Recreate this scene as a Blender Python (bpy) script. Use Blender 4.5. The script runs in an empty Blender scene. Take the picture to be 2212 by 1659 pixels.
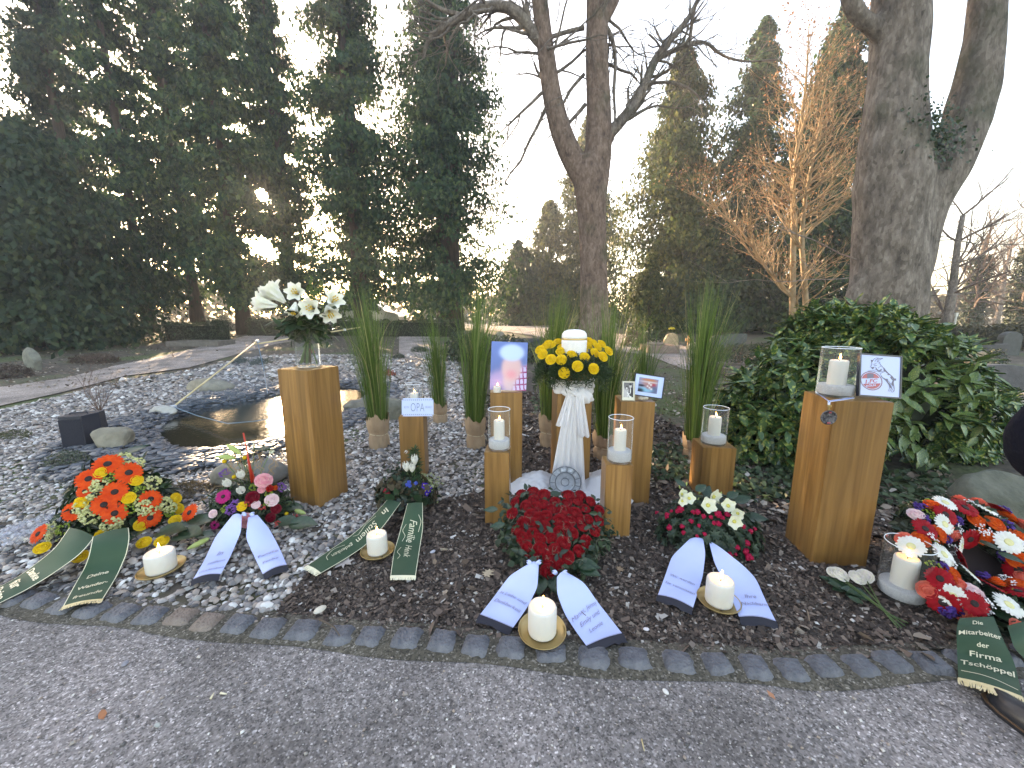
import bpy, math, random
import numpy as np
from mathutils import Vector, Matrix
R = math.radians
rng = np.random.default_rng(7)
random.seed(7)
scene = bpy.context.scene
COL = scene.collection

# ------------------------------------------------------------------ camera, sky, sun, exposure
PITCH, EYE, F, CX, CY = R(10), 1.4, 844.0, 1106.0, 829.5
cam_d = bpy.data.cameras.new('camera')
cam = bpy.data.objects.new('camera', cam_d)
COL.objects.link(cam)
cam.location = (0, 0, EYE)
cam.rotation_euler = (R(90) - PITCH, 0, 0)
cam_d.sensor_width = 36
cam_d.lens = 36 * F / 2212
cam_d.clip_start = 0.05
cam_d.clip_end = 2000
scene.camera = cam

SUN_EL, SUN_AZ = R(13.9), R(-30.9)            # azimuth measured from +Y towards +X
SUN = Vector((math.sin(SUN_AZ) * math.cos(SUN_EL), math.cos(SUN_AZ) * math.cos(SUN_EL), math.sin(SUN_EL)))
world = bpy.data.worlds.new('World')
scene.world = world
world.use_nodes = True
wn = world.node_tree
sky = wn.nodes.new('ShaderNodeTexSky')
sky.sky_type = 'NISHITA'
sky.sun_disc = False
sky.sun_elevation = SUN_EL
sky.sun_rotation = SUN_AZ
sky.air_density = 1.0
sky.dust_density = 1.4
sky.ozone_density = 1.0
wn.links.new(sky.outputs[0], wn.nodes['Background'].inputs[0])
wn.nodes['Background'].inputs[1].default_value = 0.15
sun_d = bpy.data.lights.new('sun', 'SUN')
sun_d.energy = 3.6
sun_d.angle = R(0.55)
sun_d.color = (1.0, 0.84, 0.62)
sun_o = bpy.data.objects.new('sun', sun_d)
COL.objects.link(sun_o)
sun_o.rotation_euler = SUN.to_track_quat('Z', 'Y').to_euler()
sun_o.location = (0, 0, 30)
vs = scene.view_settings
vs.view_transform = 'Standard'
vs.look = 'None'
vs.exposure = 2.75
vs.gamma = 1
vs.use_curve_mapping = False
vs.use_white_balance = True                   # the camera balanced for open shade
vs.white_balance_temperature = 8300
vs.white_balance_tint = 17
scene.cycles.max_bounces = 6
scene.cycles.diffuse_bounces = 3
scene.cycles.glossy_bounces = 3
scene.cycles.transparent_max_bounces = 16
scene.cycles.sample_clamp_indirect = 4

# ------------------------------------------------------------------ geometry helpers
FW = np.array([0, math.cos(PITCH), -math.sin(PITCH)])
UPV = np.array([0, math.sin(PITCH), math.cos(PITCH)])
def ray(x, y):
    return FW + np.array([1, 0, 0]) * ((x - CX) / F) + UPV * ((CY - y) / F)
ORG = np.array([0, 0, EYE])
def U(x, y, z=0.0):                          # where the sight line through a photo point meets height z
    d = ray(x, y)
    return ORG + d * ((z - EYE) / d[2])
def D(x, y, dist):                           # the point of that line at a distance
    d = ray(x, y)
    return ORG + d * (dist / d[1])
POND_C, POND_R = np.array([-3.62, 5.85]), np.array([1.22, 1.95])
def sstep(t):
    t = np.clip(t, 0, 1)
    return t * t * (3 - 2 * t)
def gz(x, y):
    x = np.asarray(x, float); y = np.asarray(y, float)
    z = 0.55 * sstep((y - 9) / 16)
    e = np.sqrt(((x - POND_C[0]) / POND_R[0]) ** 2 + ((y - POND_C[1]) / POND_R[1]) ** 2)
    e = e + 0.10 * np.sin(3 * np.arctan2(y - POND_C[1], x - POND_C[0]) + 1)
    return z - 0.22 * (1 - sstep((e - 0.75) / 0.35))
def G(px, py):
    d = ray(px, py)
    p = U(px, py) if d[2] < -1e-4 else D(px, py, 60)
    for _ in range(25):
        z = float(gz(p[0], p[1]))
        t = (z - EYE) / d[2] if d[2] < -1e-3 else 80
        q = ORG + d * t
        p = 0.5 * (p + q)
    return np.array([p[0], p[1], float(gz(p[0], p[1]))])
def GD(px, dist, py=700):                    # ground point in the direction of px at a distance
    p = D(px, py, dist)
    return np.array([p[0], dist, float(gz(p[0], dist))])
def inpoly(P, x, y):
    c = np.zeros(len(x), bool); n = len(P); j = n - 1
    for i in range(n):
        xi, yi = P[i]; xj, yj = P[j]
        m = ((yi > y) != (yj > y)) & (x < (xj - xi) * (y - yi) / (yj - yi + 1e-12) + xi)
        c ^= m; j = i
    return c

def mesh(name, V, Fc, mat=None, smooth=False, col=None):
    V = np.asarray(V, np.float32)
    me = bpy.data.meshes.new(name)
    if isinstance(Fc, np.ndarray):
        n, k = Fc.shape
        me.vertices.add(len(V)); me.vertices.foreach_set('co', V.ravel())
        me.loops.add(n * k); me.loops.foreach_set('vertex_index', Fc.ravel().astype(np.int32))
        me.polygons.add(n)
        me.polygons.foreach_set('loop_start', np.arange(0, n * k, k, dtype=np.int32))
        me.update(calc_edges=True)
    else:
        me.from_pydata([tuple(map(float, v)) for v in V], [], [tuple(int(i) for i in f) for f in Fc])
        me.update()
    if smooth:
        me.polygons.foreach_set('use_smooth', np.ones(len(me.polygons), bool))
    if mat is not None:
        me.materials.append(mat)
    if col is not None:
        a = me.color_attributes.new('Col', 'FLOAT_COLOR', 'POINT')
        c = np.ones((len(V), 4), np.float32); c[:, :3] = col
        a.data.foreach_set('color', c.ravel())
    return me
def obj(name, me, parent=None, loc=(0, 0, 0), rot=None, scale=None):
    o = bpy.data.objects.new(name, me)
    COL.objects.link(o)
    if parent is not None:
        o.parent = parent
    o.location = tuple(float(v) for v in loc)
    if rot is not None:
        o.rotation_euler = rot
    if scale is not None:
        o.scale = scale if hasattr(scale, '__len__') else (scale,) * 3
    return o
def tag(o, label, cat, group=None):
    o['label'] = label; o['category'] = cat
    if group: o['group'] = group
    return o
def struct(o):
    o['kind'] = 'structure'; return o
def stuff(o, label=None, cat=None):
    o['kind'] = 'stuff'
    if label: o['label'] = label; o['category'] = cat
    return o
def thing(name, loc, label, cat, group=None, rotz=0):
    o = obj(name, None, loc=loc)
    o.rotation_euler = (0, 0, rotz)
    o.empty_display_size = 0.1
    return tag(o, label, cat, group)
def frame(n, spin=0.0):                      # rotation matrix whose Z axis is n
    n = Vector(tuple(map(float, n))).normalized()
    q = n.to_track_quat('Z', 'Y')
    return (q.to_matrix() @ Matrix.Rotation(spin, 3, 'Z'))
def put(name, me, root, pos, n, size=1.0, spin=None):   # a part placed at world pos on an unrotated root, Z along n
    if spin is None: spin = random.uniform(0, 6.28)
    base = Vector(root.location) if root is not None else Vector((0, 0, 0))
    o = obj(name, me, root, Vector(tuple(map(float, pos))) - base)
    o.rotation_euler = frame(n, spin).to_euler()
    o.scale = (size,) * 3
    return o

class MB:
    def __init__(s): s.v = []; s.f = []
    def add(s, V, Fc):
        n = len(s.v); s.v += [tuple(map(float, v)) for v in V]; s.f += [tuple(int(i) + n for i in f) for f in Fc]; return s
    def box(s, c, d, M=None):
        c = np.array(c, float); h = np.array(d, float) / 2
        V = np.array([(x, y, z) for z in (-1, 1) for y in (-1, 1) for x in (-1, 1)]) * h
        if M is not None: V = V @ np.array(M).T
        return s.add(V + c, [(0, 2, 3, 1), (4, 5, 7, 6), (0, 1, 5, 4), (2, 6, 7, 3), (0, 4, 6, 2), (1, 3, 7, 5)])
    def tube(s, pts, rad, n=6, cap=True):
        pts = np.array(pts, float); m = len(pts)
        rad = np.broadcast_to(np.asarray(rad, float), (m,))
        T = np.gradient(pts, axis=0); T /= np.linalg.norm(T, axis=1)[:, None] + 1e-9
        a = np.array([0, 0, 1.0]) if abs(T[0][2]) < 0.9 else np.array([1.0, 0, 0])
        V = []
        for i in range(m):
            a = a - T[i] * a.dot(T[i]); a /= np.linalg.norm(a) + 1e-9
            b = np.cross(T[i], a)
            for k in range(n):
                w = 2 * math.pi * k / n
                V.append(pts[i] + rad[i] * (math.cos(w) * a + math.sin(w) * b))
        Fc = [(i * n + k, i * n + (k + 1) % n, (i + 1) * n + (k + 1) % n, (i + 1) * n + k) for i in range(m - 1) for k in range(n)]
        if cap:
            Fc += [tuple(range(n))[::-1], tuple((m - 1) * n + k for k in range(n))]
        return s.add(V, Fc)
    def lathe(s, prof, n=24, c=(0, 0, 0), cap=True):
        V = []; Fc = []; m = len(prof)
        for r, z in prof:
            for k in range(n):
                w = 2 * math.pi * k / n
                V.append((c[0] + r * math.cos(w), c[1] + r * math.sin(w), c[2] + z))
        for i in range(m - 1):
            for k in range(n):
                Fc.append((i * n + k, i * n + (k + 1) % n, (i + 1) * n + (k + 1) % n, (i + 1) * n + k))
        if cap and prof[0][0] > 1e-4: Fc.append(tuple(range(n))[::-1])
        if cap and prof[-1][0] > 1e-4: Fc.append(tuple((m - 1) * n + k for k in range(n)))
        return s.add(V, Fc)
    def grid(s, P):                          # P: array (a,b,3)
        a, b, _ = P.shape
        return s.add(P.reshape(-1, 3), [(i * b + j, i * b + j + 1, (i + 1) * b + j + 1, (i + 1) * b + j) for i in range(a - 1) for j in range(b - 1)])
    def me(s, name, mat=None, smooth=False):
        return mesh(name, np.array(s.v), s.f, mat, smooth)
def batch(tv, tf, M, P):                     # many transformed copies of a template in one mesh
    tv = np.asarray(tv, float); tf = np.asarray(tf)
    V = np.einsum('nij,vj->nvi', M, tv) + P[:, None, :]
    n = len(P); k = len(tv)
    Fc = (tf[None] + (np.arange(n) * k)[:, None, None]).reshape(-1, tf.shape[1])
    return V.reshape(-1, 3), Fc
def rotz(a):
    c, s = np.cos(a), np.sin(a); z = np.zeros_like(a); o = np.ones_like(a)
    return np.stack([np.stack([c, -s, z], -1), np.stack([s, c, z], -1), np.stack([z, z, o], -1)], -2)
def rotx(a):
    c, s = np.cos(a), np.sin(a); z = np.zeros_like(a); o = np.ones_like(a)
    return np.stack([np.stack([o, z, z], -1), np.stack([z, c, -s], -1), np.stack([z, s, c], -1)], -2)
def roty(a):
    c, s = np.cos(a), np.sin(a); z = np.zeros_like(a); o = np.ones_like(a)
    return np.stack([np.stack([c, z, s], -1), np.stack([z, o, z], -1), np.stack([-s, z, c], -1)], -2)
def nframes(N):                              # frames with Z along N (n,3), random spin
    N = N / (np.linalg.norm(N, axis=1)[:, None] + 1e-9)
    A = rng.normal(size=N.shape); X = A - N * (A * N).sum(1)[:, None]
    X /= np.linalg.norm(X, axis=1)[:, None] + 1e-9
    Y = np.cross(N, X)
    return np.stack([X, Y, N], -1)
def subdiv_ico():
    t = (1 + 5 ** .5) / 2
    v = np.array([(-1, t, 0), (1, t, 0), (-1, -t, 0), (1, -t, 0), (0, -1, t), (0, 1, t), (0, -1, -t), (0, 1, -t), (t, 0, -1), (t, 0, 1), (-t, 0, -1), (-t, 0, 1)], float)
    v /= np.linalg.norm(v[0])
    f = np.array([(0, 11, 5), (0, 5, 1), (0, 1, 7), (0, 7, 10), (0, 10, 11), (1, 5, 9), (5, 11, 4), (11, 10, 2), (10, 7, 6), (7, 1, 8), (3, 9, 4), (3, 4, 2), (3, 2, 6), (3, 6, 8), (3, 8, 9), (4, 9, 5), (2, 4, 11), (6, 2, 10), (8, 6, 7), (9, 8, 1)])
    return v, f
ICO_V, ICO_F = subdiv_ico()
OCT_V = np.array([(1, 0, 0), (-1, 0, 0), (0, 1, 0), (0, -1, 0), (0, 0, 1), (0, 0, -1)], float)
OCT_F = np.array([(0, 2, 4), (2, 1, 4), (1, 3, 4), (3, 0, 4), (2, 0, 5), (1, 2, 5), (3, 1, 5), (0, 3, 5)])
BOX_V = np.array([(x, y, z) for z in (-.5, .5) for y in (-.5, .5) for x in (-.5, .5)])
BOX_F = np.array([(0, 2, 3, 1), (4, 5, 7, 6), (0, 1, 5, 4), (2, 6, 7, 3), (0, 4, 6, 2), (1, 3, 7, 5)])
def fbm(x, y, z, seed=0, oct=3):             # cheap smooth noise from sines
    r = np.random.default_rng(seed); s = 0; a = 1.0; f = 1.0
    for _ in range(oct):
        for _k in range(3):
            d = r.normal(size=3); ph = r.uniform(0, 6.28)
            s = s + a * np.sin(f * (d[0] * x + d[1] * y + d[2] * z) * 1.7 + ph) / 3
        a *= .5; f *= 2.1
    return s

# ------------------------------------------------------------------ materials
def nt(name):
    m = bpy.data.materials.new(name); m.use_nodes = True
    n = m.node_tree
    return m, n, n.nodes, n.links, n.nodes['Principled BSDF']
def c4(c): return (c[0], c[1], c[2], 1)
def ramp(nodes, stops):
    r = nodes.new('ShaderNodeValToRGB')
    els = r.color_ramp.elements
    while len(els) < len(stops): els.new(0.5)
    for e, (p, c) in zip(els, stops):
        e.position = p; e.color = c4(c)
    return r
def M(name, c1, c2=None, rough=.6, scale=6, bump=0, bscale=None, island=None, metal=0, spec=.5, stretch=None, transl=0, detail=4, subs=0):
    m, t, N, L, B = nt(name)
    B.inputs['Roughness'].default_value = rough
    B.inputs['Metallic'].default_value = metal
    B.inputs['Specular IOR Level'].default_value = spec
    B.inputs['Base Color'].default_value = c4(c1)
    out = None
    tc = N.new('ShaderNodeTexCoord'); mp = N.new('ShaderNodeMapping')
    L.new(tc.outputs['Object'], mp.inputs[0])
    if stretch: mp.inputs['Scale'].default_value = stretch
    if c2 is not None:
        no = N.new('ShaderNodeTexNoise'); no.inputs['Scale'].default_value = scale; no.inputs['Detail'].default_value = detail
        L.new(mp.outputs[0], no.inputs[0])
        rp = ramp(N, [(.36, c1), (.66, c2)]); L.new(no.outputs[0], rp.inputs[0]); out = rp.outputs[0]
    if island:
        g = N.new('ShaderNodeNewGeometry'); rp = ramp(N, island); L.new(g.outputs['Random Per Island'], rp.inputs[0])
        if out is None: out = rp.outputs[0]
        else:
            mx = N.new('ShaderNodeMixRGB'); mx.blend_type = 'MULTIPLY'; mx.inputs[0].default_value = 1
            L.new(rp.outputs[0], mx.inputs[1]); L.new(out, mx.inputs[2]); out = mx.outputs[0]
    if out is not None: L.new(out, B.inputs['Base Color'])
    if bump:
        nb = N.new('ShaderNodeTexNoise'); nb.inputs['Scale'].default_value = bscale or scale * 4; nb.inputs['Detail'].default_value = 5
        L.new(mp.outputs[0], nb.inputs[0])
        b = N.new('ShaderNodeBump'); b.inputs['Strength'].default_value = bump; b.inputs['Distance'].default_value = .02
        L.new(nb.outputs[0], b.inputs['Height']); L.new(b.outputs[0], B.inputs['Normal'])
    if subs:
        B.inputs['Subsurface Weight'].default_value = subs; B.inputs['Subsurface Radius'].default_value = (.02, .012, .008)
    if transl:
        tr = N.new('ShaderNodeBsdfTranslucent'); mx = N.new('ShaderNodeMixShader'); mx.inputs[0].default_value = transl
        if out is not None: L.new(out, tr.inputs[0])
        else: tr.inputs[0].default_value = c4(c1)
        L.new(B.outputs[0], mx.inputs[1]); L.new(tr.outputs[0], mx.inputs[2]); L.new(mx.outputs[0], N['Material Output'].inputs[0])
    return m
def leafmat(name, a, b, rough=.5, transl=.3, spec=.4):
    return M(name, a, None, rough=rough, island=[(0, a), (.5, tuple((x + y) / 2 for x, y in zip(a, b))), (1, b)], transl=transl, spec=spec)
def emit(name, c, s):
    m, t, N, L, B = nt(name)
    B.inputs['Base Color'].default_value = (0, 0, 0, 1)
    B.inputs['Emission Color'].default_value = c4(c); B.inputs['Emission Strength'].default_value = s
    return m
def glassmat(name, tint=(.97, .985, .99), base=.01, dust=.045):
    m, t, N, L, B = nt(name)
    tr = N.new('ShaderNodeBsdfTransparent'); tr.inputs[0].default_value = c4(tint)
    gl = N.new('ShaderNodeBsdfGlossy'); gl.inputs['Roughness'].default_value = .02
    lw = N.new('ShaderNodeLayerWeight'); lw.inputs[0].default_value = .12
    ma = N.new('ShaderNodeMath'); ma.operation = 'MULTIPLY_ADD'; ma.inputs[1].default_value = .55; ma.inputs[2].default_value = base
    L.new(lw.outputs['Fresnel'], ma.inputs[0])
    mx = N.new('ShaderNodeMixShader'); L.new(ma.outputs[0], mx.inputs[0]); L.new(tr.outputs[0], mx.inputs[1]); L.new(gl.outputs[0], mx.inputs[2])
    df = N.new('ShaderNodeBsdfDiffuse'); df.inputs[0].default_value = (.8, .82, .85, 1)
    m2 = N.new('ShaderNodeMixShader'); m2.inputs[0].default_value = dust
    L.new(mx.outputs[0], m2.inputs[1]); L.new(df.outputs[0], m2.inputs[2])
    L.new(m2.outputs[0], N['Material Output'].inputs[0])
    return m
def woodmat():
    m, t, N, L, B = nt('varnished_wood')
    tc = N.new('ShaderNodeTexCoord')
    oi = N.new('ShaderNodeObjectInfo')
    # boards 4.5 cm wide glued side by side: each gets its own tone
    sx = N.new('ShaderNodeSeparateXYZ'); L.new(tc.outputs['Object'], sx.inputs[0])
    ad = N.new('ShaderNodeMath'); ad.operation = 'ADD'; L.new(sx.outputs[0], ad.inputs[0]); L.new(sx.outputs[1], ad.inputs[1])
    sc = N.new('ShaderNodeMath'); sc.operation = 'MULTIPLY_ADD'; sc.inputs[1].default_value = 14.0
    L.new(ad.outputs[0], sc.inputs[0]); L.new(oi.outputs['Random'], sc.inputs[2])
    fl = N.new('ShaderNodeMath'); fl.operation = 'FLOOR'; L.new(sc.outputs[0], fl.inputs[0])
    cb = N.new('ShaderNodeCombineXYZ'); L.new(fl.outputs[0], cb.inputs[0]); L.new(oi.outputs['Random'], cb.inputs[1])
    wnz = N.new('ShaderNodeTexWhiteNoise'); L.new(cb.outputs[0], wnz.inputs[0])
    mp = N.new('ShaderNodeMapping'); mp.inputs['Scale'].default_value = (22, 22, 1.1); L.new(tc.outputs['Object'], mp.inputs[0])
    vo = N.new('ShaderNodeVectorMath'); vo.operation = 'ADD'; L.new(mp.outputs[0], vo.inputs[0]); L.new(wnz.outputs['Color'], vo.inputs[1])
    no = N.new('ShaderNodeTexNoise'); no.inputs['Scale'].default_value = 1.6; no.inputs['Detail'].default_value = 7; no.inputs['Distortion'].default_value = .6
    L.new(vo.outputs[0], no.inputs[0])
    rp = ramp(N, [(.25, (.150, .070, .022)), (.5, (.235, .118, .036)), (.75, (.315, .168, .056))]); L.new(no.outputs[0], rp.inputs[0])
    hs = N.new('ShaderNodeHueSaturation'); L.new(rp.outputs[0], hs.inputs['Color'])
    mr = N.new('ShaderNodeMapRange'); mr.inputs['To Min'].default_value = .80; mr.inputs['To Max'].default_value = 1.2
    L.new(wnz.outputs['Value'], mr.inputs[0]); L.new(mr.outputs[0], hs.inputs['Value'])
    L.new(hs.outputs[0], B.inputs['Base Color'])
    B.inputs['Roughness'].default_value = .34
    b = N.new('ShaderNodeBump'); b.inputs['Strength'].default_value = .12; b.inputs['Distance'].default_value = .004
    L.new(no.outputs[0], b.inputs['Height']); L.new(b.outputs[0], B.inputs['Normal'])
    return m
def printmat():
    m, t, N, L, B = nt('photo_print')
    a = N.new('ShaderNodeAttribute'); a.attribute_name = 'Col'
    L.new(a.outputs['Color'], B.inputs['Base Color']); B.inputs['Roughness'].default_value = .25
    return m
def lin(r, g, b):
    f = lambda u: ((u / 255 + .055) / 1.055) ** 2.4 if u > 10 else u / 255 / 12.92
    return (f(r), f(g), f(b))

WOOD = woodmat(); PRINT = printmat(); GLASS = glassmat('clear_glass')
WAX = M('white_wax', (.62, .59, .54), None, rough=.45, subs=.3, bump=.1, bscale=60)
BRASS = M('brass', (.42, .29, .12), (.50, .37, .18), rough=.38, metal=.85, scale=9)
SAND = M('white_sand', (.72, .72, .75), (.84, .84, .86), rough=.9, scale=160, bump=1.0, bscale=220)
FLAME = emit('flame', (1, .50, .12), 9)
FLAMEC = emit('flame_core', (1, .8, .42), 14)
WICK = M('wick', (.02, .015, .012), rough=.9)
WHITE_RIB = M('white_ribbon', (.43, .51, .82), None, rough=.42, bump=.05, bscale=900)  # blue cast of open shade is put into the white
GREEN_RIB = M('green_ribbon', (.026, .062, .034), (.034, .075, .042), rough=.62, scale=4, spec=.25)
DARK = M('black_fringe', (.012, .012, .022), rough=.8)
GOLDF = M('gold_fringe', (.62, .47, .22), (.72, .58, .33), rough=.5, scale=40)
GOLDT = M('gold_lettering', (.66, .60, .42), rough=.35, metal=.2)
PALE = M('pale_gold_lettering', (.66, .62, .44), rough=.4)
GREYT = M('grey_lettering', (.22, .20, .32), rough=.5)
CREAMF = M('cream_fringe', (.72, .68, .48), rough=.7)
PAPER = M('kraft_paper', (.30, .20, .125), (.40, .28, .18), rough=.8, scale=6, bump=.5, bscale=14)
STRING = M('string', (.55, .46, .32), rough=.9)
CLOTH = M('white_cloth', (.86, .85, .87), None, rough=.85, transl=.25)
BLACKF = M('black_frame', (.015, .016, .028), rough=.35)

# writing: the text curves are turned into flat meshes before the scene grows
def text_geo(body, shear=0.0, space=1.0, bold=0.0):
    cu = bpy.data.curves.new('text', 'FONT'); cu.body = body; cu.align_x = 'CENTER'; cu.align_y = 'CENTER'
    cu.shear = shear; cu.space_character = space; cu.offset = bold; cu.resolution_u = 3
    o = bpy.data.objects.new('text', cu); COL.objects.link(o)
    me = bpy.data.meshes.new_from_object(o)
    V = np.array([v.co[:] for v in me.vertices]); Fc = [tuple(p.vertices) for p in me.polygons]
    bpy.data.objects.remove(o); bpy.data.curves.remove(cu); bpy.data.meshes.remove(me)
    lo, hi = V.min(0), V.max(0)
    V[:, :2] -= (lo[:2] + hi[:2]) / 2
    return V, Fc, (hi - lo)[:2]
# ------------------------------------------------------------------ ground
def spaced(lo, hi, n, p):
    t = np.linspace(-1, 1, n) if lo < 0 else np.linspace(0, 1, n)
    s = np.sign(t) * np.abs(t) ** p
    return s * hi
gx = spaced(-1, 220, 221, 2.6)
gy = np.concatenate([np.linspace(-6, 0, 12)[:-1], spaced(0, 320, 190, 2.4)])
X, Y = np.meshgrid(gx, gy)
Z = gz(X, Y) + np.where(Y > 9, .02 * fbm(X, Y, 0, 3), 0)
n, k = X.shape
idx = np.arange(n * k).reshape(n, k)
Fg = np.stack([idx[:-1, :-1], idx[:-1, 1:], idx[1:, 1:], idx[1:, :-1]], -1).reshape(-1, 4)
def groundmat():
    m, t, N, L, B = nt('soil_and_litter')
    tc = N.new('ShaderNodeTexCoord')
    n1 = N.new('ShaderNodeTexNoise'); n1.inputs['Scale'].default_value = 9; n1.inputs['Detail'].default_value = 8; L.new(tc.outputs['Object'], n1.inputs[0])
    r1 = ramp(N, [(.3, (.030, .024, .019)), (.5, (.075, .058, .043)), (.7, (.15, .12, .09))]); L.new(n1.outputs[0], r1.inputs[0])
    n2 = N.new('ShaderNodeTexNoise'); n2.inputs['Scale'].default_value = .55; n2.inputs['Detail'].default_value = 5; L.new(tc.outputs['Object'], n2.inputs[0])
    r2 = ramp(N, [(.5, (0, 0, 0)), (.62, (1, 1, 1))]); L.new(n2.outputs[0], r2.inputs[0])
    n3 = N.new('ShaderNodeTexNoise'); n3.inputs['Scale'].default_value = 40; n3.inputs['Detail'].default_value = 4; L.new(tc.outputs['Object'], n3.inputs[0])
    r3 = ramp(N, [(.35, (.035, .05, .016)), (.65, (.10, .13, .04))]); L.new(n3.outputs[0], r3.inputs[0])
    mx = N.new('ShaderNodeMixRGB'); L.new(r2.outputs[0], mx.inputs[0]); L.new(r1.outputs[0], mx.inputs[1]); L.new(r3.outputs[0], mx.inputs[2])
    L.new(mx.outputs[0], B.inputs['Base Color']); B.inputs['Roughness'].default_value = .95
    b = N.new('ShaderNodeBump'); b.inputs['Strength'].default_value = .7; b.inputs['Distance'].default_value = .03
    L.new(n1.outputs[0], b.inputs['Height']); L.new(b.outputs[0], B.inputs['Normal'])
    return m
struct(obj('ground', mesh('ground', np.stack([X, Y, Z], -1).reshape(-1, 3), Fg, groundmat(), True)))

def gritmat(name, dark, mid, light, sc=160):
    m, t, N, L, B = nt(name)
    tc = N.new('ShaderNodeTexCoord')
    v = N.new('ShaderNodeTexVoronoi'); v.inputs['Scale'].default_value = sc; v.inputs['Randomness'].default_value = 1; L.new(tc.outputs['Object'], v.inputs[0])
    sp = N.new('ShaderNodeSeparateColor'); L.new(v.outputs['Color'], sp.inputs[0])
    r1 = ramp(N, [(0, dark), (.35, mid), (.8, tuple(x * 1.15 for x in mid)), (.96, light), (1, tuple(min(1, x * 1.5) for x in light))]); L.new(sp.outputs[0], r1.inputs[0])
    n2 = N.new('ShaderNodeTexNoise'); n2.inputs['Scale'].default_value = 1.5; n2.inputs['Detail'].default_value = 9; L.new(tc.outputs['Object'], n2.inputs[0])
    r2 = ramp(N, [(.3, (.55, .53, .52)), (.5, (.95, .93, .93)), (.7, (1.35, 1.3, 1.3))]); L.new(n2.outputs[0], r2.inputs[0])
    n3 = N.new('ShaderNodeTexNoise'); n3.inputs['Scale'].default_value = 55; n3.inputs['Detail'].default_value = 6; L.new(tc.outputs['Object'], n3.inputs[0])
    r3 = ramp(N, [(.35, (.6, .6, .6)), (.6, (1.1, 1.1, 1.1))]); L.new(n3.outputs[0], r3.inputs[0])
    mx = N.new('ShaderNodeMixRGB'); mx.blend_type = 'MULTIPLY'; mx.inputs[0].default_value = 1
    L.new(r1.outputs[0], mx.inputs[1]); L.new(r2.outputs[0], mx.inputs[2])
    m3 = N.new('ShaderNodeMixRGB'); m3.blend_type = 'MULTIPLY'; m3.inputs[0].default_value = 1
    L.new(mx.outputs[0], m3.inputs[1]); L.new(r3.outputs[0], m3.inputs[2])
    L.new(m3.outputs[0], B.inputs['Base Color']); B.inputs['Roughness'].default_value = .9
    ad = N.new('ShaderNodeMath'); ad.operation = 'ADD'; L.new(sp.outputs[1], ad.inputs[0]); L.new(n3.outputs[0], ad.inputs[1])
    b = N.new('ShaderNodeBump'); b.inputs['Strength'].default_value = .55; b.inputs['Distance'].default_value = .006
    L.new(ad.outputs[0], b.inputs['Height']); L.new(b.outputs[0], B.inputs['Normal'])
    return m
GRIT = gritmat('grit_path', (.090, .081, .077), (.215, .193, .184), (.42, .39, .38), 170)
GRIT2 = gritmat('far_grit_path', (.23, .19, .165), (.34, .285, .255), (.46, .40, .37), 60)

# cobble edging line
COB = [(-110, 1268), (-60, 1279), (-10, 1288), (37, 1297), (85, 1306), (140, 1316), (200, 1324), (265, 1329), (328, 1335), (390, 1342), (452, 1348), (515, 1356), (580, 1363), (655, 1369), (735, 1376), (800, 1381), (878, 1387), (955, 1394), (1027, 1401), (1105, 1409), (1190, 1418), (1280, 1423), (1368, 1427), (1463, 1434), (1548, 1439), (1628, 1444), (1706, 1450), (1778, 1446), (1856, 1443), (1930, 1440), (2005, 1436), (2080, 1431), (2155, 1425), (2235, 1418), (2310, 1410)]
cobp = np.array([U(*q)[:2] for q in COB])
# foreground path sheet: from behind the camera up to the cobbles
line = np.vstack([[cobp[0] + (-6, 1.2)], cobp, [cobp[-1] + (6, .9)]])
rows = []
for t in np.linspace(0, 1, 24):
    y0 = -4.0
    rows.append(np.stack([line[:, 0], y0 + (line[:, 1] - y0) * t, np.full(len(line), .008)], -1))
Pth = np.array(rows)
struct(obj('foreground_path', MB().grid(Pth).me('foreground_path', GRIT, True)))

def strip(name, upper, lower, mat, zoff=.02, sub=10, across=6):
    def res(e):
        P = np.array([G(*q) for q in e]); t = np.linspace(0, len(P) - 1, (len(P) - 1) * sub + 1)
        return np.stack([np.interp(t, np.arange(len(P)), P[:, i]) for i in range(2)], -1)
    a, b = res(upper), res(lower)
    g = []
    for w in np.linspace(0, 1, across):
        q = a * (1 - w) + b * w
        g.append(np.stack([q[:, 0], q[:, 1], gz(q[:, 0], q[:, 1]) + zoff], -1))
    return struct(obj(name, MB().grid(np.array(g)).me(name, mat, True)))
strip('path_left', [(-420, 925), (-200, 880), (0, 838), (136, 819), (245, 792), (409, 756), (545, 723), (610, 712), (700, 705)], [(-420, 985), (-200, 925), (0, 879), (136, 849), (273, 813), (409, 795), (518, 764), (600, 743), (700, 728)], GRIT2)
strip('path_centre', [(862, 712), (945, 712)], [(862, 778), (950, 776)], GRIT2)
strip('path_right', [(980, 699), (1130, 703), (1250, 714), (1396, 728), (1456, 744), (1555, 762), (1640, 776), (1800, 800), (2000, 830)], [(980, 708), (1130, 722), (1250, 745), (1406, 770), (1475, 798), (1614, 826), (1700, 840), (1850, 868), (2050, 900)], GRIT2)

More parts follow.
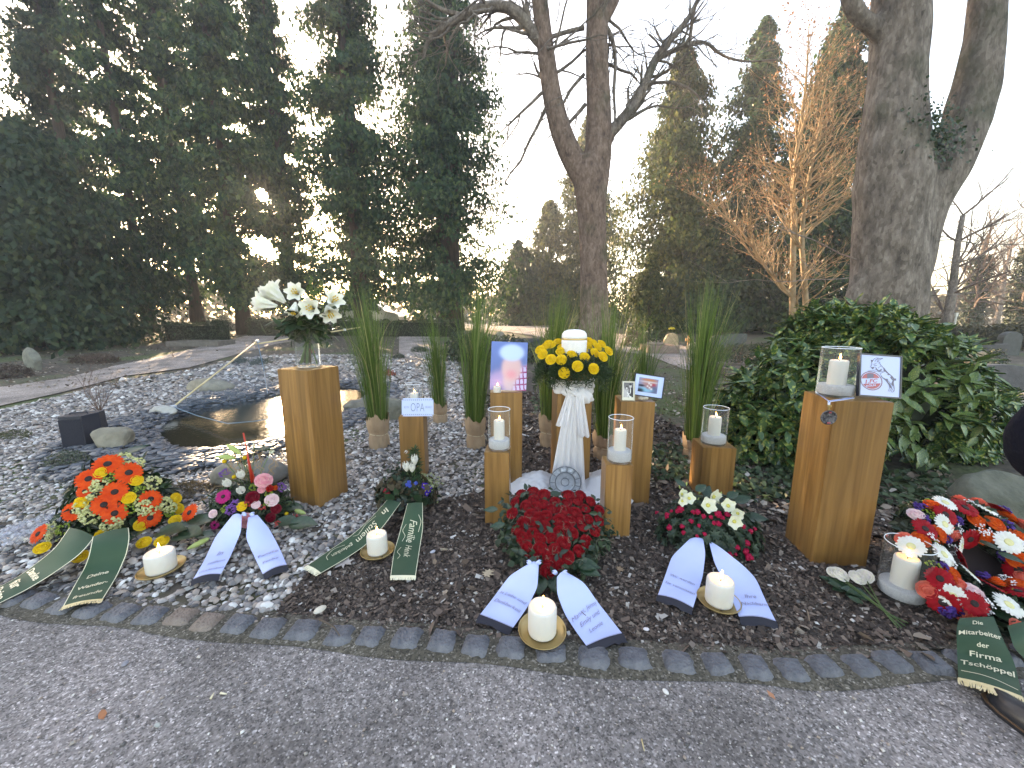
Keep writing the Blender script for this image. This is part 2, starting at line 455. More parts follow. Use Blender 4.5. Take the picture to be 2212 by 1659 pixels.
# ------------------------------------------------------------------ cobbles: each stone its own object
COBM = M('basalt', (.075, .078, .092), (.15, .153, .17), rough=.62, scale=14, bump=.9, bscale=60)
COBW = M('warm_basalt', (.17, .125, .10), (.24, .19, .16), rough=.7, scale=14, bump=.9, bscale=60)
edging = thing('cobble_edging', (cobp[17][0], cobp[17][1], 0), 'row of dark basalt cobbles edging the bed along the grit path', 'edging')
def cobble_mesh(seed, w, d):
    r = np.random.default_rng(seed)
    n = 7
    u = np.linspace(-1, 1, n); A, B_ = np.meshgrid(u, u)
    s = 1 - .10 * (np.abs(A) ** 4 * np.abs(B_) ** 4)
    x = A * w / 2 * s * (1 + .05 * r.normal(size=A.shape) * (np.abs(A) > .9)); y = B_ * d / 2 * s * (1 + .05 * r.normal(size=A.shape) * (np.abs(B_) > .9))
    edge = np.maximum(np.abs(A), np.abs(B_))
    z = .034 - .028 * np.clip((edge - .62) / .38, 0, 1) ** 2 + .004 * fbm(x * 25, y * 25, 0, seed) + r.normal(0, .0015, A.shape)
    P = np.stack([x, y, z], -1)
    mb = MB().grid(P)
    ring = [i for i in range(n)] + [i * n + n - 1 for i in range(1, n)] + [(n - 1) * n + i for i in range(n - 2, -1, -1)] + [i * n for i in range(n - 2, 0, -1)]
    b0 = len(mb.v)
    for i in ring: mb.v.append((mb.v[i][0] * 1.02, mb.v[i][1] * 1.02, -.06))
    m = len(ring)
    mb.f += [(ring[(i + 1) % m], ring[i], b0 + i, b0 + (i + 1) % m) for i in range(m)]
    return mb
for i in range(1, len(cobp) - 1):
    gap = np.linalg.norm(cobp[i + 1] - cobp[i - 1]) / 2
    dvec = cobp[i + 1] - cobp[i - 1]; a = math.atan2(dvec[1], dvec[0])
    w = gap * random.uniform(.78, .88); d = random.uniform(.105, .125)
    me = cobble_mesh(i, w, d).me('cobble', COBW if i in (9, 10) else COBM, True)
    obj('cobble', me, edging, (cobp[i][0] - edging.location.x, cobp[i][1] - edging.location.y + random.uniform(-.008, .008), 0), (R(random.uniform(-3, 3)), R(random.uniform(-3, 3)), a + R(random.uniform(-7, 7))))
# moss and grit in the joints
SOILJ = gritmat('mossy_joint', (.040, .034, .024), (.095, .084, .062), (.22, .20, .17), 150)
off = np.gradient(cobp, axis=0); nrm = np.stack([-off[:, 1], off[:, 0]], -1); nrm /= np.linalg.norm(nrm, axis=1)[:, None]
g = []
wob = .012 * np.sin(np.arange(len(cobp)) * 1.1)
for w, z in ((-.088, .010), (-.05, .014), (0, .016), (.05, .014), (.10, .008)):
    q = cobp + nrm * (w + (wob * (w < -.08)))[:, None]
    g.append(np.stack([q[:, 0], q[:, 1], np.full(len(q), z)], -1))
struct(obj('joint_soil', MB().grid(np.array(g)).me('joint_soil', SOILJ, True)))

# ------------------------------------------------------------------ gravel bed (stuff), slate, mulch, litter
gravel_px = [(-420, 1190), (-110, 1262), (37, 1289), (200, 1316), (330, 1327), (452, 1338), (560, 1350), (600, 1325), (650, 1250), (760, 1165), (880, 1105), (960, 1078), (1045, 1062), (1050, 950), (1010, 850), (985, 775), (960, 752), (860, 752), (700, 758), (620, 765), (520, 775), (409, 802), (273, 820), (136, 856), (0, 886), (-420, 990)]
GP = np.array([G(*q)[:2] for q in gravel_px])
def sample(poly, dens, ylo, yhi):
    lo = poly.min(0); hi = poly.max(0); lo[1] = max(lo[1], ylo); hi[1] = min(hi[1], yhi)
    n = int((hi[0] - lo[0]) * (hi[1] - lo[1]) * dens)
    x = rng.uniform(lo[0], hi[0], n); y = rng.uniform(lo[1], hi[1], n)
    x = x + rng.normal(0, .03, n); y = y + rng.normal(0, .03, n)
    m = inpoly(poly, x, y)
    # keep to what the camera sees, plus a margin
    dep = y * FW[1] + .25
    m &= np.abs(x / dep) < 1.55
    return x[m], y[m]
def pond_e(x, y):
    e = np.sqrt(((x - POND_C[0]) / POND_R[0]) ** 2 + ((y - POND_C[1]) / POND_R[1]) ** 2)
    return e + 0.10 * np.sin(3 * np.arctan2(y - POND_C[1], x - POND_C[0]) + 1)
PEB = M('pebbles', (1, 1, 1), (.8, .8, .8), rough=.55, scale=30, island=[(0, (.06, .058, .06)), (.18, (.15, .14, .14)), (.36, (.27, .235, .22)), (.54, (.35, .275, .225)), (.68, (.29, .28, .26)), (.84, (.50, .44, .40)), (.95, (.66, .64, .62)), (1, (.72, .70, .66))])
def pebbles(x, y, s0):
    keep = pond_e(x, y) > 1.12 + .06 * rng.normal(size=len(x))
    x, y = x[keep], y[keep]; n = len(x)
    s = s0 * rng.lognormal(0, .28, n)
    S = np.zeros((n, 3, 3)); S[:, 0, 0] = s * rng.uniform(1, 1.5, n); S[:, 1, 1] = s * rng.uniform(.8, 1.1, n); S[:, 2, 2] = s * rng.uniform(.5, .8, n)
    Mx = rotz(rng.uniform(0, 6.28, n)) @ rotx(rng.normal(0, .35, n)) @ S
    z = gz(x, y) + s * rng.uniform(.1, .6, n)
    return Mx, np.stack([x, y, z], -1)
Ms, Ps = [], []
for dens, lo, hi, s0 in ((2000, 0, 3.4, .0125), (1150, 3.4, 5.5, .0165), (560, 5.5, 8, .024), (180, 8, 13, .04)):
    x, y = sample(GP.copy(), dens, lo, hi)
    a, b = pebbles(x, y, s0); Ms.append(a); Ps.append(b)
_a = np.arange(6) * math.pi / 3
PEB_V = np.vstack([[(0, 0, 1)], np.stack([np.cos(_a), np.sin(_a), .12 * np.cos(3 * _a) - .25], -1)])
PEB_F = np.array([(0, 1 + i, 1 + (i + 1) % 6) for i in range(6)])
PEN_V = np.vstack([[(0, 0, 1)], np.stack([.68 * np.cos(_a), .68 * np.sin(_a), np.full(6, .74)], -1), np.stack([np.cos(_a + .3), np.sin(_a + .3), .10 * np.cos(3 * _a) - .1], -1)])
PEN_F = np.array([(0, 1 + i, 1 + (i + 1) % 6) for i in range(6)] + [(1 + i, 7 + i, 1 + (i + 1) % 6) for i in range(6)] + [(1 + (i + 1) % 6, 7 + i, 7 + (i + 1) % 6) for i in range(6)])
V1, F1 = batch(PEN_V, PEN_F, Ms[0], Ps[0])           # nearer pebbles are rounder
V2, F2 = batch(PEB_V, PEB_F, np.concatenate(Ms[1:]), np.concatenate(Ps[1:]))
V, Fc = np.concatenate([V1, V2]), np.concatenate([F1, F2 + len(V1)])
stuff(obj('gravel', mesh('gravel', V, Fc, PEB, True)), 'rounded mixed grey and white river pebbles covering the left bed', 'gravel')

SLATE = M('slate', (1, 1, 1), None, rough=.5, island=[(0, (.035, .04, .05)), (.5, (.085, .095, .115)), (.85, (.15, .16, .18)), (1, (.30, .28, .26))])
th = rng.uniform(0, 6.28, 6000); e = rng.uniform(.80, 1.42, 6000)
x = POND_C[0] + POND_R[0] * e * np.cos(th); y = POND_C[1] + POND_R[1] * e * np.sin(th)
extra = np.array([G(a, b)[:2] for a, b in zip(rng.uniform(340, 520, 700), rng.uniform(890, 1010, 700))])
x = np.concatenate([x, extra[:, 0]]); y = np.concatenate([y, extra[:, 1]])
n = len(x); s = rng.uniform(.03, .09, n)
S = np.zeros((n, 3, 3)); S[:, 0, 0] = s * 1.3; S[:, 1, 1] = s * .8; S[:, 2, 2] = .012
tv = BOX_V.copy(); tv[4:, :2] *= .82; tv[1, 0] *= .6; tv[5, 0] *= .6
V, Fc = batch(tv, BOX_F, rotz(rng.uniform(0, 6.28, n)) @ rotx(rng.normal(0, .16, n)) @ S, np.stack([x, y, gz(x, y) + .02 + rng.uniform(0, .03, n)], -1))
stuff(obj('slate_chippings', mesh('slate_chippings', V, Fc, SLATE)), 'dark flat slate chippings ringing the pond', 'slate')

mulch_px = [(545, 1345), (600, 1322), (650, 1250), (760, 1165), (880, 1105), (960, 1078), (1045, 1062), (1050, 950), (1010, 850), (985, 775), (1180, 790), (1330, 800), (1420, 900), (1600, 1000), (1750, 1050), (2000, 1090), (2400, 1120), (2500, 1390), (2235, 1400), (2080, 1418), (1930, 1426), (1778, 1432), (1706, 1434), (1548, 1424), (1368, 1412), (1190, 1403), (1027, 1387), (878, 1373), (735, 1362), (640, 1354)]
MP = np.array([G(*q)[:2] for q in mulch_px])
MULB = M('bark_mulch_soil', (.040, .030, .026), (.11, .082, .066), rough=1, scale=45, bump=1, bscale=130, detail=8)
struct(obj('mulch_bed', mesh('mulch_bed', np.column_stack([MP, np.full(len(MP), .005)]), [tuple(range(len(MP)))], MULB)))
MUL = M('bark_chips', (1, 1, 1), None, rough=.85, island=[(0, (.028, .019, .015)), (.45, (.080, .054, .042)), (.8, (.15, .105, .082)), (.94, (.2, .16, .13)), (.985, (.36, .33, .30)), (1, (.55, .52, .5))])
Ms, Ps = [], []
for dens, lo, hi, s0 in ((7000, 0, 2.4, .0085), (3600, 2.4, 3.6, .012), (1500, 3.6, 7, .018)):
    x, y = sample(MP.copy(), dens, lo, hi); n = len(x)
    s = s0 * rng.lognormal(0, .4, n); S = np.zeros((n, 3, 3)); S[:, 0, 0] = s * rng.uniform(1, 2.6, n); S[:, 1, 1] = s; S[:, 2, 2] = s * .45
    Ms.append(rotz(rng.uniform(0, 6.28, n)) @ roty(rng.normal(0, .4, n)) @ rotx(rng.normal(0, .4, n)) @ S)
    Ps.append(np.stack([x, y, gz(x, y) + .006 + s * .3], -1))
V, Fc = batch(np.array([(-.5, -.45, 0), (.45, -.5, .35), (.5, .4, 0), (-.4, .5, .35)]), np.array([(0, 1, 2), (0, 2, 3)]), np.concatenate(Ms), np.concatenate(Ps))
stuff(obj('bark_mulch', mesh('bark_mulch', V, Fc, MUL)), 'dark brown bark mulch covering the bed around the pedestals', 'mulch')
# stray pebbles in the mulch and grit on the path
x, y = sample(MP.copy(), 26, 0, 6); n = len(x)
x2 = rng.uniform(-3.5, 3.5, 5200); y2 = rng.uniform(.55, 1.75, 5200)
m = y2 < np.interp(x2, cobp[:, 0], cobp[:, 1]) - .09; x2, y2 = x2[m], y2[m]
xa = np.concatenate([x, x2]); ya = np.concatenate([y, y2]); s = np.concatenate([rng.uniform(.006, .014, n), rng.lognormal(-5.75, .38, len(x2))])
S = np.zeros((len(xa), 3, 3)); S[:, 0, 0] = s * 1.3; S[:, 1, 1] = s; S[:, 2, 2] = s * .6
V, Fc = batch(OCT_V, OCT_F, rotz(rng.uniform(0, 6.28, len(xa))) @ S, np.stack([xa, ya, .010 + s * .25], -1))
stuff(obj('loose_grit', mesh('loose_grit', V, Fc, PEB, True)), 'loose grit and stray pebbles on the path and mulch', 'grit')

# ------------------------------------------------------------------ pond
def watermat():
    m, t, N, L, B = nt('pond_water')
    B.inputs['Base Color'].default_value = (.010, .011, .007, 1); B.inputs['Roughness'].default_value = .06
    B.inputs['Specular IOR Level'].default_value = .6
    tc = N.new('ShaderNodeTexCoord')
    n1 = N.new('ShaderNodeTexNoise'); n1.inputs['Scale'].default_value = 16; n1.inputs['Detail'].default_value = 3; L.new(tc.outputs['Object'], n1.inputs[0])
    b = N.new('ShaderNodeBump'); b.inputs['Strength'].default_value = .25; b.inputs['Distance'].default_value = .012
    L.new(n1.outputs[0], b.inputs['Height']); L.new(b.outputs[0], B.inputs['Normal'])
    return m
th = np.linspace(0, 2 * math.pi, 49)[:-1]
PV = np.stack([POND_C[0] + 1.42 * np.cos(th), POND_C[1] + 2.15 * np.sin(th), np.full(48, -.055)], -1)
struct(obj('pond_water', mesh('pond_water', PV, [tuple(range(48))], watermat())))
# ------------------------------------------------------------------ trees
BARK_C = M('conifer_bark', (.022, .014, .010), (.055, .034, .024), rough=.95, scale=3, stretch=(4, 4, .6), bump=1, bscale=9)
def barkplane(name, a, b, c):
    m, t, N, L, B = nt(name)
    tc = N.new('ShaderNodeTexCoord'); mp = N.new('ShaderNodeMapping'); mp.inputs['Scale'].default_value = (1, 1, .45); L.new(tc.outputs['Object'], mp.inputs[0])
    v = N.new('ShaderNodeTexVoronoi'); v.inputs['Scale'].default_value = 26; v.feature = 'F1'; L.new(mp.outputs[0], v.inputs[0])
    no = N.new('ShaderNodeTexNoise'); no.inputs['Scale'].default_value = 7; no.inputs['Detail'].default_value = 12; no.inputs['Roughness'].default_value = .65; L.new(mp.outputs[0], no.inputs[0])
    sp = N.new('ShaderNodeSeparateColor'); L.new(v.outputs['Color'], sp.inputs[0])
    mxv = N.new('ShaderNodeMixRGB'); mxv.inputs[0].default_value = .16; L.new(no.outputs[0], mxv.inputs[1]); L.new(sp.outputs[0], mxv.inputs[2])
    rp = ramp(N, [(.3, a), (.5, b), (.72, c)]); L.new(mxv.outputs[0], rp.inputs[0])
    # green algae in broad patches
    n2 = N.new('ShaderNodeTexNoise'); n2.inputs['Scale'].default_value = 1.3; n2.inputs['Detail'].default_value = 5; L.new(tc.outputs['Object'], n2.inputs[0])
    r2 = ramp(N, [(.55, (0, 0, 0)), (.72, (.6, .6, .6))]); L.new(n2.outputs[0], r2.inputs[0])
    mx = N.new('ShaderNodeMixRGB'); mx.inputs[2].default_value = (.05, .065, .025, 1); L.new(r2.outputs[0], mx.inputs[0]); L.new(rp.outputs[0], mx.inputs[1])
    L.new(mx.outputs[0], B.inputs['Base Color']); B.inputs['Roughness'].default_value = .9
    w = N.new('ShaderNodeTexNoise'); w.inputs['Scale'].default_value = 11; w.inputs['Detail'].default_value = 10; w.inputs['Roughness'].default_value = .7
    m2 = N.new('ShaderNodeMapping'); m2.inputs['Scale'].default_value = (2.2, 2.2, .5); L.new(tc.outputs['Object'], m2.inputs[0]); L.new(m2.outputs[0], w.inputs[0])
    b = N.new('ShaderNodeBump'); b.inputs['Strength'].default_value = 1; b.inputs['Distance'].default_value = .09
    ad = N.new('ShaderNodeMath'); ad.operation = 'ADD'; L.new(w.outputs[0], ad.inputs[0]); L.new(mxv.outputs[0], ad.inputs[1])
    L.new(ad.outputs[0], b.inputs['Height']); L.new(b.outputs[0], B.inputs['Normal'])
    return m
BARK_P = barkplane('plane_bark', (.075, .06, .05), (.20, .165, .14), (.37, .32, .28))
BARK_R = barkplane('reddish_bark', (.08, .052, .040), (.20, .135, .105), (.33, .245, .20))
def crownmat(name, a, b, c, transl=.35):
    m = M(name, a, None, rough=.65, island=[(0, a), (.6, b), (1, c)], transl=transl, spec=.25)
    return m
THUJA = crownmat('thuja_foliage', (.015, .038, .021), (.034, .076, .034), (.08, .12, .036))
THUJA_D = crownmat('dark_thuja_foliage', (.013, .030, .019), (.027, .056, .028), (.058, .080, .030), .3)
THUJA_G = crownmat('sunny_thuja_foliage', (.026, .046, .018), (.055, .078, .026), (.13, .13, .038), .45)  # lighter, yellower leaf colour carries the sunlit look
SPR_V = np.array([(0, 0, 0), (-.28, .5, -.05), (0, 1, -.08), (.28, .5, .05)], float)
SPR_F = np.array([(0, 3, 1), (1, 3, 2)])
sunv = np.array(SUN)
SUN_LINES = [(ORG, .42), (np.array([-3.2, 5.0, 0]), .55), (np.array([-3.4, 6.0, 0]), .45), (np.array([-3.0, 4.3, 0]), .4)]
def cut(P):
    k = np.ones(len(P), bool)
    for o, r in SUN_LINES:
        q = P - o; t = q @ sunv
        d = np.linalg.norm(q - t[:, None] * sunv, axis=1)
        k &= ~((d < r * (.75 + .5 * rng.random(len(P)))) & (t > 8))
    return k
def conifer(label, px, dist, top_py, rad, base, seed, mat=THUJA, nb=300, ns=120, size=.34, stems=2, h=None, name='conifer_tree', shape=1.3, group='tall conifers', gapp=.0, dense=False):
    global rng
    keep = rng; rng = np.random.default_rng(seed)
    g = GD(px, dist)
    if h is None: h = D(px, top_py, dist)[2] - g[2]
    root = thing(name, g, label, 'tree', group)
    # stems
    mb = MB()
    for s_ in range(stems):
        a = rng.uniform(0, 6.28); o = (.0 if stems == 1 else rad * .16) * (1 if s_ else .6)
        zs = np.linspace(0, h * .95, 9)
        pts = np.stack([o * math.cos(a) * (.5 + zs / h) + .06 * np.sin(zs * .9 + s_), o * math.sin(a) * (.5 + zs / h) * .8, zs - .1], -1)
        r0 = rad * (.12 if stems > 1 else .11)
        mb.tube(pts, r0 * (1.35 * np.exp(-zs / .8) * .35 + (1 - zs / h) ** .8 * .85 + .04), 9)
    obj('trunk', mb.me('trunk', BARK_C, True), root)
    # branches and sprays
    Ps, Ns = [], []
    bm_ = MB()
    ph = rng.uniform(0, 6.28, 4)
    for b in range(nb):
        u = rng.random() ** .85
        z = base + (h - base) * u
        a = rng.uniform(0, 6.28)
        prof = (1 - u ** shape) ** .75 * (.8 + .2 * min(1, (u + .08) / .18)) + .03
        if dense: prof = (1 - u ** 1.8) ** .7
        L_ = rad * prof * rng.uniform(.72, 1.12) * (1 + .16 * math.sin(3 * a + ph[0] + 5 * u) + .10 * math.sin(9 * u + ph[1] + a))
        if rng.random() < gapp: L_ *= .45
        m = int(1.95 * ns * (.35 + .65 * prof))
        t = 1 - (1 - .18) * rng.random(m) ** 1.15
        out = np.array([math.cos(a), math.sin(a), 0])
        rise = rng.uniform(-.05, .35) if not dense else rng.uniform(-.2, .25)
        c = out[None] * (t * L_)[:, None]
        c[:, 2] = z + rise * L_ * t - .30 * L_ * t ** 2.5
        w = (.095 if not dense else .13) * L_ * (.5 + .6 * t) + .05
        c += rng.normal(size=(m, 3)) * w[:, None] * np.array([1, 1, .75])
        Ps.append(c)
        nn = out[None] * .9 + rng.normal(size=(m, 3)) * .55 + np.array([0, 0, .25])
        Ns.append(nn)
        if b % 3 == 0 and L_ > 1.0:
            tt = np.linspace(0, .8, 4); q = out[None] * (tt * L_)[:, None]; q[:, 2] = z + rise * L_ * tt - .3 * L_ * tt ** 2.5
            bm_.tube(q, np.linspace(.035, .01, 4), 3, cap=False)
    obj('branches', bm_.me('branches', BARK_C), root)['kind'] = 'stuff'
    P = np.concatenate(Ps); Nn = np.concatenate(Ns)
    ok = cut(P + g) & (P[:, 2] > .05)
    P, Nn = P[ok], Nn[ok]
    # frame: Y axis hangs downwards-outwards, Z is the outward normal
    Zx = Nn / np.linalg.norm(Nn, axis=1)[:, None]
    dn = np.array([0, 0, -1.0]) + rng.normal(size=P.shape) * .45 + Zx * .3
    Yx = dn - Zx * (dn * Zx).sum(1)[:, None]; Yx /= np.linalg.norm(Yx, axis=1)[:, None]
    Xx = np.cross(Yx, Zx)
    s = size * .70 * rng.uniform(.6, 1.3, len(P))
    V, Fc = batch(SPR_V, SPR_F, np.stack([Xx, Yx, Zx], -1) * s[:, None, None], P)
    obj('crown', mesh('crown', V, Fc, mat), root)['kind'] = 'stuff'
    rng = keep
    return root
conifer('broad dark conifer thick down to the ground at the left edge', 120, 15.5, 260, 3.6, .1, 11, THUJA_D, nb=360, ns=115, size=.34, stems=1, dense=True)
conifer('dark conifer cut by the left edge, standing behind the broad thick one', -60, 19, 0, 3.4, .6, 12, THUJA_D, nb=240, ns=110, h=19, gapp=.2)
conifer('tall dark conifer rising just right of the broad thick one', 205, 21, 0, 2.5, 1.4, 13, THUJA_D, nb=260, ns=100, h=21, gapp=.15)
conifer('tall conifer with a bare lower trunk behind two white grave markers', 322, 20.5, 0, 2.1, 2.2, 14, THUJA, nb=230, ns=95, h=22, gapp=.2)
conifer('tall conifer with its trunk behind the low clipped hedge on the left', 430, 22.5, 0, 2.3, 1.9, 15, THUJA, nb=250, ns=100, h=23, gapp=.15)
conifer('tall conifer with the low sun shining through its crown', 532, 20.5, 0, 2.5, 1.6, 16, THUJA, nb=300, ns=105, h=24, gapp=.1)
conifer('conifer right of the sun, standing above the lilies', 632, 23.5, 0, 2.2, 1.4, 17, THUJA, nb=270, ns=100, h=20, gapp=.1)
conifer('tall twin stemmed conifer in front of the silver van', 787, 22, 0, 3.0, 1.9, 18, THUJA, nb=330, ns=105, h=24, stems=3, gapp=.12)
conifer('tall many stemmed conifer right of the van, beside the open sky', 970, 23, 0, 3.9, 1.6, 19, THUJA, nb=420, ns=110, h=22, stems=3, gapp=.1)
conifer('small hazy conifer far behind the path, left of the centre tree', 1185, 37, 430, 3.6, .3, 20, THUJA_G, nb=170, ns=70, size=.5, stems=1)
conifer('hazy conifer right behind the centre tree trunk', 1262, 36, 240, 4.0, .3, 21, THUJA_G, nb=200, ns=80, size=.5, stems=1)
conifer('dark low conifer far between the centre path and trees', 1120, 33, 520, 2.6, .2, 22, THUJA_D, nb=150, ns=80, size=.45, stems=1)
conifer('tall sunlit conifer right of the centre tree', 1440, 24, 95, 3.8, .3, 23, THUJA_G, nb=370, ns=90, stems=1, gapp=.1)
conifer('tall thin topped conifer behind the orange twigged tree, left one', 1590, 25, 35, 3.7, .5, 24, THUJA, nb=350, ns=85, stems=1, gapp=.15)
conifer('tall dark conifer directly behind the orange twigged tree', 1745, 20.5, 5, 3.4, .4, 25, THUJA, nb=370, ns=95, stems=1, gapp=.1)
conifer('small golden green spruce among the graves', 1398, 19, 545, 1.0, .1, 26, THUJA_G, nb=120, ns=60, size=.22, stems=1, name='spruce_tree', group=None)
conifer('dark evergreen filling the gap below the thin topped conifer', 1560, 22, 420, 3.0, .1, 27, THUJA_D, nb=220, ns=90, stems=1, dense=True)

# ---- bare trees
def grow(mb, p, d, r, L_, depth, rg, spread=.55, up=.12, seg=4, nch=(2, 4), n=5, taper=.55, droop=0):
    pts = [np.array(p, float)]; rad = [r]
    d = np.array(d, float) / np.linalg.norm(d)
    for i in range(seg):
        d = d + rg.normal(size=3) * .16 + np.array([0, 0, up - droop]); d /= np.linalg.norm(d)
        pts.append(pts[-1] + d * L_ / seg); rad.append(r * (1 - (1 - taper) * (i + 1) / seg))
    mb.tube(pts, rad, n if r > .02 else 3, cap=False)
    if depth <= 0: return
    for c in range(rg.integers(*nch) + 1):
        i = rg.integers(1, seg + 1) if c else seg
        q = pts[i]; rr = rad[i] * rg.uniform(.55, .8)
        dd = d + rg.normal(size=3) * spread
        grow(mb, q, dd, rr, L_ * rg.uniform(.55, .85), depth - 1, rg, spread, up, seg, nch, n, taper, droop)
def path3(pxs, dist, wig=0, seed=0):
    rg = np.random.default_rng(seed)
    return np.array([D(x, y, dist + dz) for (x, y, *r) in pxs for dz in [(r[1] if len(r) > 1 else 0)]])
def limb(mb, pxs, dist, widths, n=10, sub=4):
    P = path3(pxs, dist); t = np.linspace(0, len(P) - 1, (len(P) - 1) * sub + 1); k = np.arange(len(P))
    Q = np.stack([np.interp(t, k, P[:, i]) for i in range(3)], -1)
    for _ in range(3): Q[1:-1] = (Q[:-2] + 2 * Q[1:-1] + Q[2:]) / 4
    dep = Q[:, 1] * FW[1] + (Q[:, 2] - EYE) * FW[2]; w = np.interp(t, k, widths) * dep / F / 2 / np.sqrt(1 + (Q[:, 0] / dep) ** 2)
    mb.tube(Q, w, n); return Q, w
def remesh(o, vox, disp=.0):
    m = o.modifiers.new('remesh', 'REMESH'); m.mode = 'VOXEL'; m.voxel_size = vox; m.use_smooth_shade = True
    s = o.modifiers.new('smooth', 'SMOOTH'); s.iterations = 6; s.factor = .5

# centre tree
CD = 12.5
g0 = GD(1285, CD)
root = thing('bare_tree', g0, 'bare forked tree with reddish brown bark standing in the centre', 'tree')
mb = MB(); tw = MB(); rg = np.random.default_rng(3)
limb(mb, [(1287, 775), (1284, 680), (1282, 560), (1278, 450), (1272, 380), (1268, 340)], CD, [84, 64, 58, 62, 74, 60], 14)
QL = limb(mb, [(1268, 400), (1240, 350), (1213, 290), (1192, 210), (1180, 120), (1168, 20), (1152, -110), (1120, -260)], CD, [50, 50, 47, 42, 38, 36, 30, 22], 12)
QR = limb(mb, [(1284, 420), (1293, 330), (1294, 230), (1288, 120), (1290, 10), (1284, -120), (1290, -280)], CD, [56, 60, 54, 50, 46, 36, 26], 12)
limb(mb, [(1292, 60), (1320, 15), (1345, -40), (1370, -120)], CD, [30, 26, 22, 14], 8)
limb(mb, [(1300, 310), (1322, 285), (1312, 300)], CD, [40, 30, 10], 8)
bl = [([(1305, 300), (1340, 265), (1375, 220), (1395, 180), (1415, 128), (1446, 88), (1490, 40), (1520, -30)], [30, 25, 22, 20, 19, 16, 12, 8]),
      ([(1415, 130), (1455, 108), (1500, 90), (1530, 92), (1560, 122), (1610, 135), (1680, 128)], [12, 12, 10, 7, 6, 5, 3]),
      ([(1398, 180), (1450, 176), (1490, 190), (1515, 215)], [7, 7, 6, 3]),
      ([(1490, 88), (1496, 40), (1510, -20)], [9, 7, 5]),
      ([(1176, 98), (1150, 70), (1130, 40), (1095, 12), (1040, 14), (1000, 35), (955, 60), (922, 88), (915, 125)], [27, 26, 25, 22, 20, 18, 15, 10, 6]),
      ([(1000, 35), (955, 22), (920, 2), (905, -40)], [12, 9, 7, 5]),
      ([(1178, 235), (1160, 275), (1140, 310), (1125, 350), (1105, 370), (1090, 395)], [8, 7, 6, 5, 4, 3]),
      ([(1262, 60), (1225, 68), (1190, 80)], [10, 9, 9]),
      ([(1262, 160), (1230, 195), (1212, 235), (1205, 260)], [8, 7, 5, 3]),
      ([(1265, 225), (1240, 255), (1218, 275)], [9, 8, 6]),
      ([(1296, 40), (1322, 75), (1331, 130), (1325, 200), (1330, 255), (1322, 275)], [12, 10, 8, 7, 5, 3])]
for P_, w_ in bl:
    Q, w = limb(tw, P_, CD, w_, 7)
    for k in range(3, len(Q), 1):
        d = Q[k] - Q[k - 1]
        grow(tw, Q[k], d / np.linalg.norm(d) + rg.normal(size=3) * .8, max(.006, w[k] * .38), rg.uniform(.5, 1.3), 2, rg, .6, .02, 4, (1, 3), 4)
for Q, w in (QL, QR):
    for k in range(12, len(Q), 1):
        grow(tw, Q[k], rg.normal(size=3) + np.array([0, 0, .4]), w[k] * .2, rg.uniform(1.0, 2.0), 3, rg, .6, .05, 4, (1, 3), 4)
o = obj('trunk', mb.me('trunk', BARK_R), root, -g0); remesh(o, .045)
obj('branches', tw.me('branches', BARK_P, True), root, -g0)['kind'] = 'stuff'

# great trunk on the right
TD = 7.0
g0 = GD(1920, TD)
root = thing('bare_tree', g0, 'huge thick grey trunk forking into two limbs behind the shrub', 'tree')
mb = MB(); tw = MB()
limb(mb, [(1905, 760), (1912, 680), (1918, 580), (1922, 480), (1928, 390), (1925, 300), (1932, 200), (1940, 100), (1945, -20), (1945, -160)], TD, [215, 182, 172, 180, 188, 165, 140, 135, 138, 130], 20)
limb(mb, [(1945, 640), (1965, 540), (1990, 450), (2040, 360), (2086, 270), (2112, 180), (2128, 80), (2140, -30), (2150, -160)], TD, [110, 120, 122, 124, 122, 112, 106, 104, 100], 16)
limb(mb, [(1905, 75), (1865, 50), (1842, 15), (1828, -40), (1815, -120)], TD, [52, 48, 44, 42, 36], 10)
limb(mb, [(1850, 655), (1860, 600), (1875, 560)], TD, [60, 46, 20], 8)
v = np.array(mb.v); c = v.mean(0)
v += .035 * np.stack([fbm(v[:, 0] * 3, v[:, 1] * 3, v[:, 2] * 2, s) for s in (1, 2, 3)], -1)
mb.v = [tuple(q) for q in v]
o = obj('trunk', mb.me('trunk', BARK_P), root, -g0); remesh(o, .05)
rg = np.random.default_rng(5)
for px, py, dx in ((2005, 590, 1), (2010, 520, 1), (1990, 640, 1), (1835, 600, -1), (1850, 560, -1)):
    p = D(px, py, TD - .3)
    grow(tw, p, (dx * .9, -.3, -.1 + rg.uniform(-.2, .5)), .012, 1.5, 3, rg, .5, .02, 5, (1, 3), 4)
obj('twigs', tw.me('twigs', BARK_P), root, -g0)['kind'] = 'stuff'
IVY = leafmat('ivy', (.012, .026, .010), (.035, .06, .022), transl=.15)
LEAF_V = np.array([(0, 0, 0), (-.5, .35, .06), (0, .45, -.04), (.5, .35, .06), (-.32, .75, .03), (.32, .75, .03), (0, 1, -.05)], float)
LEAF_F = np.array([(0, 2, 1), (0, 3, 2), (1, 2, 4), (2, 3, 5), (2, 6, 4), (2, 5, 6)])
def scatter(P, Nn, size, jitter=.5, tmpl=(LEAF_V, LEAF_F), wid=.55):
    n = len(P); Nn = Nn / (np.linalg.norm(Nn, axis=1)[:, None] + 1e-9) + rng.normal(size=(n, 3)) * jitter
    s = size * rng.uniform(.6, 1.25, n)
    tv = tmpl[0] * np.array([wid, 1, 1])
    return batch(tv, tmpl[1], nframes(Nn) * s[:, None, None], P)
P = np.array([D(x, y, TD - .48) for x, y in zip(rng.normal(2035, 32, 700), rng.normal(285, 38, 700))])
P = np.array([q for q in P])
P[:, 1] += rng.uniform(-.05, .25, len(P))
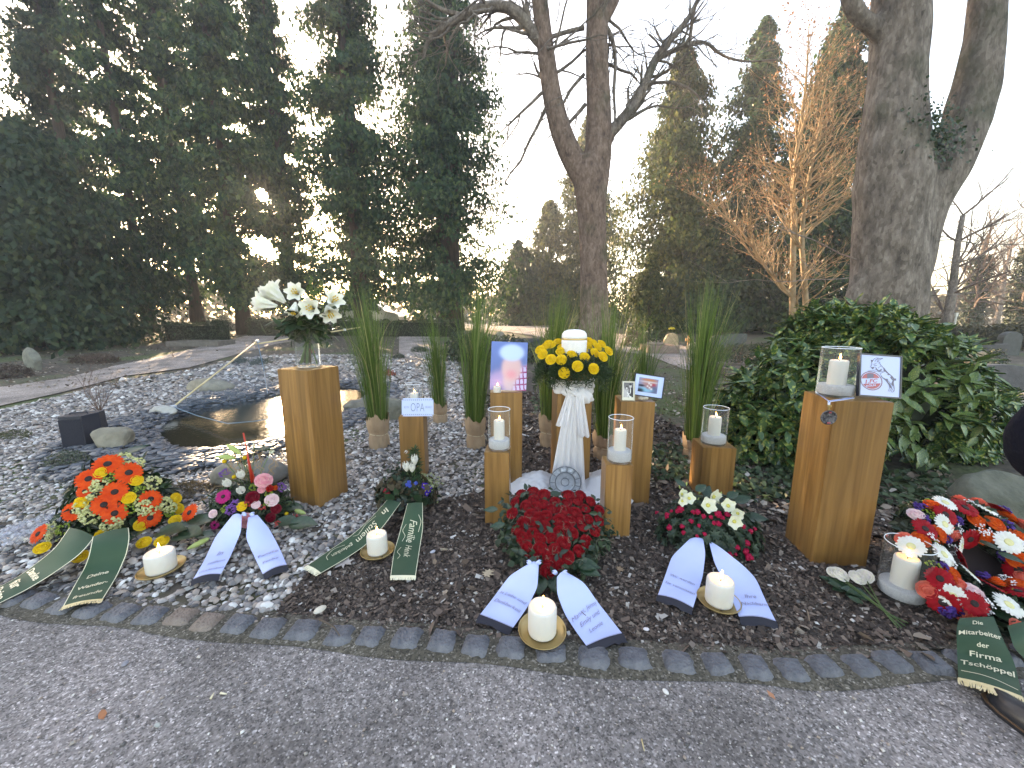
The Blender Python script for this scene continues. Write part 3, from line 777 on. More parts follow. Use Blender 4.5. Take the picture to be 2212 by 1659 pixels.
V, Fc = scatter(P, np.tile([0.1, -1, .2], (len(P), 1)), .055, .5, wid=.9)
obj('ivy', mesh('ivy', V - g0, Fc, IVY), root)['kind'] = 'stuff'

# orange twigged tree
OTW = M('orange_twigs', (.22, .145, .075), (.33, .23, .13), rough=.8, scale=4)
OTL = leafmat('withered_leaves', (.17, .085, .045), (.34, .19, .10), transl=.3)
OD = 13.5
g0 = GD(1722, OD)
root = thing('bare_tree', g0, 'slender bare tree with orange brown twigs in front of dark conifers', 'tree')
mb = MB(); rg = np.random.default_rng(9); tips = []
Q1, w1 = limb(mb, [(1712, 750), (1712, 600), (1715, 480), (1712, 400), (1722, 320), (1738, 220), (1745, 120), (1748, 40)], OD, [17, 15, 13, 12, 9, 7, 4, 2], 7)
Q2, w2 = limb(mb, [(1745, 750), (1738, 600), (1730, 520), (1740, 420), (1760, 330), (1775, 240), (1790, 150)], OD, [16, 14, 12, 9, 7, 5, 2], 7)
Q3, w3 = limb(mb, [(1755, 745), (1715, 640), (1660, 590), (1620, 520), (1560, 460), (1500, 420)], OD, [12, 10, 8, 6, 4, 2], 6)
for Q, w in ((Q1, w1), (Q2, w2), (Q3, w3)):
    for k in range(7 if Q is not Q3 else 3, len(Q)):
        for c in range(3):
            a = rg.uniform(0, 6.28)
            grow(mb, Q[k], (math.cos(a), math.sin(a) * .8, .75 + rg.uniform(-.3, .4)), max(.007, w[k] * .5), rg.uniform(1.0, 1.9) * (1.1 - .5 * k / len(Q)), 2, rg, .4, .06, 4, (2, 4), 4, .4)
obj('branches', mb.me('branches', OTW, True), root, -g0)['kind'] = 'stuff'
vv = np.array(mb.v)[rg.integers(0, len(mb.v), 2600)] + rg.normal(size=(2600, 3)) * .05
vv = vv[vv[:, 2] > 2.2]
V, Fc = scatter(vv, rg.normal(size=(len(vv), 3)), .085, .5)
obj('crown', mesh('crown', V - g0, Fc, OTL), root)['kind'] = 'stuff'

# bare trees along the right horizon
PINK = M('bare_twigs', (.12, .085, .07), (.19, .135, .11), rough=.9, scale=2)
def baretree(label, px, dist, h, r, seed, name='bare_tree', mat=PINK, depth=4, spread=.5, ivy=False, stems=1):
    rg = np.random.default_rng(seed); g = GD(px, dist)
    root = thing(name, g, label, 'tree', 'bare trees along the right horizon')
    mb = MB(); tk = MB()
    for s_ in range(stems):
        a = rg.uniform(0, 6.28); lean = .12 * (stems > 1)
        zs = np.linspace(0, h * .62, 6)
        pts = np.stack([.3 * s_ + zs * lean * math.cos(a) + .1 * np.sin(zs), zs * lean * math.sin(a), zs - .1], -1)
        tk.tube(pts, np.linspace(r, r * .45, 6), 8)
        for k in range(1, 6):
            for c in range(3):
                aa = rg.uniform(0, 6.28)
                grow(mb, pts[k], (math.cos(aa), math.sin(aa), .9), r * .4 * (1 - .1 * k), h * rg.uniform(.16, .28), depth - 1, rg, spread, .07, 4, (2, 4), 4, .45)
    obj('trunk', tk.me('trunk', BARK_P, True), root)
    obj('branches', mb.me('branches', mat), root)['kind'] = 'stuff'
    if ivy:
        n = 2600; zz = rg.uniform(0, h * .5, n); aa = rg.uniform(0, 6.28, n)
        rr = r * 1.2 + rg.uniform(0, .28, n)
        P = np.stack([rr * np.cos(aa), rr * np.sin(aa), zz], -1)
        V, Fc = scatter(P, np.stack([np.cos(aa), np.sin(aa), zz * 0 + .2], -1), .2)
        obj('ivy', mesh('ivy', V, Fc, IVY), root)['kind'] = 'stuff'
baretree('bare tree reaching up to the right beside the huge trunk', 2040, 17, 8.5, .18, 31, spread=.45)
baretree('ivy covered bare tree second from the right edge', 2095, 26, 9, .25, 32, ivy=True)
baretree('ivy covered bare tree at the right edge', 2195, 24, 9.5, .25, 33, ivy=True)
baretree('thin pale bare tree behind the orange twigged tree', 1815, 22, 11.5, .13, 34, depth=4, spread=.3)
baretree('reddish bare tree at the far right behind the hedge', 2150, 33, 10, .2, 35)
baretree('slim bare tree between huge trunk and orange twigged tree', 1800, 26, 9, .12, 36)
baretree('bare tree leaning beyond the right edge of the graves', 2290, 22, 9, .22, 38)
baretree('distant bare tree against the bright gap left of the centre tree', 1160, 46, 13, .22, 37)

# far thickets beyond the cemetery: one mass nobody could count
FAR = leafmat('far_thicket_leaves', (.05, .055, .03), (.14, .12, .075), transl=.4)
n = 11500
ang = rng.uniform(-1.05, 1.05, n); dist = rng.uniform(48, 66, n)
x = np.sin(ang) * dist * 1.25; y = np.cos(ang) * dist
top = np.where(ang < 0, 4.2, 2.8) + 1.3 * np.sin(ang * 9 + 1) + 1.2 * np.sin(ang * 23) + .8 * np.sin(ang * 51)
z = gz(x, y) + rng.random(n) ** .8 * np.maximum(.8, top)
V, Fc = scatter(np.stack([x, y, z], -1), rng.normal(size=(n, 3)), .95, .3)
stuff(obj('far_thicket', mesh('far_thicket', V, Fc, FAR)), 'hazy thicket of shrubs far beyond the graves', 'thicket')

# ------------------------------------------------------------------ hedges and shrubs
HEDGE = leafmat('hedge_leaves', (.014, .028, .014), (.035, .055, .024), transl=.2)
HEDGE2 = leafmat('brown_hedge_leaves', (.03, .035, .016), (.085, .07, .03), transl=.3)
TWIG = M('shrub_twigs', (.07, .05, .035), (.12, .09, .07), rough=.9, scale=5)
def hedge(name, label, a, b, depth, h, n, mat=HEDGE, size=.09, cat='hedge'):
    a, b = np.array(a), np.array(b); root = thing(name, (a + b) / 2, label, cat)
    u = b - a; L_ = np.linalg.norm(u[:2]); ang = math.atan2(u[1], u[0])
    P = rng.uniform(-.5, .5, (n, 3)); ax = rng.integers(0, 3, n); sg = rng.choice([-.5, .5], n)
    sg = np.where(ax == 2, .5, sg)
    P[np.arange(n), ax] = sg
    Nn = np.zeros((n, 3)); Nn[np.arange(n), ax] = np.sign(sg)
    P = P * np.array([L_, depth, h]) + rng.normal(size=(n, 3)) * .05; P[:, 2] += h / 2
    P[:, 2] += .05 * np.sin(P[:, 0] * 1.3)
    c, s = math.cos(ang), math.sin(ang); Rm = np.array([[c, -s, 0], [s, c, 0], [0, 0, 1]])
    P = P @ Rm.T; Nn = Nn @ Rm.T
    V, Fc = scatter(P, Nn, size, .6)
    obj('leaves', mesh('leaves', V, Fc, mat), root)['kind'] = 'stuff'
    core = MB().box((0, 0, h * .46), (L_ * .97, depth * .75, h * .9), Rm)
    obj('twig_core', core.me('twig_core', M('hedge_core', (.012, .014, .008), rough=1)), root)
    return root
def bush(name, label, loc, r, n, size, mat, cat='shrub', group=None, twigs=8, hemi=True, wid=.55, fill=.35):
    root = thing(name, loc, label, cat, group); r = np.array(r, float)
    d = rng.normal(size=(n, 3)); d /= np.linalg.norm(d, axis=1)[:, None]
    if hemi: d[:, 2] = np.abs(d[:, 2])
    lum = 1 + .13 * fbm(d[:, 0] * 3, d[:, 1] * 3, d[:, 2] * 3, int(abs(loc[0]) * 100) % 97)
    P = d * r * (lum * (1 - fill * rng.random(n) ** 2))[:, None]
    if not hemi: P[:, 2] += r[2]
    V, Fc = scatter(P, d + np.array([0, 0, .2]), size, .5, wid=wid)
    obj('leaves', mesh('leaves', V, Fc, mat), root)['kind'] = 'stuff'
    if twigs:
        mb = MB()
        for k in range(twigs):
            a = rng.uniform(0, 6.28); e = rng.uniform(.3, 1)
            mb.tube([(0, 0, 0), (r[0] * .35 * math.cos(a), r[1] * .35 * math.sin(a), r[2] * .4 * e + .02), (r[0] * .8 * math.cos(a), r[1] * .8 * math.sin(a), r[2] * .75 * e)], [.02 * r[0], .015 * r[0], .006 * r[0]], 4)
        obj('stems', mb.me('stems', TWIG), root)
    return root
hedge('clipped_hedge', 'low dark clipped hedge in front of the silver van', GD(545, 19.5), GD(800, 19.5), .7, .78, 5200)
hedge('clipped_hedge', 'low dark clipped hedge right of the van, ending at the centre path', GD(812, 19.3), GD(990, 19), .7, .72, 3800)
hedge('clipped_hedge', 'low dark hedge left of the lilies under the conifers', GD(368, 17.5), GD(482, 17.3), .9, .72, 3000)
hedge('clipped_hedge', 'long brownish hedge in front of the bare trees at far right', GD(2010, 15), GD(2330, 14), .9, .8, 4200, HEDGE2, .12)
bush('round_bush', 'round dark bush behind the grasses left of the portrait', GD(1090, 11.5), (.95, .7, .75), 2200, .09, HEDGE)
bush('round_bush', 'dark bush behind the tallest grass bundle', GD(1015, 12), (.9, .7, .85), 2000, .10, HEDGE)
bush('topiary_pine', 'flat topped small pine far behind the left hedge', GD(472, 25), (.9, .8, .9), 900, .16, HEDGE)
bush('golden_bush', 'yellowish round bush beside the centre tree', GD(1215, 16), (.8, .7, 1.0), 1500, .1, leafmat('golden_leaves', (.06, .07, .02), (.15, .14, .04), transl=.4))
bush('brown_bush', 'withered brown bush beside the raised stone grave', GD(1375, 15.5), (.55, .5, .55), 900, .09, leafmat('brown_leaves', (.08, .05, .035), (.16, .10, .07)))
bush('dark_bush', 'low dark bush behind the raised stone grave', GD(1415, 17), (.7, .5, .5), 900, .09, HEDGE)
bush('conical_bush', 'small dark conical evergreen between gravestones at right', GD(2165, 9.2), (.26, .26, .62), 900, .05, HEDGE)
bush('dark_bush', 'sprawling dark juniper under the orange twigged tree', GD(1640, 11.5), (1.5, .8, .55), 3200, .12, leafmat('juniper', (.03, .045, .025), (.08, .10, .06)), wid=.2)
for i, (px, py, s) in enumerate(((520, 785, .22), (566, 788, .28), (785, 770, .3), (905, 760, .28), (860, 775, .2), (1160, 750, .35), (700, 740, .35))):
    bush('lavender_clump', ('grey green lavender clump behind the pond, leftmost', 'grey green lavender clump second from left behind the pond', 'grey green lavender clump right of the lily vase', 'grey green clump beside the small centre path', 'grey green clump at the near end of the small centre path', 'grassy clump behind the portrait', 'grey green clump behind the lilies')[i], G(px, py), (s, s, s * .7), 420, .09, leafmat('lavender%d' % i, (.05, .065, .05), (.11, .13, .10)), 'plant', 'low clumps behind the pond', 0, wid=.22)
# ------------------------------------------------------------------ pedestals
def pedestal(name_label, c, w, h, rot, d=None):
    d = d or w
    import bmesh
    bm = bmesh.new(); bmesh.ops.create_cube(bm, size=1)
    for v in bm.verts: v.co = Vector((v.co.x * w, v.co.y * d, (v.co.z + .5) * h))
    bmesh.ops.bevel(bm, geom=bm.edges[:], offset=.003, segments=2, affect='EDGES')
    me = bpy.data.meshes.new('pedestal'); bm.to_mesh(me); bm.free(); me.materials.append(WOOD)
    o = obj('wooden_pedestal', me, None, (c[0], c[1], 0), (0, 0, rot))
    return tag(o, name_label, 'pedestal', 'wooden pedestals')
def front(px, py, w, rot):                   # pedestal centre from the middle of its front bottom edge
    p = U(px, py); return (p[0] - math.sin(rot) * w / 2, p[1] + math.cos(rot) * w / 2)
def topz(px, py, y): return D(px, py, y)[2]
PL = (-1.50, 2.86); pedestal('tall square wooden pedestal carrying the vase of white lilies', PL, .285, 1.02, R(-20))
c_opa = front(893, 1036, .205, R(2)); h_opa = topz(893, 900, c_opa[1] - .1)
pedestal('short wooden pedestal with the small white sign, behind the planted bowl', c_opa, .205, h_opa, R(3))
c_por = front(1093, 1058, .25, R(0)); h_por = topz(1095, 848, c_por[1] - .12)
pedestal('wooden pedestal under the large blurred portrait photo', c_por, .25, h_por, R(2))
c_gl = front(1074, 1133, .165, R(-3)); h_gl = topz(1074, 978, c_gl[1] - .08)
pedestal('short wooden pedestal with candle glass, front left of the portrait', c_gl, .165, h_gl, R(-3))
c_urn = front(1234, 1062, .27, R(0)); h_urn = .985
pedestal('tall wooden pedestal under the white urn, tied with white cloth', c_urn, .27, h_urn, R(3))
c_gr = front(1331, 1161, .165, R(-3)); h_gr = topz(1335, 1005, c_gr[1] - .08)
pedestal('short wooden pedestal with candle glass, right of the red rose heart', c_gr, .165, h_gr, R(-3))
c_ph = front(1366, 1088, .235, R(-4)); h_ph = topz(1378, 868, c_ph[1] - .12)
pedestal('wooden pedestal carrying the two framed photographs', c_ph, .24, h_ph, R(-4))
c_r8 = front(1545, 1078, .24, R(-6)); h_r8 = topz(1550, 968, c_r8[1] - .12)
pedestal('low wooden pedestal with candle glass behind the white hellebores', c_r8, .24, h_r8, R(-6))
c_big = front(1811, 1223, .28, R(-8)); h_big = topz(1868, 868, c_big[1] - .14)
pedestal('tallest wooden pedestal on the right with the club picture', c_big, .28, h_big, R(-8))

# ------------------------------------------------------------------ candles, glasses, plates
def candle_me(r, h, seed=0):
    mb = MB(); rg = np.random.default_rng(seed)
    mb.lathe([(0.0, .0005), (r * .97, 0), (r, .006), (r * 1.0, h * .5), (r * .99, h - .010), (r * .95, h - .003), (r * .84, h), (r * .78, h - .004), (r * .4, h - .009), (.0, h - .010)], 28)
    return mb.me('wax', WAX, True)
def add_candle(pos, r, h, label, group, seed=0, tilt=0):
    t = thing('candle', pos, label, 'candle', group)
    obj('wax', candle_me(r, h, seed), t)
    wk = obj('wick', MB().tube([(0, 0, h - .012), (.001, 0, h), (.004, .001, h + .010)], .0016, 5).me('wick', WICK), t)
    fl = MB().lathe([(.0002, 0), (.0035, .003), (.0048, .009), (.0040, .017), (.0018, .026), (.0002, .033)], 10)
    s = r / .045
    f = obj('flame', fl.me('flame', FLAME, True), t, (.003, 0, h + .004)); f.scale = (s * 1.0,) * 3
    f2 = obj('flame_core', MB().lathe([(.0002, 0), (.0034, .004), (.0030, .010), (.0002, .018)], 8).me('flame_core', FLAMEC, True), f, (0, -.0022, .002))
    return t
def add_glass(pos, r, h, label, sand=.075):
    t = thing('candle_glass', pos, label, 'candle glass', 'glass cylinders with candles')
    w = .0035
    obj('glass_wall', MB().lathe([(.0005, .001), (r - .006, .001), (r, .007), (r, h)], 40, cap=False).me('glass_wall', GLASS, True), t)
    obj('rim', MB().lathe([(r - w, h - .0005), (r - w * .5, h + .0025), (r + .0005, h - .0005)], 40, cap=False).me('rim', M('glass_rim', (.75, .79, .82), rough=.1), True), t)
    rr = r - w - .002
    prof = [(.0005, .012), (rr * .95, .013), (rr, .02), (rr, sand * .93), (rr * .97, sand), (rr * .8, sand * .98), (rr * .5, sand * 1.03), (.0005, sand * 1.03)]
    obj('sand', MB().lathe(prof, 32).me('sand', SAND, True), t)
    return t
gl_list = [
 ((c_gl[0] + .01, c_gl[1], h_gl), .075, .275, 'clear glass cylinder on the short pedestal left of the rose heart', .036, .125, .07),
 ((c_gr[0] + .012, c_gr[1] - .005, h_gr), .077, .285, 'clear glass cylinder on the short pedestal right of the rose heart', .037, .13, .075),
 ((c_r8[0] - .005, c_r8[1], h_r8), .092, .285, 'clear glass cylinder on the low pedestal behind the hellebores', .045, .14, .068),
 ((c_big[0] - .05, c_big[1] + .02, h_big), .088, .27, 'clear glass cylinder beside the club picture on the tallest pedestal', .044, .13, .065),
 ((c_opa[0] + .01, c_opa[1] + .03, h_opa), .072, .26, 'clear glass cylinder behind the small white sign', .036, .11, .06),
]
p = U(1957, 1298)
gl_list.append(((p[0], p[1] + .03, .008), .095, .285, 'clear glass cylinder standing on the mulch beside the round wreath', .050, .14, .065))
cl = ['white pillar candle in the glass left of the rose heart', 'white pillar candle in the glass right of the rose heart', 'white pillar candle in the glass behind the hellebores', 'white pillar candle in the glass beside the club picture', 'white pillar candle in the glass behind the small sign', 'white pillar candle in the glass on the mulch by the wreath']
for i, (pos, r, h, lab, cr, ch, sd) in enumerate(gl_list):
    add_glass(pos, r, h, lab, sd)
    add_candle((pos[0], pos[1], pos[2] + sd * .8), cr, ch + .02, cl[i], 'candles in glasses', i)
def add_plate(pos, r, label, tilt=(0, 0)):
    mb = MB().lathe([(.0005, .0), (r * .78, 0), (r * .9, .004), (r * .985, .014), (r, .017), (r * .985, .0185), (r * .95, .013), (r * .86, .006), (.0005, .005)], 40)
    o = obj('candle_plate', mb.me('candle_plate', BRASS, True), None, pos, (tilt[0], tilt[1], 0))
    return tag(o, label, 'plate', 'brass candle plates')
for i, (px, py, r, h, pr, la, lb) in enumerate((
  (1171, 1372, .062, .125, .105, 'brass plate on the cobbles in front of the rose heart', 'thick white candle in front of the red rose heart'),
  (350, 1230, .068, .105, .108, 'brass plate on the pebbles between the orange spray and white ribbons', 'thick white candle on the pebbles beside the orange gerbera spray'),
  (816, 1192, .058, .115, .098, 'brass plate between the two green ribbons of the planted bowl', 'thick white candle between the green ribbons of the planted bowl'),
  (1552, 1300, .062, .12, .098, 'brass plate between the white ribbons under the azaleas', 'thick white candle between the white ribbons under the azaleas'))):
    p = U(px, py, .02)
    z = .018 if i != 0 else .03
    if i == 0: z = .036
    add_plate((p[0], p[1], z), pr, la, (R(3) if i == 0 else 0, R(-3) if i == 1 else 0))
    add_candle((p[0], p[1], z + .0052), r, h, lb, 'candles on brass plates', 20 + i)

# ------------------------------------------------------------------ pictures and signs
def board(name, label, cat, corners_px, dist_bottom, lean, frame_mat, fw=.008, thick=.012, pic=None, nu=70, nv=80, base_z=None, extra=None):
    """corners_px: tl,tr,br,bl of the picture in the photo; bottom edge stands at dist_bottom, leaning back."""
    tl, tr, br, bl = [np.array(q, float) for q in corners_px]
    Bl = D(*bl, dist_bottom); Br = D(*br, dist_bottom)
    if base_z is not None:
        sh = base_z - min(Bl[2], Br[2]); Bl[2] += 0; Br[2] += 0
    def up(q, b):                            # the point above b on the leaning plane
        d = ray(*q); t = b[1] / d[1]
        for _ in range(20):
            P = ORG + d * t
            t = (b[1] + lean * max(0, P[2] - b[2])) / d[1]
        return ORG + d * t
    Tl, Tr = up(tl, Bl), up(tr, Br)
    w = (np.linalg.norm(Tr - Tl) + np.linalg.norm(Br - Bl)) / 2
    h = (np.linalg.norm(Tl - Bl) + np.linalg.norm(Tr - Br)) / 2
    X = (Br - Bl) + (Tr - Tl); X /= np.linalg.norm(X)
    Yv = (Tl - Bl) + (Tr - Br); Yv -= X * Yv.dot(X); Yv /= np.linalg.norm(Yv)
    Zv = np.cross(X, Yv)
    ctr = (Bl + Br) / 2
    if base_z is not None:
        low = min((ctr + X * w / 2)[2], (ctr - X * w / 2)[2]); ctr[2] += base_z - low + .001
    root = thing(name, ctr, label, cat)
    root.matrix_world = Matrix.Translation(ctr) @ Matrix(np.stack([X, Yv, Zv], -1).tolist()).to_4x4()
    mb = MB().box((0, h / 2, -thick / 2), (w, h, thick))
    obj('backing', mb.me('backing', frame_mat), root)
    if fw > 0:
        f = MB()
        for (cx, cy, sx, sy) in ((0, fw / 2, w, fw), (0, h - fw / 2, w, fw), (-w / 2 + fw / 2, h / 2, fw, h - 2 * fw), (w / 2 - fw / 2, h / 2, fw, h - 2 * fw)):
            f.box((cx, cy, .002), (sx, sy, .006))
        obj('frame', f.me('frame', frame_mat), root)
    if pic:
        iw, ih = w - 2 * fw, h - 2 * fw
        u, v = np.meshgrid(np.linspace(0, 1, nu), np.linspace(0, 1, nv))
        P = np.stack([(u - .5) * iw, fw + v * ih, np.full_like(u, .0015)], -1)
        a, b = u.shape; ii = np.arange(a * b).reshape(a, b)
        Fq = np.stack([ii[:-1, :-1], ii[:-1, 1:], ii[1:, 1:], ii[1:, :-1]], -1).reshape(-1, 4)
        obj('picture', mesh('picture', P.reshape(-1, 3), Fq, PRINT, True, pic(u, v).reshape(-1, 3)), root)
    return root, w, h
def soft(d, e): return 1 / (1 + np.exp(np.clip(d / e, -40, 40)))
def ell(u, v, cx, cy, rx, ry): return np.sqrt(((u - cx) / rx) ** 2 + ((v - cy) / ry) ** 2) - 1
def mixc(base, m, c): return base * (1 - m[..., None]) + np.array(c) * m[..., None]
def pic_portrait(u, v):
    c = np.ones(u.shape + (3,)) * np.array(lin(86, 112, 178))
    c = mixc(c, soft(v - .55, .15), lin(70, 90, 150))
    c = mixc(c, soft(ell(u, v, .50, .12, .62, .30), .10), lin(168, 140, 186))     # shirt, blurred
    pl = (np.abs(((u * 9 + v * 1.2) % 1) - .5) < .16) | (np.abs(((v * 8 - u * .6) % 1) - .5) < .13)
    right = soft(.56 - u + .0 * v, .03) * soft(v - .42 - .25 * (u - .6), .02)
    c = mixc(c, right, lin(196, 176, 222)); c = mixc(c, right * pl, lin(150, 52, 110))
    c = mixc(c, soft(ell(u, v, .52, .18, .16, .22), .15), lin(200, 170, 178))       # open collar
    c = mixc(c, soft(ell(u, v, .58, .46, .27, .28), .08), lin(212, 168, 168))       # blurred face
    c = mixc(c, soft(ell(u, v, .58, .33, .13, .08), .3), lin(222, 140, 150))
    c = mixc(c, soft(ell(u, v, .57, .78, .33, .17), .08), lin(178, 200, 242))       # pale hair
    return c
PBLUE = M('print_edge', (.10, .12, .3), rough=.4)
board('portrait_photo', 'large unframed portrait print of a man in a checked shirt, face blurred', 'photograph', [(1068, 738), (1146, 741), (1136.5, 845), (1058, 842)], c_por[1] - .06, .22, PBLUE, 0, .006, pic_portrait, 90, 120, h_por)
add_candle((D(1074, 840, c_por[1] - .11)[0], c_por[1] - .11, h_por), .03, .05, 'small white candle standing before the portrait photo', None, 40)
def pic_wedding(u, v):
    c = np.ones(u.shape + (3,)) * np.array(lin(206, 204, 190))
    ins = (u > .10) & (u < .90) & (v > .14) & (v < .95)
    g = np.ones(u.shape + (3,)) * np.array(lin(92, 90, 94)); g = mixc(g, soft(v - .5, .2), lin(60, 60, 66))
    g = mixc(g, soft(ell(u, v, .30, .36, .24, .36), .1), lin(172, 170, 172))     # bride
    g = mixc(g, soft(ell(u, v, .34, .66, .13, .12), .1), lin(40, 38, 42)); g = mixc(g, soft(ell(u, v, .34, .63, .07, .07), .1), lin(196, 192, 192))
    g = mixc(g, soft(ell(u, v, .72, .36, .22, .34), .08), lin(34, 33, 42))        # groom
    g = mixc(g, soft(ell(u, v, .66, .50, .045, .16), .1), lin(200, 200, 205))
    g = mixc(g, soft(ell(u, v, .66, .76, .10, .10), .1), lin(186, 184, 184)); g = mixc(g, soft(ell(u, v, .65, .85, .11, .06), .1), lin(34, 32, 38))
    for a, b in ((.42, .38), (.5, .3), (.57, .22), (.46, .22), (.62, .17), (.70, .17), (.54, .34)):
        g = mixc(g, soft(ell(u, v, a, b, .05, .035), .15), lin(222, 222, 222))
    return np.where(ins[..., None], g, c)
FRG = M('silver_frame', (.42, .40, .33), rough=.35, metal=.5)
board('framed_photo', 'small black and white wedding photo in a thin silver frame', 'photograph', [(1342, 818.5), (1371, 820), (1370.5, 861), (1344, 861)], c_ph[1] - .085, .18, FRG, .004, .012, pic_wedding, 60, 80, h_ph)
def pic_party(u, v):
    c = np.ones(u.shape + (3,)) * np.array(lin(190, 208, 246))
    ins = (u > .13) & (u < .82) & (v > .17) & (v < .86)
    g = np.ones(u.shape + (3,)) * np.array(lin(128, 140, 176))
    g = mixc(g, soft(ell(u, v, .52, .62, .26, .24), .2), lin(176, 128, 122))
    g = mixc(g, soft(ell(u, v, .5, .78, .26, .05), .2), lin(190, 120, 84)); g = mixc(g, soft(ell(u, v, .52, .68, .3, .03), .3), lin(206, 190, 190))
    g = mixc(g, soft(ell(u, v, .67, .55, .07, .08), .2), lin(196, 60, 66)); g = mixc(g, soft(ell(u, v, .70, .33, .12, .2), .2), lin(92, 96, 128))
    g = mixc(g, soft(ell(u, v, .38, .30, .24, .10), .2), lin(120, 186, 214)); g = mixc(g, soft(ell(u, v, .20, .24, .14, .10), .2), lin(20, 26, 38))
    g = mixc(g, soft(ell(u, v, .23, .48, .13, .05), .2), lin(30, 34, 50)); g = mixc(g, soft(ell(u, v, .50, .45, .08, .1), .3), lin(150, 82, 90))
    for a, b in ((.46, .48), (.53, .42), (.57, .56), (.50, .62), (.60, .36)): g = mixc(g, soft(ell(u, v, a, b, .03, .04), .3), lin(225, 215, 215))
    return np.where(ins[..., None], g, c)
board('framed_photo', 'wide photo of a party table in a thin black frame, leaning askew', 'photograph', [(1372.5, 806), (1439, 814), (1429, 863), (1367, 852)], c_ph[1] + .0, .2, BLACKF, .006, .012, pic_party, 80, 70, None)

# club picture: printed emblem as flat shapes on the sheet
cp, w, h = board('club_picture', 'white picture of a goat leaning on a red round club crest, black frame', 'picture', [(1872, 770), (1962, 776), (1945, 867), (1852, 860)], c_big[1] - .075, .22, BLACKF, .008, .014, None, base_z=h_big)
PAPERW = M('white_sheet', (.48, .56, .86), rough=.3); REDP = M('red_print', (.42, .07, .09), rough=.35); INKP = M('ink_print', (.10, .09, .16), rough=.35); GREYP = M('grey_red_print', (.22, .09, .12), rough=.35)  # the sheet's white has the blue of the shade mixed into its colour
obj('sheet', MB().box((0, h / 2, .001), (w - .014, h - .014, .001)).me('sheet', PAPERW), cp)
# photo zoom (1885 x 1659) corner points: tl(500,175) tr(1670,265) br(1390,1480) bl(205,1330)
_q = [np.array(a, float) for a in ((500, 175), (1670, 265), (1390, 1480), (205, 1330))]
def sheet_uv(x, y):                          # inverse bilinear by iteration
    u = v = .5
    for _ in range(30):
        top = _q[0] * (1 - u) + _q[1] * u; bot = _q[3] * (1 - u) + _q[2] * u
        P = top * (1 - v) + bot * v; e = np.array((x, y)) - P
        du = (_q[1] - _q[0]) * (1 - v) + (_q[2] - _q[3]) * v; dv = bot - top
        s = np.linalg.solve(np.stack([du, dv], -1), e); u += s[0]; v += s[1]
    return ((u - .5) * (w - .018), .009 + (1 - v) * (h - .018))
def flat(pts, mat, name, z=.0022):
    import bmesh
    V = [(*sheet_uv(*p), z) for p in pts]
    me = mesh(name, np.array(V), [tuple(range(len(V)))], mat)
    obj(name, me, cp)
def stroke(lines, wd, mat, name, z=.0026):
    mb = MB()
    for pts in lines:
        Q = np.array([sheet_uv(*p) for p in pts]); T = np.gradient(Q, axis=0); T /= np.linalg.norm(T, axis=1)[:, None] + 1e-9
        Nn = np.stack([-T[:, 1], T[:, 0]], -1) * wd / 2
        Pq = np.stack([np.column_stack([Q - Nn, np.full(len(Q), z)]), np.column_stack([Q + Nn, np.full(len(Q), z)])], 1)
        mb.grid(Pq)
    obj(name, mb.me(name, mat), cp)
def oval(cx, cy, rx, ry, a0=0, a1=360, n=40, rot=0):
    t = np.radians(np.linspace(a0, a1, n)); c, s = math.cos(rot), math.sin(rot)
    return [(cx + rx * math.cos(a) * c - ry * math.sin(a) * s, cy + rx * math.cos(a) * s + ry * math.sin(a) * c) for a in t]
K = .0008
flat(oval(640, 950, 335, 285)[:-1], GREYP, 'crest_ring', .0020)
flat(oval(635, 948, 305, 255)[:-1], PAPERW, 'crest_white', .0023)
def band(y0, y1):
    pts = [q for q in oval(632, 948, 288, 238, n=160)[:-1] if y0 <= q[1] <= y1]
    c = np.mean(pts, 0); return sorted(pts, key=lambda q: math.atan2(q[1] - c[1], q[0] - c[0]))
flat(band(700, 878), REDP, 'crest_top', .0026); flat(band(1022, 1190), REDP, 'crest_bottom', .0026)
flat([(545, 735), (650, 725), (745, 745), (725, 860), (520, 878)], INKP, 'cathedral_mark', .0028)
def sheet_text(body, cx, cy, hh, mat, bold, shear, wide):
    V, Fc, sz = text_geo(body, shear, 1.0, bold); s = hh / sz[1]
    X0 = np.array(sheet_uv(cx, cy)); X1 = np.array(sheet_uv(cx + wide / 2, cy - wide * .03)); k = np.linalg.norm(X1 - X0) * 2 / sz[0]
    ya = np.array(sheet_uv(cx, cy + hh / 2)); kk = np.linalg.norm(ya - X0) * 2 / sz[1]
    ang = math.atan2(*(X1 - X0)[::-1]); c, sn = math.cos(ang), math.sin(ang)
    Q = np.stack([V[:, 0] * k, V[:, 1] * kk], -1) @ np.array([[c, sn], [-sn, c]]) + X0
    obj('lettering', mesh('lettering', np.column_stack([Q, np.full(len(Q), .0030)]), Fc, mat), cp)
sheet_text('1.FC', 635, 955, 118, REDP, .03, .25, 400)
sheet_text('KÖLN', 590, 1080, 66, PAPERW, .03, .1, 300)
flat([(1040, 520), (1110, 580), (1200, 720), (1310, 830), (1350, 900), (1300, 905), (1265, 940), (1230, 870), (1270, 830), (1210, 770), (1160, 740), (1120, 690), (1070, 680), (1085, 600)], INKP, 'goat_back')
flat([(850, 520), (885, 600), (930, 650), (1000, 610), (1025, 600), (1020, 650), (940, 690), (880, 650), (845, 600)], INKP, 'goat_chest')
flat([(960, 770), (1010, 860), (1080, 900), (1150, 905), (1140, 1000), (1190, 1070), (1220, 1150), (1215, 1230), (1170, 1180), (1140, 1090), (1090, 990), (1060, 940), (1010, 900), (965, 840)], INKP, 'goat_leg')
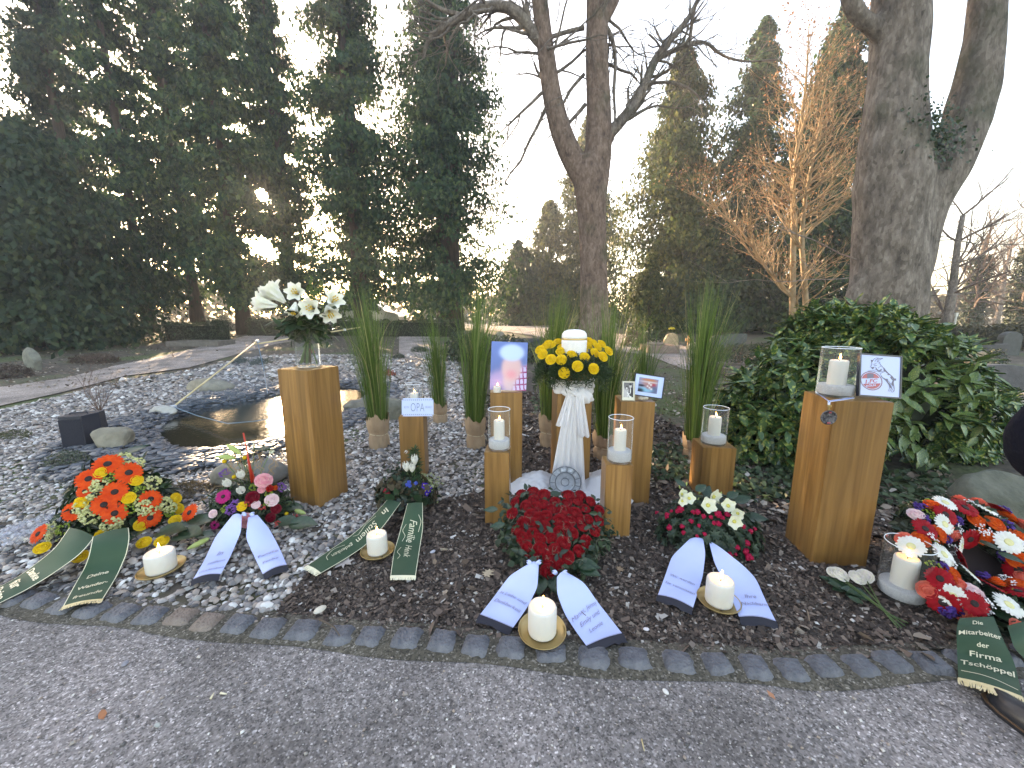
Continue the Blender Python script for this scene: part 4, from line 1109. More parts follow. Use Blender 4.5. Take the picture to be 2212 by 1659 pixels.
flat([(1330, 900), (1405, 905), (1395, 970), (1340, 965), (1310, 1020), (1300, 1120), (1265, 1130), (1230, 1050), (1290, 960), (1265, 935)], INKP, 'goat_rump')
flat([(700, 520), (740, 545), (800, 540), (835, 530), (770, 600), (735, 615)], INKP, 'goat_beard')
flat([(745, 325), (830, 345), (790, 390), (765, 420)], INKP, 'goat_ear')
stroke([[(760, 400), (755, 470), (700, 530)], [(820, 350), (860, 300), (920, 272), (1000, 280)], [(860, 390), (900, 330), (980, 290)], [(930, 350), (1010, 295), (1125, 290)], [(920, 400), (1000, 340), (1060, 315), (1125, 292)], [(940, 400), (990, 390), (1010, 410), (960, 445)], [(1000, 440), (1025, 500), (1060, 535)], [(800, 470), (830, 450), (860, 470)], [(860, 435), (905, 435)], [(810, 490), (870, 500), (910, 490)]], K * 3.2, INKP, 'goat_head_lines')
stroke([[(855, 620), (760, 645), (600, 655), (580, 690)], [(1050, 680), (960, 690), (860, 665), (740, 690), (680, 680)], [(1080, 690), (1010, 720), (960, 745), (955, 790)], [(920, 580), (970, 545), (1020, 525)], [(1150, 960), (1200, 1050), (1265, 1130), (1285, 1230), (1220, 1320), (1175, 1310), (1210, 1250), (1235, 1210)], [(1150, 1110), (1150, 1190), (1080, 1280), (1140, 1280), (1185, 1220)], [(1300, 1110), (1295, 1190), (1260, 1300)], [(585, 690), (735, 700), (735, 735)]], K * 3.0, INKP, 'goat_body_lines')
flat(oval(1200, 780, 38, 20)[:-1], INKP, 'goat_spot')

# small sign
SIGN = M('sign_white', (.46, .56, .86), rough=.35); SIGNB = M('sign_print', (.17, .22, .38), rough=.4)  # sign white is tinted with the bluish light of the shade
yS = c_opa[1] - .085
Pa, Pb = D(868, 897, yS), D(936, 897, yS)
w_s = Pb[0] - Pa[0]; h_s = D(868, 859, yS)[2] - Pa[2]
sg = thing('small_sign', ((Pa[0] + Pb[0]) / 2, yS, h_opa), 'small white sign with rounded corners and a big blue word', 'sign')
sg.rotation_euler = (R(80), 0, R(1.5))
import bmesh
bm = bmesh.new(); bmesh.ops.create_cube(bm, size=1)
for v_ in bm.verts: v_.co = Vector((v_.co.x * w_s, (v_.co.y + .5) * h_s, v_.co.z * .008 - .004))
bmesh.ops.bevel(bm, geom=[e for e in bm.edges if abs(e.verts[0].co.z - e.verts[1].co.z) > .004], offset=.011, segments=4, affect='EDGES')
me = bpy.data.meshes.new('plate'); bm.to_mesh(me); bm.free(); me.materials.append(SIGN); obj('plate', me, sg)
def sign_text(body, cx, cy, hh, ww, bold):
    V, Fc, sz = text_geo(body, 0, 1.05, bold)
    Q = np.stack([V[:, 0] * ww / sz[0] + cx * w_s, V[:, 1] * hh / sz[1] + cy * h_s], -1)
    obj('lettering', mesh('lettering', np.column_stack([Q, np.full(len(Q), .0012)]), Fc, SIGNB), sg)
sign_text('OPA', 0, .5, h_s * .47, w_s * .43, -.008)
sign_text('BESTER', -.345, .5, h_s * .11, w_s * .16, .0)
sign_text('DER WELT', .345, .5, h_s * .11, w_s * .21, .0)
for s_ in (0, 1):
    for k in range(15):
        x = (-.455 + .065 * k) * w_s; y0 = h_s * (.93 if s_ else .06); dy = h_s * (-.075 if s_ else .075)
        me = mesh('triangle', np.array([(x - .024 * w_s, y0, .0012), (x + .024 * w_s, y0, .0012), (x, y0 + dy, .0012)]), [(0, 1, 2) if not s_ else (1, 0, 2)], SIGNB)
        obj('triangle', me, sg)

# ammonite like stone in front of the photos
mb = MB(); t = np.linspace(0, 1, 30)
for k, (r0, a0) in enumerate(((.030, 0), (.022, 2.2), (.026, 4.1))):
    c = np.array([.018 * math.cos(a0), .012 * math.sin(a0), .018])
    V = ICO_V * np.array([.030, .022, .018]) * (1 + .15 * fbm(ICO_V[:, 0] * 3, ICO_V[:, 1] * 3, ICO_V[:, 2] * 3, k))[:, None]
    mb.add(V + c, ICO_F)
p = D(1389, 860, c_ph[1] - .09)
o = obj('fossil_stone', mb.me('fossil_stone', M('pale_stone', (.36, .30, .22), (.52, .46, .36), rough=.8, scale=30, bump=.6, bscale=80)), None, (p[0], p[1], h_ph))
sm = o.modifiers.new('s', 'SUBSURF'); sm.levels = sm.render_levels = 2
tag(o, 'small beige folded stone lying in front of the framed photos', 'stone')

# medal hanging over the pedestal corner
mz = h_big
t = thing('medal', (U(1790, 905, 0)[0], 0, 0), 'dark round medal on a blue and white ribbon hanging from the tallest pedestal', 'medal')
a0 = D(1790, 866, c_big[1] - .150)
t.location = tuple(a0)
def rel(q): return np.array(q) - a0
yb = a0[1]
PB = M('blue_ribbon', (.05, .12, .42), rough=.5); PW = M('white_band', (.7, .72, .82), rough=.5)
for px0, py0, dy in ((1770, 845, .20), (1846, 852, .10)):
    A_ = D(px0, py0, yb + dy); A_[2] = mz + .003
    B_ = D(1792, 861, yb + .004); B_[2] = mz + .003
    C_ = np.array([a0[0], yb - .006, mz - .02])
    for wd, o_, mt in ((.012, 0, PW), (.0045, .003, PB)):
        pts = np.array([A_, (A_ + B_) / 2, B_ + [0, -.0, .001], C_]); pts[:, 2] += o_ * .3
        tdir = np.gradient(pts, axis=0); nn = np.cross(tdir, [0, -.5, 1]); nn /= np.linalg.norm(nn, axis=1)[:, None] + 1e-9
        obj('ribbon', MB().grid(np.stack([pts - nn * wd / 2, pts + nn * wd / 2], 1) - a0).me('ribbon', mt), t)
MED = M('dark_metal', (.06, .06, .075), (.16, .16, .18), rough=.35, metal=.8, scale=60, bump=.4, bscale=120)
dz = -.085
disc = MB().lathe([(.0005, 0), (.036, 0), (.0385, .002), (.0385, .006), (.036, .007), (.033, .0055), (.0005, .0058)], 32)
d_ = obj('disc', disc.me('disc', MED, True), t, (0, -.012, dz), (R(90), 0, R(-8)))
obj('clasp', MB().box((0, -.010, -.025), (.02, .004, .012)).box((0, -.010, -.038), (.008, .004, .018)).box((0, -.010, -.049), (.014, .004, .005)).me('clasp', BRASS), t)
obj('red_mark', MB().box((0, -.021, dz + .028), (.012, .002, .007)).box((0, -.021, dz - .028), (.016, .002, .007)).me('red_mark', REDP), t)

# ------------------------------------------------------------------ urn with cloth
UX, UY = c_urn
urn = thing('urn', (UX + .012, UY, h_urn + .02), 'white domed urn with a thin gold band in a ring of yellow roses', 'urn')
URNM = M('urn_white', (.74, .73, .71), (.82, .81, .79), rough=.75, scale=120, bump=.25, bscale=300)
obj('body', MB().lathe([(.0005, 0), (.075, 0), (.082, .01), (.096, .10), (.099, .19), (.0985, .205)], 40).me('body', URNM, True), urn)
obj('lid', MB().lathe([(.0985, .218), (.0985, .228), (.094, .252), (.078, .272), (.05, .282), (.0005, .286)], 40).me('lid', URNM, True), urn)
obj('gold_band', MB().lathe([(.0985, .205), (.1, .206), (.1, .217), (.0985, .218)], 40, cap=False).me('gold_band', M('gold_band', (.6, .42, .18), rough=.35, metal=.7), True), urn)

cl = thing('draped_cloth', (UX, UY, 0), 'white sheer cloth tied in a bow round the urn pedestal, trailing to the ground', 'cloth')
# wrap band round the square pedestal with horizontal gathers
P = []
hw = .14
for v in np.linspace(0, 1, 14):
    row = []
    for a in np.linspace(0, 2 * math.pi, 49):
        c, s = math.cos(a), math.sin(a); k = 1 / max(abs(c), abs(s)); k = min(k, 1.32)
        rr = hw * k + .006 + .010 * abs(math.sin(v * 9 + .6 * math.sin(3 * a))) + .012 * math.sin(v * math.pi)
        sag = -.045 * max(0, -s) ** 2 * (1 - .3 * v)
        row.append((rr * c, rr * s, h_urn - .035 - .125 * v + sag + .006 * math.sin(7 * a + 3 * v)))
    P.append(row)
obj('wrap', MB().grid(np.array(P)).me('wrap', CLOTH, True), cl)
fy = -hw - .03
def blob(cx, cz, rx, ry, rz, seed, rot=0):
    u, v = np.meshgrid(np.linspace(0, 2 * math.pi, 33), np.linspace(.02, math.pi - .02, 17))
    d = np.stack([np.cos(u) * np.sin(v), np.sin(u) * np.sin(v), np.cos(v)], -1)
    f = 1 + .16 * np.sin(5 * u + 2 * np.cos(v) * 3 + seed) * np.sin(v) + .08 * np.sin(9 * u + seed)
    q = d * f[..., None] * np.array([rx, ry, rz]); c, s = math.cos(rot), math.sin(rot)
    q = np.stack([q[..., 0] * c - q[..., 2] * s, q[..., 1], q[..., 0] * s + q[..., 2] * c], -1)
    return q + np.array([cx, fy, cz])
obj('bow_loop', MB().grid(blob(.055, h_urn - .185, .085, .035, .055, 1, -.45)).me('bow_loop', CLOTH, True), cl)
obj('bow_loop', MB().grid(blob(-.045, h_urn - .150, .055, .03, .040, 3, .3)).me('bow_loop', CLOTH, True), cl)
obj('knot', MB().grid(blob(-.005, h_urn - .165, .035, .04, .035, 5)).me('knot', CLOTH, True), cl)
def tail(x0, x1, w0, w1, z0, z1, folds, seed, yo=0, flare=0):
    v, u = np.meshgrid(np.linspace(0, 1, 28), np.linspace(0, 1, 30), indexing='ij')
    wd = w0 + (w1 - w0) * v ** .8
    x = x0 + (x1 - x0) * v + (u - .5) * wd
    z = z0 + (z1 - z0) * v + .006 * np.sin(13 * u + seed)
    y = fy + yo - .014 * np.sin(2 * math.pi * folds * u + seed + .8 * v) * (.4 + v) - .02 * v - flare * np.clip((v - .8) / .2, 0, 1) ** 2
    return np.stack([x, y, z], -1)
obj('tail', MB().grid(tail(-.01, -.045, .08, .29, h_urn - .17, .04, 4.5, .3, -.02, .06)).me('tail', CLOTH, True), cl)
obj('tail', MB().grid(tail(.03, .07, .05, .09, h_urn - .18, h_urn - .50, 2.2, 1.3, -.03)).me('tail', CLOTH, True), cl)
obj('tail', MB().grid(tail(-.04, -.10, .05, .09, h_urn - .18, h_urn - .42, 2.0, 2.1, -.012)).me('tail', CLOTH, True), cl)
# cloth heaped on the ground, two sides
for sgn, cx, cy, rx, ry, zh, sd in ((-1, -.25, -.14, .25, .27, .17, 1), (1, .27, -.16, .23, .30, .20, 2), (1, .02, -.30, .22, .16, .07, 3)):
    u, v = np.meshgrid(np.linspace(-1, 1, 42), np.linspace(-1, 1, 42))
    r2 = np.sqrt(u ** 2 + v ** 2)
    uu = u * np.sqrt(1 - v ** 2 / 2); vv = v * np.sqrt(1 - u ** 2 / 2); rr = np.sqrt(uu ** 2 + vv ** 2)
    z = zh * np.clip(1 - rr, 0, 1) ** .7 * (1 + .35 * fbm(uu * 3, vv * 3, 0, sd)) * (.55 + .5 * (vv + 1) / 2) + .018 + .016 * np.abs(fbm(uu * 6, vv * 6, 0, sd + 5))
    P = np.stack([cx + uu * rx * (1 + .1 * np.sin(5 * vv + sd)), cy + vv * ry, z], -1)
    obj('heap', MB().grid(P).me('heap', CLOTH, True), cl)
    lf = MB()
LEAFP = M('printed_leaves', (.34, .21, .12), rough=.8)
rgp = np.random.default_rng(4)

# pewter plate on its little stand
PEW = M('pewter', (.42, .45, .50), (.56, .58, .62), rough=.4, metal=.45, scale=30, bump=.3, bscale=90)
PEWD = M('dark_pewter', (.16, .17, .19), (.26, .27, .3), rough=.5, metal=.5, scale=40)
q = D(1221, 1042, UY - .30)
pw = thing('pewter_plate', (q[0], q[1], q[2]), 'round embossed pewter plate propped upright before the urn pedestal', 'plate')
pw.rotation_euler = (R(78), 0, 0)
r = .122
obj('dish', MB().lathe([(.0005, -.012), (r * .5, -.012), (r * .58, -.004), (r * .62, 0), (r * .97, .001), (r, .003), (r, -.002), (r * .96, -.004), (.0005, -.016)], 48).me('dish', PEW, True), pw)
obj('well_ring', MB().lathe([(r * .22, -.0105), (r * .24, -.008), (r * .27, -.0105)], 40, cap=False).me('well_ring', PEWD, True), pw)
obj('inner_ring', MB().lathe([(r * .58, -.002), (r * .61, .003), (r * .645, .0012)], 48, cap=False).me('inner_ring', PEWD, True), pw)
obj('outer_ring', MB().lathe([(r * .94, .0015), (r * .97, .0045), (r * 1.0, .003)], 48, cap=False).me('outer_ring', PEWD, True), pw)
for k in range(11):
    a = 2 * math.pi * k / 11
    mb = MB(); rgk = np.random.default_rng(k)
    m_ = Matrix.Rotation(a, 3, 'Z')
    mb.box(np.array(m_ @ Vector((r * .79, 0, .0025))), (r * .25, .036, .002), np.array(m_))
    for j in range(4):
        p_ = m_ @ Vector((r * (.79 + rgk.uniform(-.08, .08)), rgk.uniform(-.012, .012), .0045))
        mb.add(ICO_V * np.array([.006, .005, .003]) * rgk.uniform(.7, 1.4) + np.array(p_), ICO_F)
    obj('relief_panel', mb.me('relief_panel', PEW), pw)
    obj('rib', MB().box(np.array(Matrix.Rotation(a + math.pi / 11, 3, 'Z') @ Vector((r * .79, 0, .003))), (r * .3, .004, .003), np.array(Matrix.Rotation(a + math.pi / 11, 3, 'Z'))).me('rib', PEWD), pw)

# ------------------------------------------------------------------ ornamental grasses in kraft paper
GRASS = M('grass_blades', (1, 1, 1), None, rough=.45, island=[(0, (.035, .085, .012)), (.55, (.09, .16, .028)), (.88, (.17, .25, .06)), (.95, (.30, .30, .12)), (1, (.42, .34, .18))], transl=.3, spec=.4)
gl_px = [('nearest left, right of the lily pedestal', 820, 965, 898, 640, 20, .95), ('slim one behind the small white sign', 951, 912, 872, 690, 14, .62), ('tallest one left of the portrait', 1028, 965, 903, 632, 19, 1.0), ('half hidden behind the urn pedestal on its left', 1187, 962, 896, 645, 20, .95), ('right behind the urn pedestal', 1305, 988, 935, 655, 22, 1.0), ('slim one behind the two framed photographs', 1383, 930, 860, 695, 15, .62), ('right one behind the low candle pedestal', 1497, 992, 942, 635, 20, 1.0)]
def grass_bundle(i, lab, px, base, wrapt, top, wpx, full):
    p = U(px, base); dist = p[1]
    hw_ = D(px, wrapt, dist)[2]; ht = D(px, top, dist)[2]; r = wpx * (dist + .2) / F
    t = thing('grass_bundle', (p[0], p[1], 0), 'green ornamental grass in brown paper, ' + lab, 'ornamental grass', 'ornamental grasses wrapped in paper')
    rg = np.random.default_rng(100 + i); bl_ = rg.normal(0, .05, 2)
    # wrap with creases
    a = np.linspace(0, 2 * math.pi, 41); P = []
    for v in np.linspace(0, 1, 12):
        pin = 1 - .14 * math.exp(-((v - .45) / .08) ** 2)
        rr = r * pin * (1.02 + .07 * np.sin(7 * a + 2 * v + i) * (.4 + abs(v - .45)) + .05 * np.sin(13 * a + i * 2 + 6 * v) + .10 * v)
        top_j = (.03 * np.sin(3 * a + i) + .018 * np.sin(8 * a)) if v == 1 else 0
        P.append(np.stack([rr * np.cos(a), rr * np.sin(a), np.full_like(a, hw_ * v) + top_j], -1))
    obj('paper_wrap', MB().grid(np.array(P)).me('paper_wrap', PAPER, True), t)
    obj('string', MB().tube([(r * .93 * math.cos(b), r * .93 * math.sin(b), hw_ * .45 + .006 * math.sin(2 * b)) for b in np.linspace(0, 6.28, 26)], .004, 5).tube([(r * .9, -.2 * r, hw_ * .45), (r * 1.15, -.25 * r, hw_ * .4), (r * 1.25, -.3 * r, hw_ * .25)], .0025, 4).me('string', STRING), t)
    n = int(520 * full); seg = 6
    V = []; Fq = []
    for k in range(n):
        b = rg.uniform(0, 6.28); q = r * .8 * math.sqrt(rg.random()); lean = rg.normal(0, .075) + .055 * q / r
        hgt = 1.16 * (ht - hw_ * .5) * rg.uniform(.45, 1.02) ** .8
        out = np.array([math.cos(b), math.sin(b)]); arch = max(0, rg.normal(.04, .10)) if rg.random() < .6 else rg.uniform(.1, .65)
        wd = rg.uniform(.0022, .0048)
        side = np.array([-out[1], out[0], 0]); tw = rg.uniform(-.8, .8); side = np.array([math.cos(b + 1.57 + tw), math.sin(b + 1.57 + tw), 0])
        for j in range(seg + 1):
            s = j / seg
            rad = q + lean * s * hgt + arch * hgt * max(0, s - .45) ** 2 * 1.6
            z = hw_ * .35 + hgt * s - arch * hgt * max(0, s - .5) ** 2 * 1.1
            c = np.array([out[0] * rad + bl_[0] * hgt * s * s, out[1] * rad + bl_[1] * hgt * s * s, z]); w_ = wd * (1 - s ** 2.2 * .92)
            V += [c - side * w_, c + side * w_]
            if j: o_ = len(V); Fq.append((o_ - 4, o_ - 3, o_ - 1, o_ - 2))
    obj('blades', mesh('blades', np.array(V), np.array(Fq), GRASS), t)['kind'] = 'stuff'
for i, a in enumerate(gl_px): grass_bundle(i, *a)
# ------------------------------------------------------------------ flower meshes (unit diameter, facing +Z)
def pet(name, a, b=None, rough=.6, transl=.25): return M(name, a, b or tuple(x * .8 for x in a), rough=rough, scale=5, transl=transl, spec=.18)
def rose_me(name, mat, seed=0, openn=1.0):
    rg = np.random.default_rng(seed); mb = MB()
    mb.lathe([(.44, .06), (.36, .20), (.24, .31), (.12, .38), (.05, .43), (.002, .44)], 10, cap=False)
    for n, r, zt, curl in ((3, .095, .48, -.035), (3, .17, .47, -.02), (4, .27, .42, .03), (5, .37, .34, .06), (6, .47, .22, .10)):
        a0 = rg.uniform(0, 6.28)
        for k in range(n):
            ac = a0 + 2 * math.pi * k / n; half = math.pi / n * 1.35; P = []
            for t in (0, .5, .85, 1.0):
                row = []
                for s in (-1, -.4, .4, 1):
                    a = ac + half * s
                    rr = r * openn * (.35 + .65 * t ** .7) + curl * t ** 3 * (1.2 - .5 * abs(s)) + .012 * s
                    z = zt * t * (1 - .16 * s * s) - curl * .45 * t ** 3 + rg.normal(0, .006)
                    row.append((rr * math.cos(a), rr * math.sin(a), z))
                P.append(row)
            mb.grid(np.array(P))
    return mb.me(name, mat, True)
def gerbera_me(name, mat, n=20, seed=0):
    rg = np.random.default_rng(seed); mb = MB()
    for ring, (r0, r1, z) in enumerate(((.10, .50, .0), (.09, .44, .025))):
        for k in range(n):
            a = 2 * math.pi * (k + .5 * ring) / n + rg.normal(0, .03); L_ = r1 * rg.uniform(.93, 1.03); w = .055
            c, s = math.cos(a), math.sin(a); V = []
            for t, ww, zz in ((r0, .4, 0), (r0 + (L_ - r0) * .55, 1, .035), (L_ * .93, .9, .02), (L_, .35, .0)):
                for sg in (-1, 1):
                    V.append((t * c - sg * w * ww * s, t * s + sg * w * ww * c, z + zz + .01 * sg * (k % 2) + rg.normal(0, .005)))
            mb.add(V, [(0, 2, 3, 1), (2, 4, 5, 3), (4, 6, 7, 5)])
    return mb.me(name, mat, True)
def centre_me(name, mat, r=.15):
    return MB().lathe([(r * 1.05, .02), (r, .05), (r * .7, .07), (r * .35, .062), (.001, .055)], 16).me(name, mat, True)
def tulip_me(name, mat):
    mb = MB()
    for ring in (0, 1):
        for k in range(3):
            ac = 2 * math.pi * k / 3 + ring * math.pi / 3; P = []
            for t in np.linspace(0, 1, 7):
                row = []
                for s in (-1, -.5, 0, .5, 1):
                    wd = math.sin(min(1, t * 1.05 + .12) * math.pi * .93) * 1.0
                    rr = (.30 - .02 * ring) * math.sin(.25 + t * 2.15) + .05 * t
                    a = ac + s * wd * .95
                    row.append((rr * math.cos(a), rr * math.sin(a), t * 1.0 - .12 * s * s * t))
                P.append(row)
            mb.grid(np.array(P))
    return mb.me(name, mat, True)
def lily_me(name, mat):
    mb = MB()
    for ring in (0, 1):
        for k in range(3):
            ac = 2 * math.pi * k / 3 + ring * math.pi / 3; P = []
            for t in np.linspace(0, 1, 9):
                row = []
                for s in (-1, -.5, 0, .5, 1):
                    rr = .05 + .12 * t + .36 * max(0, t - .45) ** 1.4 * 2.2
                    z = .95 * t - .75 * max(0, t - .68) ** 1.6 * 1.5
                    hw = (.05 + .19 * math.sin(min(1, t * 1.02) ** 1.25 * math.pi * .96)) * (1 if ring else .82)
                    x, y = rr, s * hw
                    z2 = z + .05 * abs(s) ** 2 * (t > .3) - .015 * (1 - abs(s))
                    row.append((x * math.cos(ac) - y * math.sin(ac), x * math.sin(ac) + y * math.cos(ac), z2))
                P.append(row)
            mb.grid(np.array(P))
    return mb.me(name, mat, True)
def stamen_me(mat):
    mb = MB()
    for k in range(6):
        a = k * 1.047; mb.tube([(0, 0, .1), (.05 * math.cos(a), .05 * math.sin(a), .5), (.11 * math.cos(a), .11 * math.sin(a), .78)], .008, 4)
        mb.box((.12 * math.cos(a), .12 * math.sin(a), .80), (.05, .05, .09), np.array(Matrix.Rotation(a, 3, 'Z')))
    mb.tube([(0, 0, .1), (.01, 0, .85)], [.012, .02], 5)
    return mb.me('stamens', mat, True)
def open5_me(name, mat, n=5, cup=.18):
    mb = MB()
    for k in range(n):
        ac = 2 * math.pi * k / n; P = []
        for t in np.linspace(0.06, 1, 6):
            row = []
            for s in (-1, -.5, 0, .5, 1):
                hw = .30 * math.sin(min(1, t + .08) ** .8 * math.pi * .92) * (5 / n) ** .5; x, y = t * .5, s * hw
                row.append((x * math.cos(ac) - y * math.sin(ac), x * math.sin(ac) + y * math.cos(ac), cup * t ** 1.5 + .06 * s * s * t))
            P.append(row)
        mb.grid(np.array(P))
    return mb.me(name, mat, True)
def bud_me(name, mat, asp=3.2):
    return MB().lathe([(.01, 0), (.10, .12), (.145, .4), (.12, .7), (.05, .93), (.002, 1.0)], 10).me(name, mat, True)
def puff_me(name, mat, n=40, seed=0, spread=.5, sz=.085):
    rg = np.random.default_rng(seed); d = rg.normal(size=(n, 3)); d /= np.linalg.norm(d, axis=1)[:, None]; d[:, 2] = np.abs(d[:, 2])
    P = d * spread * rg.uniform(.75, 1.05, (n, 1))
    V, Fc = batch(OCT_V * np.array([1, 1, .6]), OCT_F, np.tile(np.eye(3) * sz, (n, 1, 1)) * rg.uniform(.7, 1.2, (n, 1, 1)), P)
    return mesh(name, V, Fc, mat, True)

ORG_P = pet('orange_petals', (.80, .085, .008), (.68, .05, .006)); YEL = pet('yellow_petals', (.84, .60, .035), (.78, .50, .02)); RED = pet('red_rose_petals', (.17, .003, .007), (.30, .006, .012), rough=.65, transl=.12)
REDG = pet('red_gerbera_petals', (.42, .006, .016), (.30, .004, .01)); WHT = pet('white_petals', (.84, .83, .80), (.78, .79, .72)); PINK_P = pet('pink_petals', (.78, .28, .36), (.84, .50, .50)); PALEP = pet('pale_pink_petals', (.80, .55, .60), (.82, .68, .68))
MAG = pet('magenta_petals', (.52, .02, .18)); CORAL = pet('coral_petals', (.72, .13, .10), (.80, .22, .15)); ORR = pet('orange_rose_petals', (.76, .14, .02), (.66, .08, .015)); PUR = pet('purple_petals', (.10, .05, .30)); CREAM = pet('cream_buds', (.60, .62, .26), (.70, .70, .40)); LIME = pet('lime_buds', (.28, .40, .06))
LILYM = pet('lily_petals', (.84, .84, .80), (.78, .80, .66), transl=.3); POLL = M('pollen', (.62, .40, .04), rough=.8); DKC = M('dark_centre', (.02, .010, .010), rough=.9); YLC = M('yellow_centre', (.62, .52, .14), (.5, .4, .08), rough=.9, scale=60); GRNC = M('greenish_centre', (.62, .58, .30), rough=.8)
DRED = pet('dark_red_petals', (.20, .006, .02)); BLUEM = pet('blue_petals', (.08, .14, .60)); VIO = pet('violet_petals', (.06, .02, .42))
me_rose_red = [rose_me('rose', RED, s, .95) for s in range(3)]; me_rose_yel = [rose_me('rose', YEL, s + 4) for s in range(3)]
me_rose = {k: rose_me('rose', m, 9) for k, m in dict(pink=PINK_P, pale=PALEP, coral=CORAL, orange=ORR, dred=DRED, white=pet('creamy_rose_petals', (.80, .72, .70), (.78, .76, .62)), red=RED).items()}
me_ger = {k: gerbera_me('gerbera', m, 20, i) for i, (k, m) in enumerate(dict(orange=ORG_P, red=REDG, white=WHT, magenta=MAG).items())}
me_cd = centre_me('flower_centre', DKC, .13); me_cy = centre_me('flower_centre', YLC, .14); me_cg = centre_me('flower_centre', GRNC, .15)
me_tul = tulip_me('tulip', pet('tulip_white', (.82, .82, .76))); me_tul_r = tulip_me('tulip', pet('tulip_red', (.55, .02, .02))); me_tul_o = tulip_me('tulip', pet('tulip_orange', (.75, .12, .02)))
me_lily = lily_me('lily', LILYM); me_stam = stamen_me(POLL)
me_hel = open5_me('hellebore', pet('hellebore_petals', (.80, .80, .70), (.76, .78, .56))); me_hc = MB().lathe([(.13, .02), (.11, .09), (.05, .13), (.001, .12)], 12).me('flower_centre', M('hellebore_centre', (.55, .50, .12), rough=.8), True)
me_prim = open5_me('primrose', pet('primrose_red', (.40, .01, .03)), 5, .05); me_primv = open5_me('primrose', VIO, 5, .05)
me_pc = MB().lathe([(.14, .03), (.10, .06), (.001, .05)], 10).me('flower_centre', M('primrose_eye', (.80, .58, .05), rough=.8), True)
me_bud_g = bud_me('lily_bud', pet('green_bud', (.42, .52, .16), (.52, .58, .26))); me_ball = MB().lathe([(.001, -.5), (.36, -.36), (.5, 0), (.36, .36), (.001, .5)], 10).me('billy_button', pet('billy_button', (.78, .52, .02)), True)
me_wax = [puff_me('wax_flowers', CREAM, 46, s, .5, .10) for s in range(2)]; me_lime = puff_me('berries', LIME, 26, 3, .5, .12); me_gyp = puff_me('gypsophila', M('gypsophila', (.78, .78, .80), rough=.7), 46, 4, .5, .07); me_pur = puff_me('purple_flowers', PUR, 26, 5, .5, .17)
me_stat = puff_me('statice', pet('statice', (.24, .10, .40)), 40, 6, .5, .12); me_az = puff_me('azalea_bud', pet('azalea', (.52, .015, .07)), 7, 8, .3, .34); me_pk = puff_me('berries', pet('berry', (.55, .08, .07)), 14, 9, .45, .15)
def flower(root, me, pos, n, size, centre=None, name=None, sub='flower_centre'):
    o = put(name or me.name.split('.')[0], me, root, pos, n, size)
    if centre is not None: obj(sub, centre, o)
    return o
LEAFG = leafmat('florist_leaves', (.012, .035, .012), (.045, .085, .028), rough=.35, transl=.15); LEAFD = leafmat('dark_leaves', (.010, .022, .014), (.026, .050, .026), rough=.35, transl=.12); LEAFY = leafmat('fresh_leaves', (.05, .10, .02), (.12, .19, .05), rough=.4, transl=.25); FERN = leafmat('feathery_green', (.022, .05, .018), (.06, .10, .04), transl=.25)
BIGLEAF = M('salal_leaf', (.012, .034, .018), (.030, .062, .030), rough=.3, scale=12)
def leaf_me(mat, name='leaf', fold=.08, seg=6, curl=-.12):
    P = []
    for t in np.linspace(0, 1, seg):
        w = .30 * math.sin(min(1, .04 + t * .96) ** .75 * math.pi); P.append([(s * w, t, fold * abs(s) + curl * t * t) for s in (-1, 0, 1)])
    return MB().grid(np.array(P)).me(name, mat, True)
me_leaf = leaf_me(BIGLEAF)
def put_leaf(root, pos, d, upv, size, me=None, name='leaf'):
    d = Vector(tuple(map(float, d))).normalized(); upv = Vector(tuple(map(float, upv)))
    x = d.cross(upv).normalized(); z = x.cross(d)
    o = obj(name, me or me_leaf, root, Vector(tuple(map(float, pos))) - Vector(root.location))
    o.rotation_euler = Matrix((x, d, z)).transposed().to_euler(); o.scale = (size,) * 3
    return o

class Dome:
    def __init__(s, px, py, top, half, ry, rzk=1.0):
        s.c = U(px, py); s.r = np.array([half * (s.c[1] + .3) / F, ry, D(px, top, s.c[1])[2] * rzk])
    def hit(s, px, py, lift=1.0):
        d = ray(px, py); o = ORG - s.c; r = s.r * lift
        A = ((d / r) ** 2).sum(); B = 2 * ((o * d) / r ** 2).sum(); C = ((o / r) ** 2).sum() - 1
        q = B * B - 4 * A * C
        t = (-B - math.sqrt(q)) / (2 * A) if q > 0 else -B / (2 * A)
        p = ORG + d * t; n = (p - s.c) / r ** 2
        if p[2] < .04:
            p = U(px, py, .05); n = np.array([0, -.4, 1.0])
        n = n / np.linalg.norm(n)
        view = -d / np.linalg.norm(d)
        return p, n * .75 + view * .5 + np.array([0, 0, .15])
    def foliage(s, root, n, size, mat, inner=.82, wid=.55, name='foliage', low=-.02):
        d = rng.normal(size=(n, 3)); d /= np.linalg.norm(d, axis=1)[:, None]; d[:, 2] = np.abs(d[:, 2])
        P = d * s.r * (inner * rng.uniform(.7, 1.08, (n, 1))) + s.c - np.array(root.location); P[:, 2] = np.maximum(P[:, 2], .02)
        V, Fc = scatter(P, d + np.array([0, 0, .3]), size, .5, wid=wid)
        o = obj(name, mesh(name, V, Fc, mat), root); o['kind'] = 'stuff'; return o
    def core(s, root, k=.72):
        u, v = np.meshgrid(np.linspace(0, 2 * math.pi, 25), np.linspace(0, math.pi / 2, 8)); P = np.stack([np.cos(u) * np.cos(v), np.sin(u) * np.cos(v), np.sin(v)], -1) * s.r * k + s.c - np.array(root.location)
        obj('moss_base', MB().grid(P).me('moss_base', M('moss_base', (.012, .018, .009), (.03, .04, .02), rough=1, scale=30), True), root)

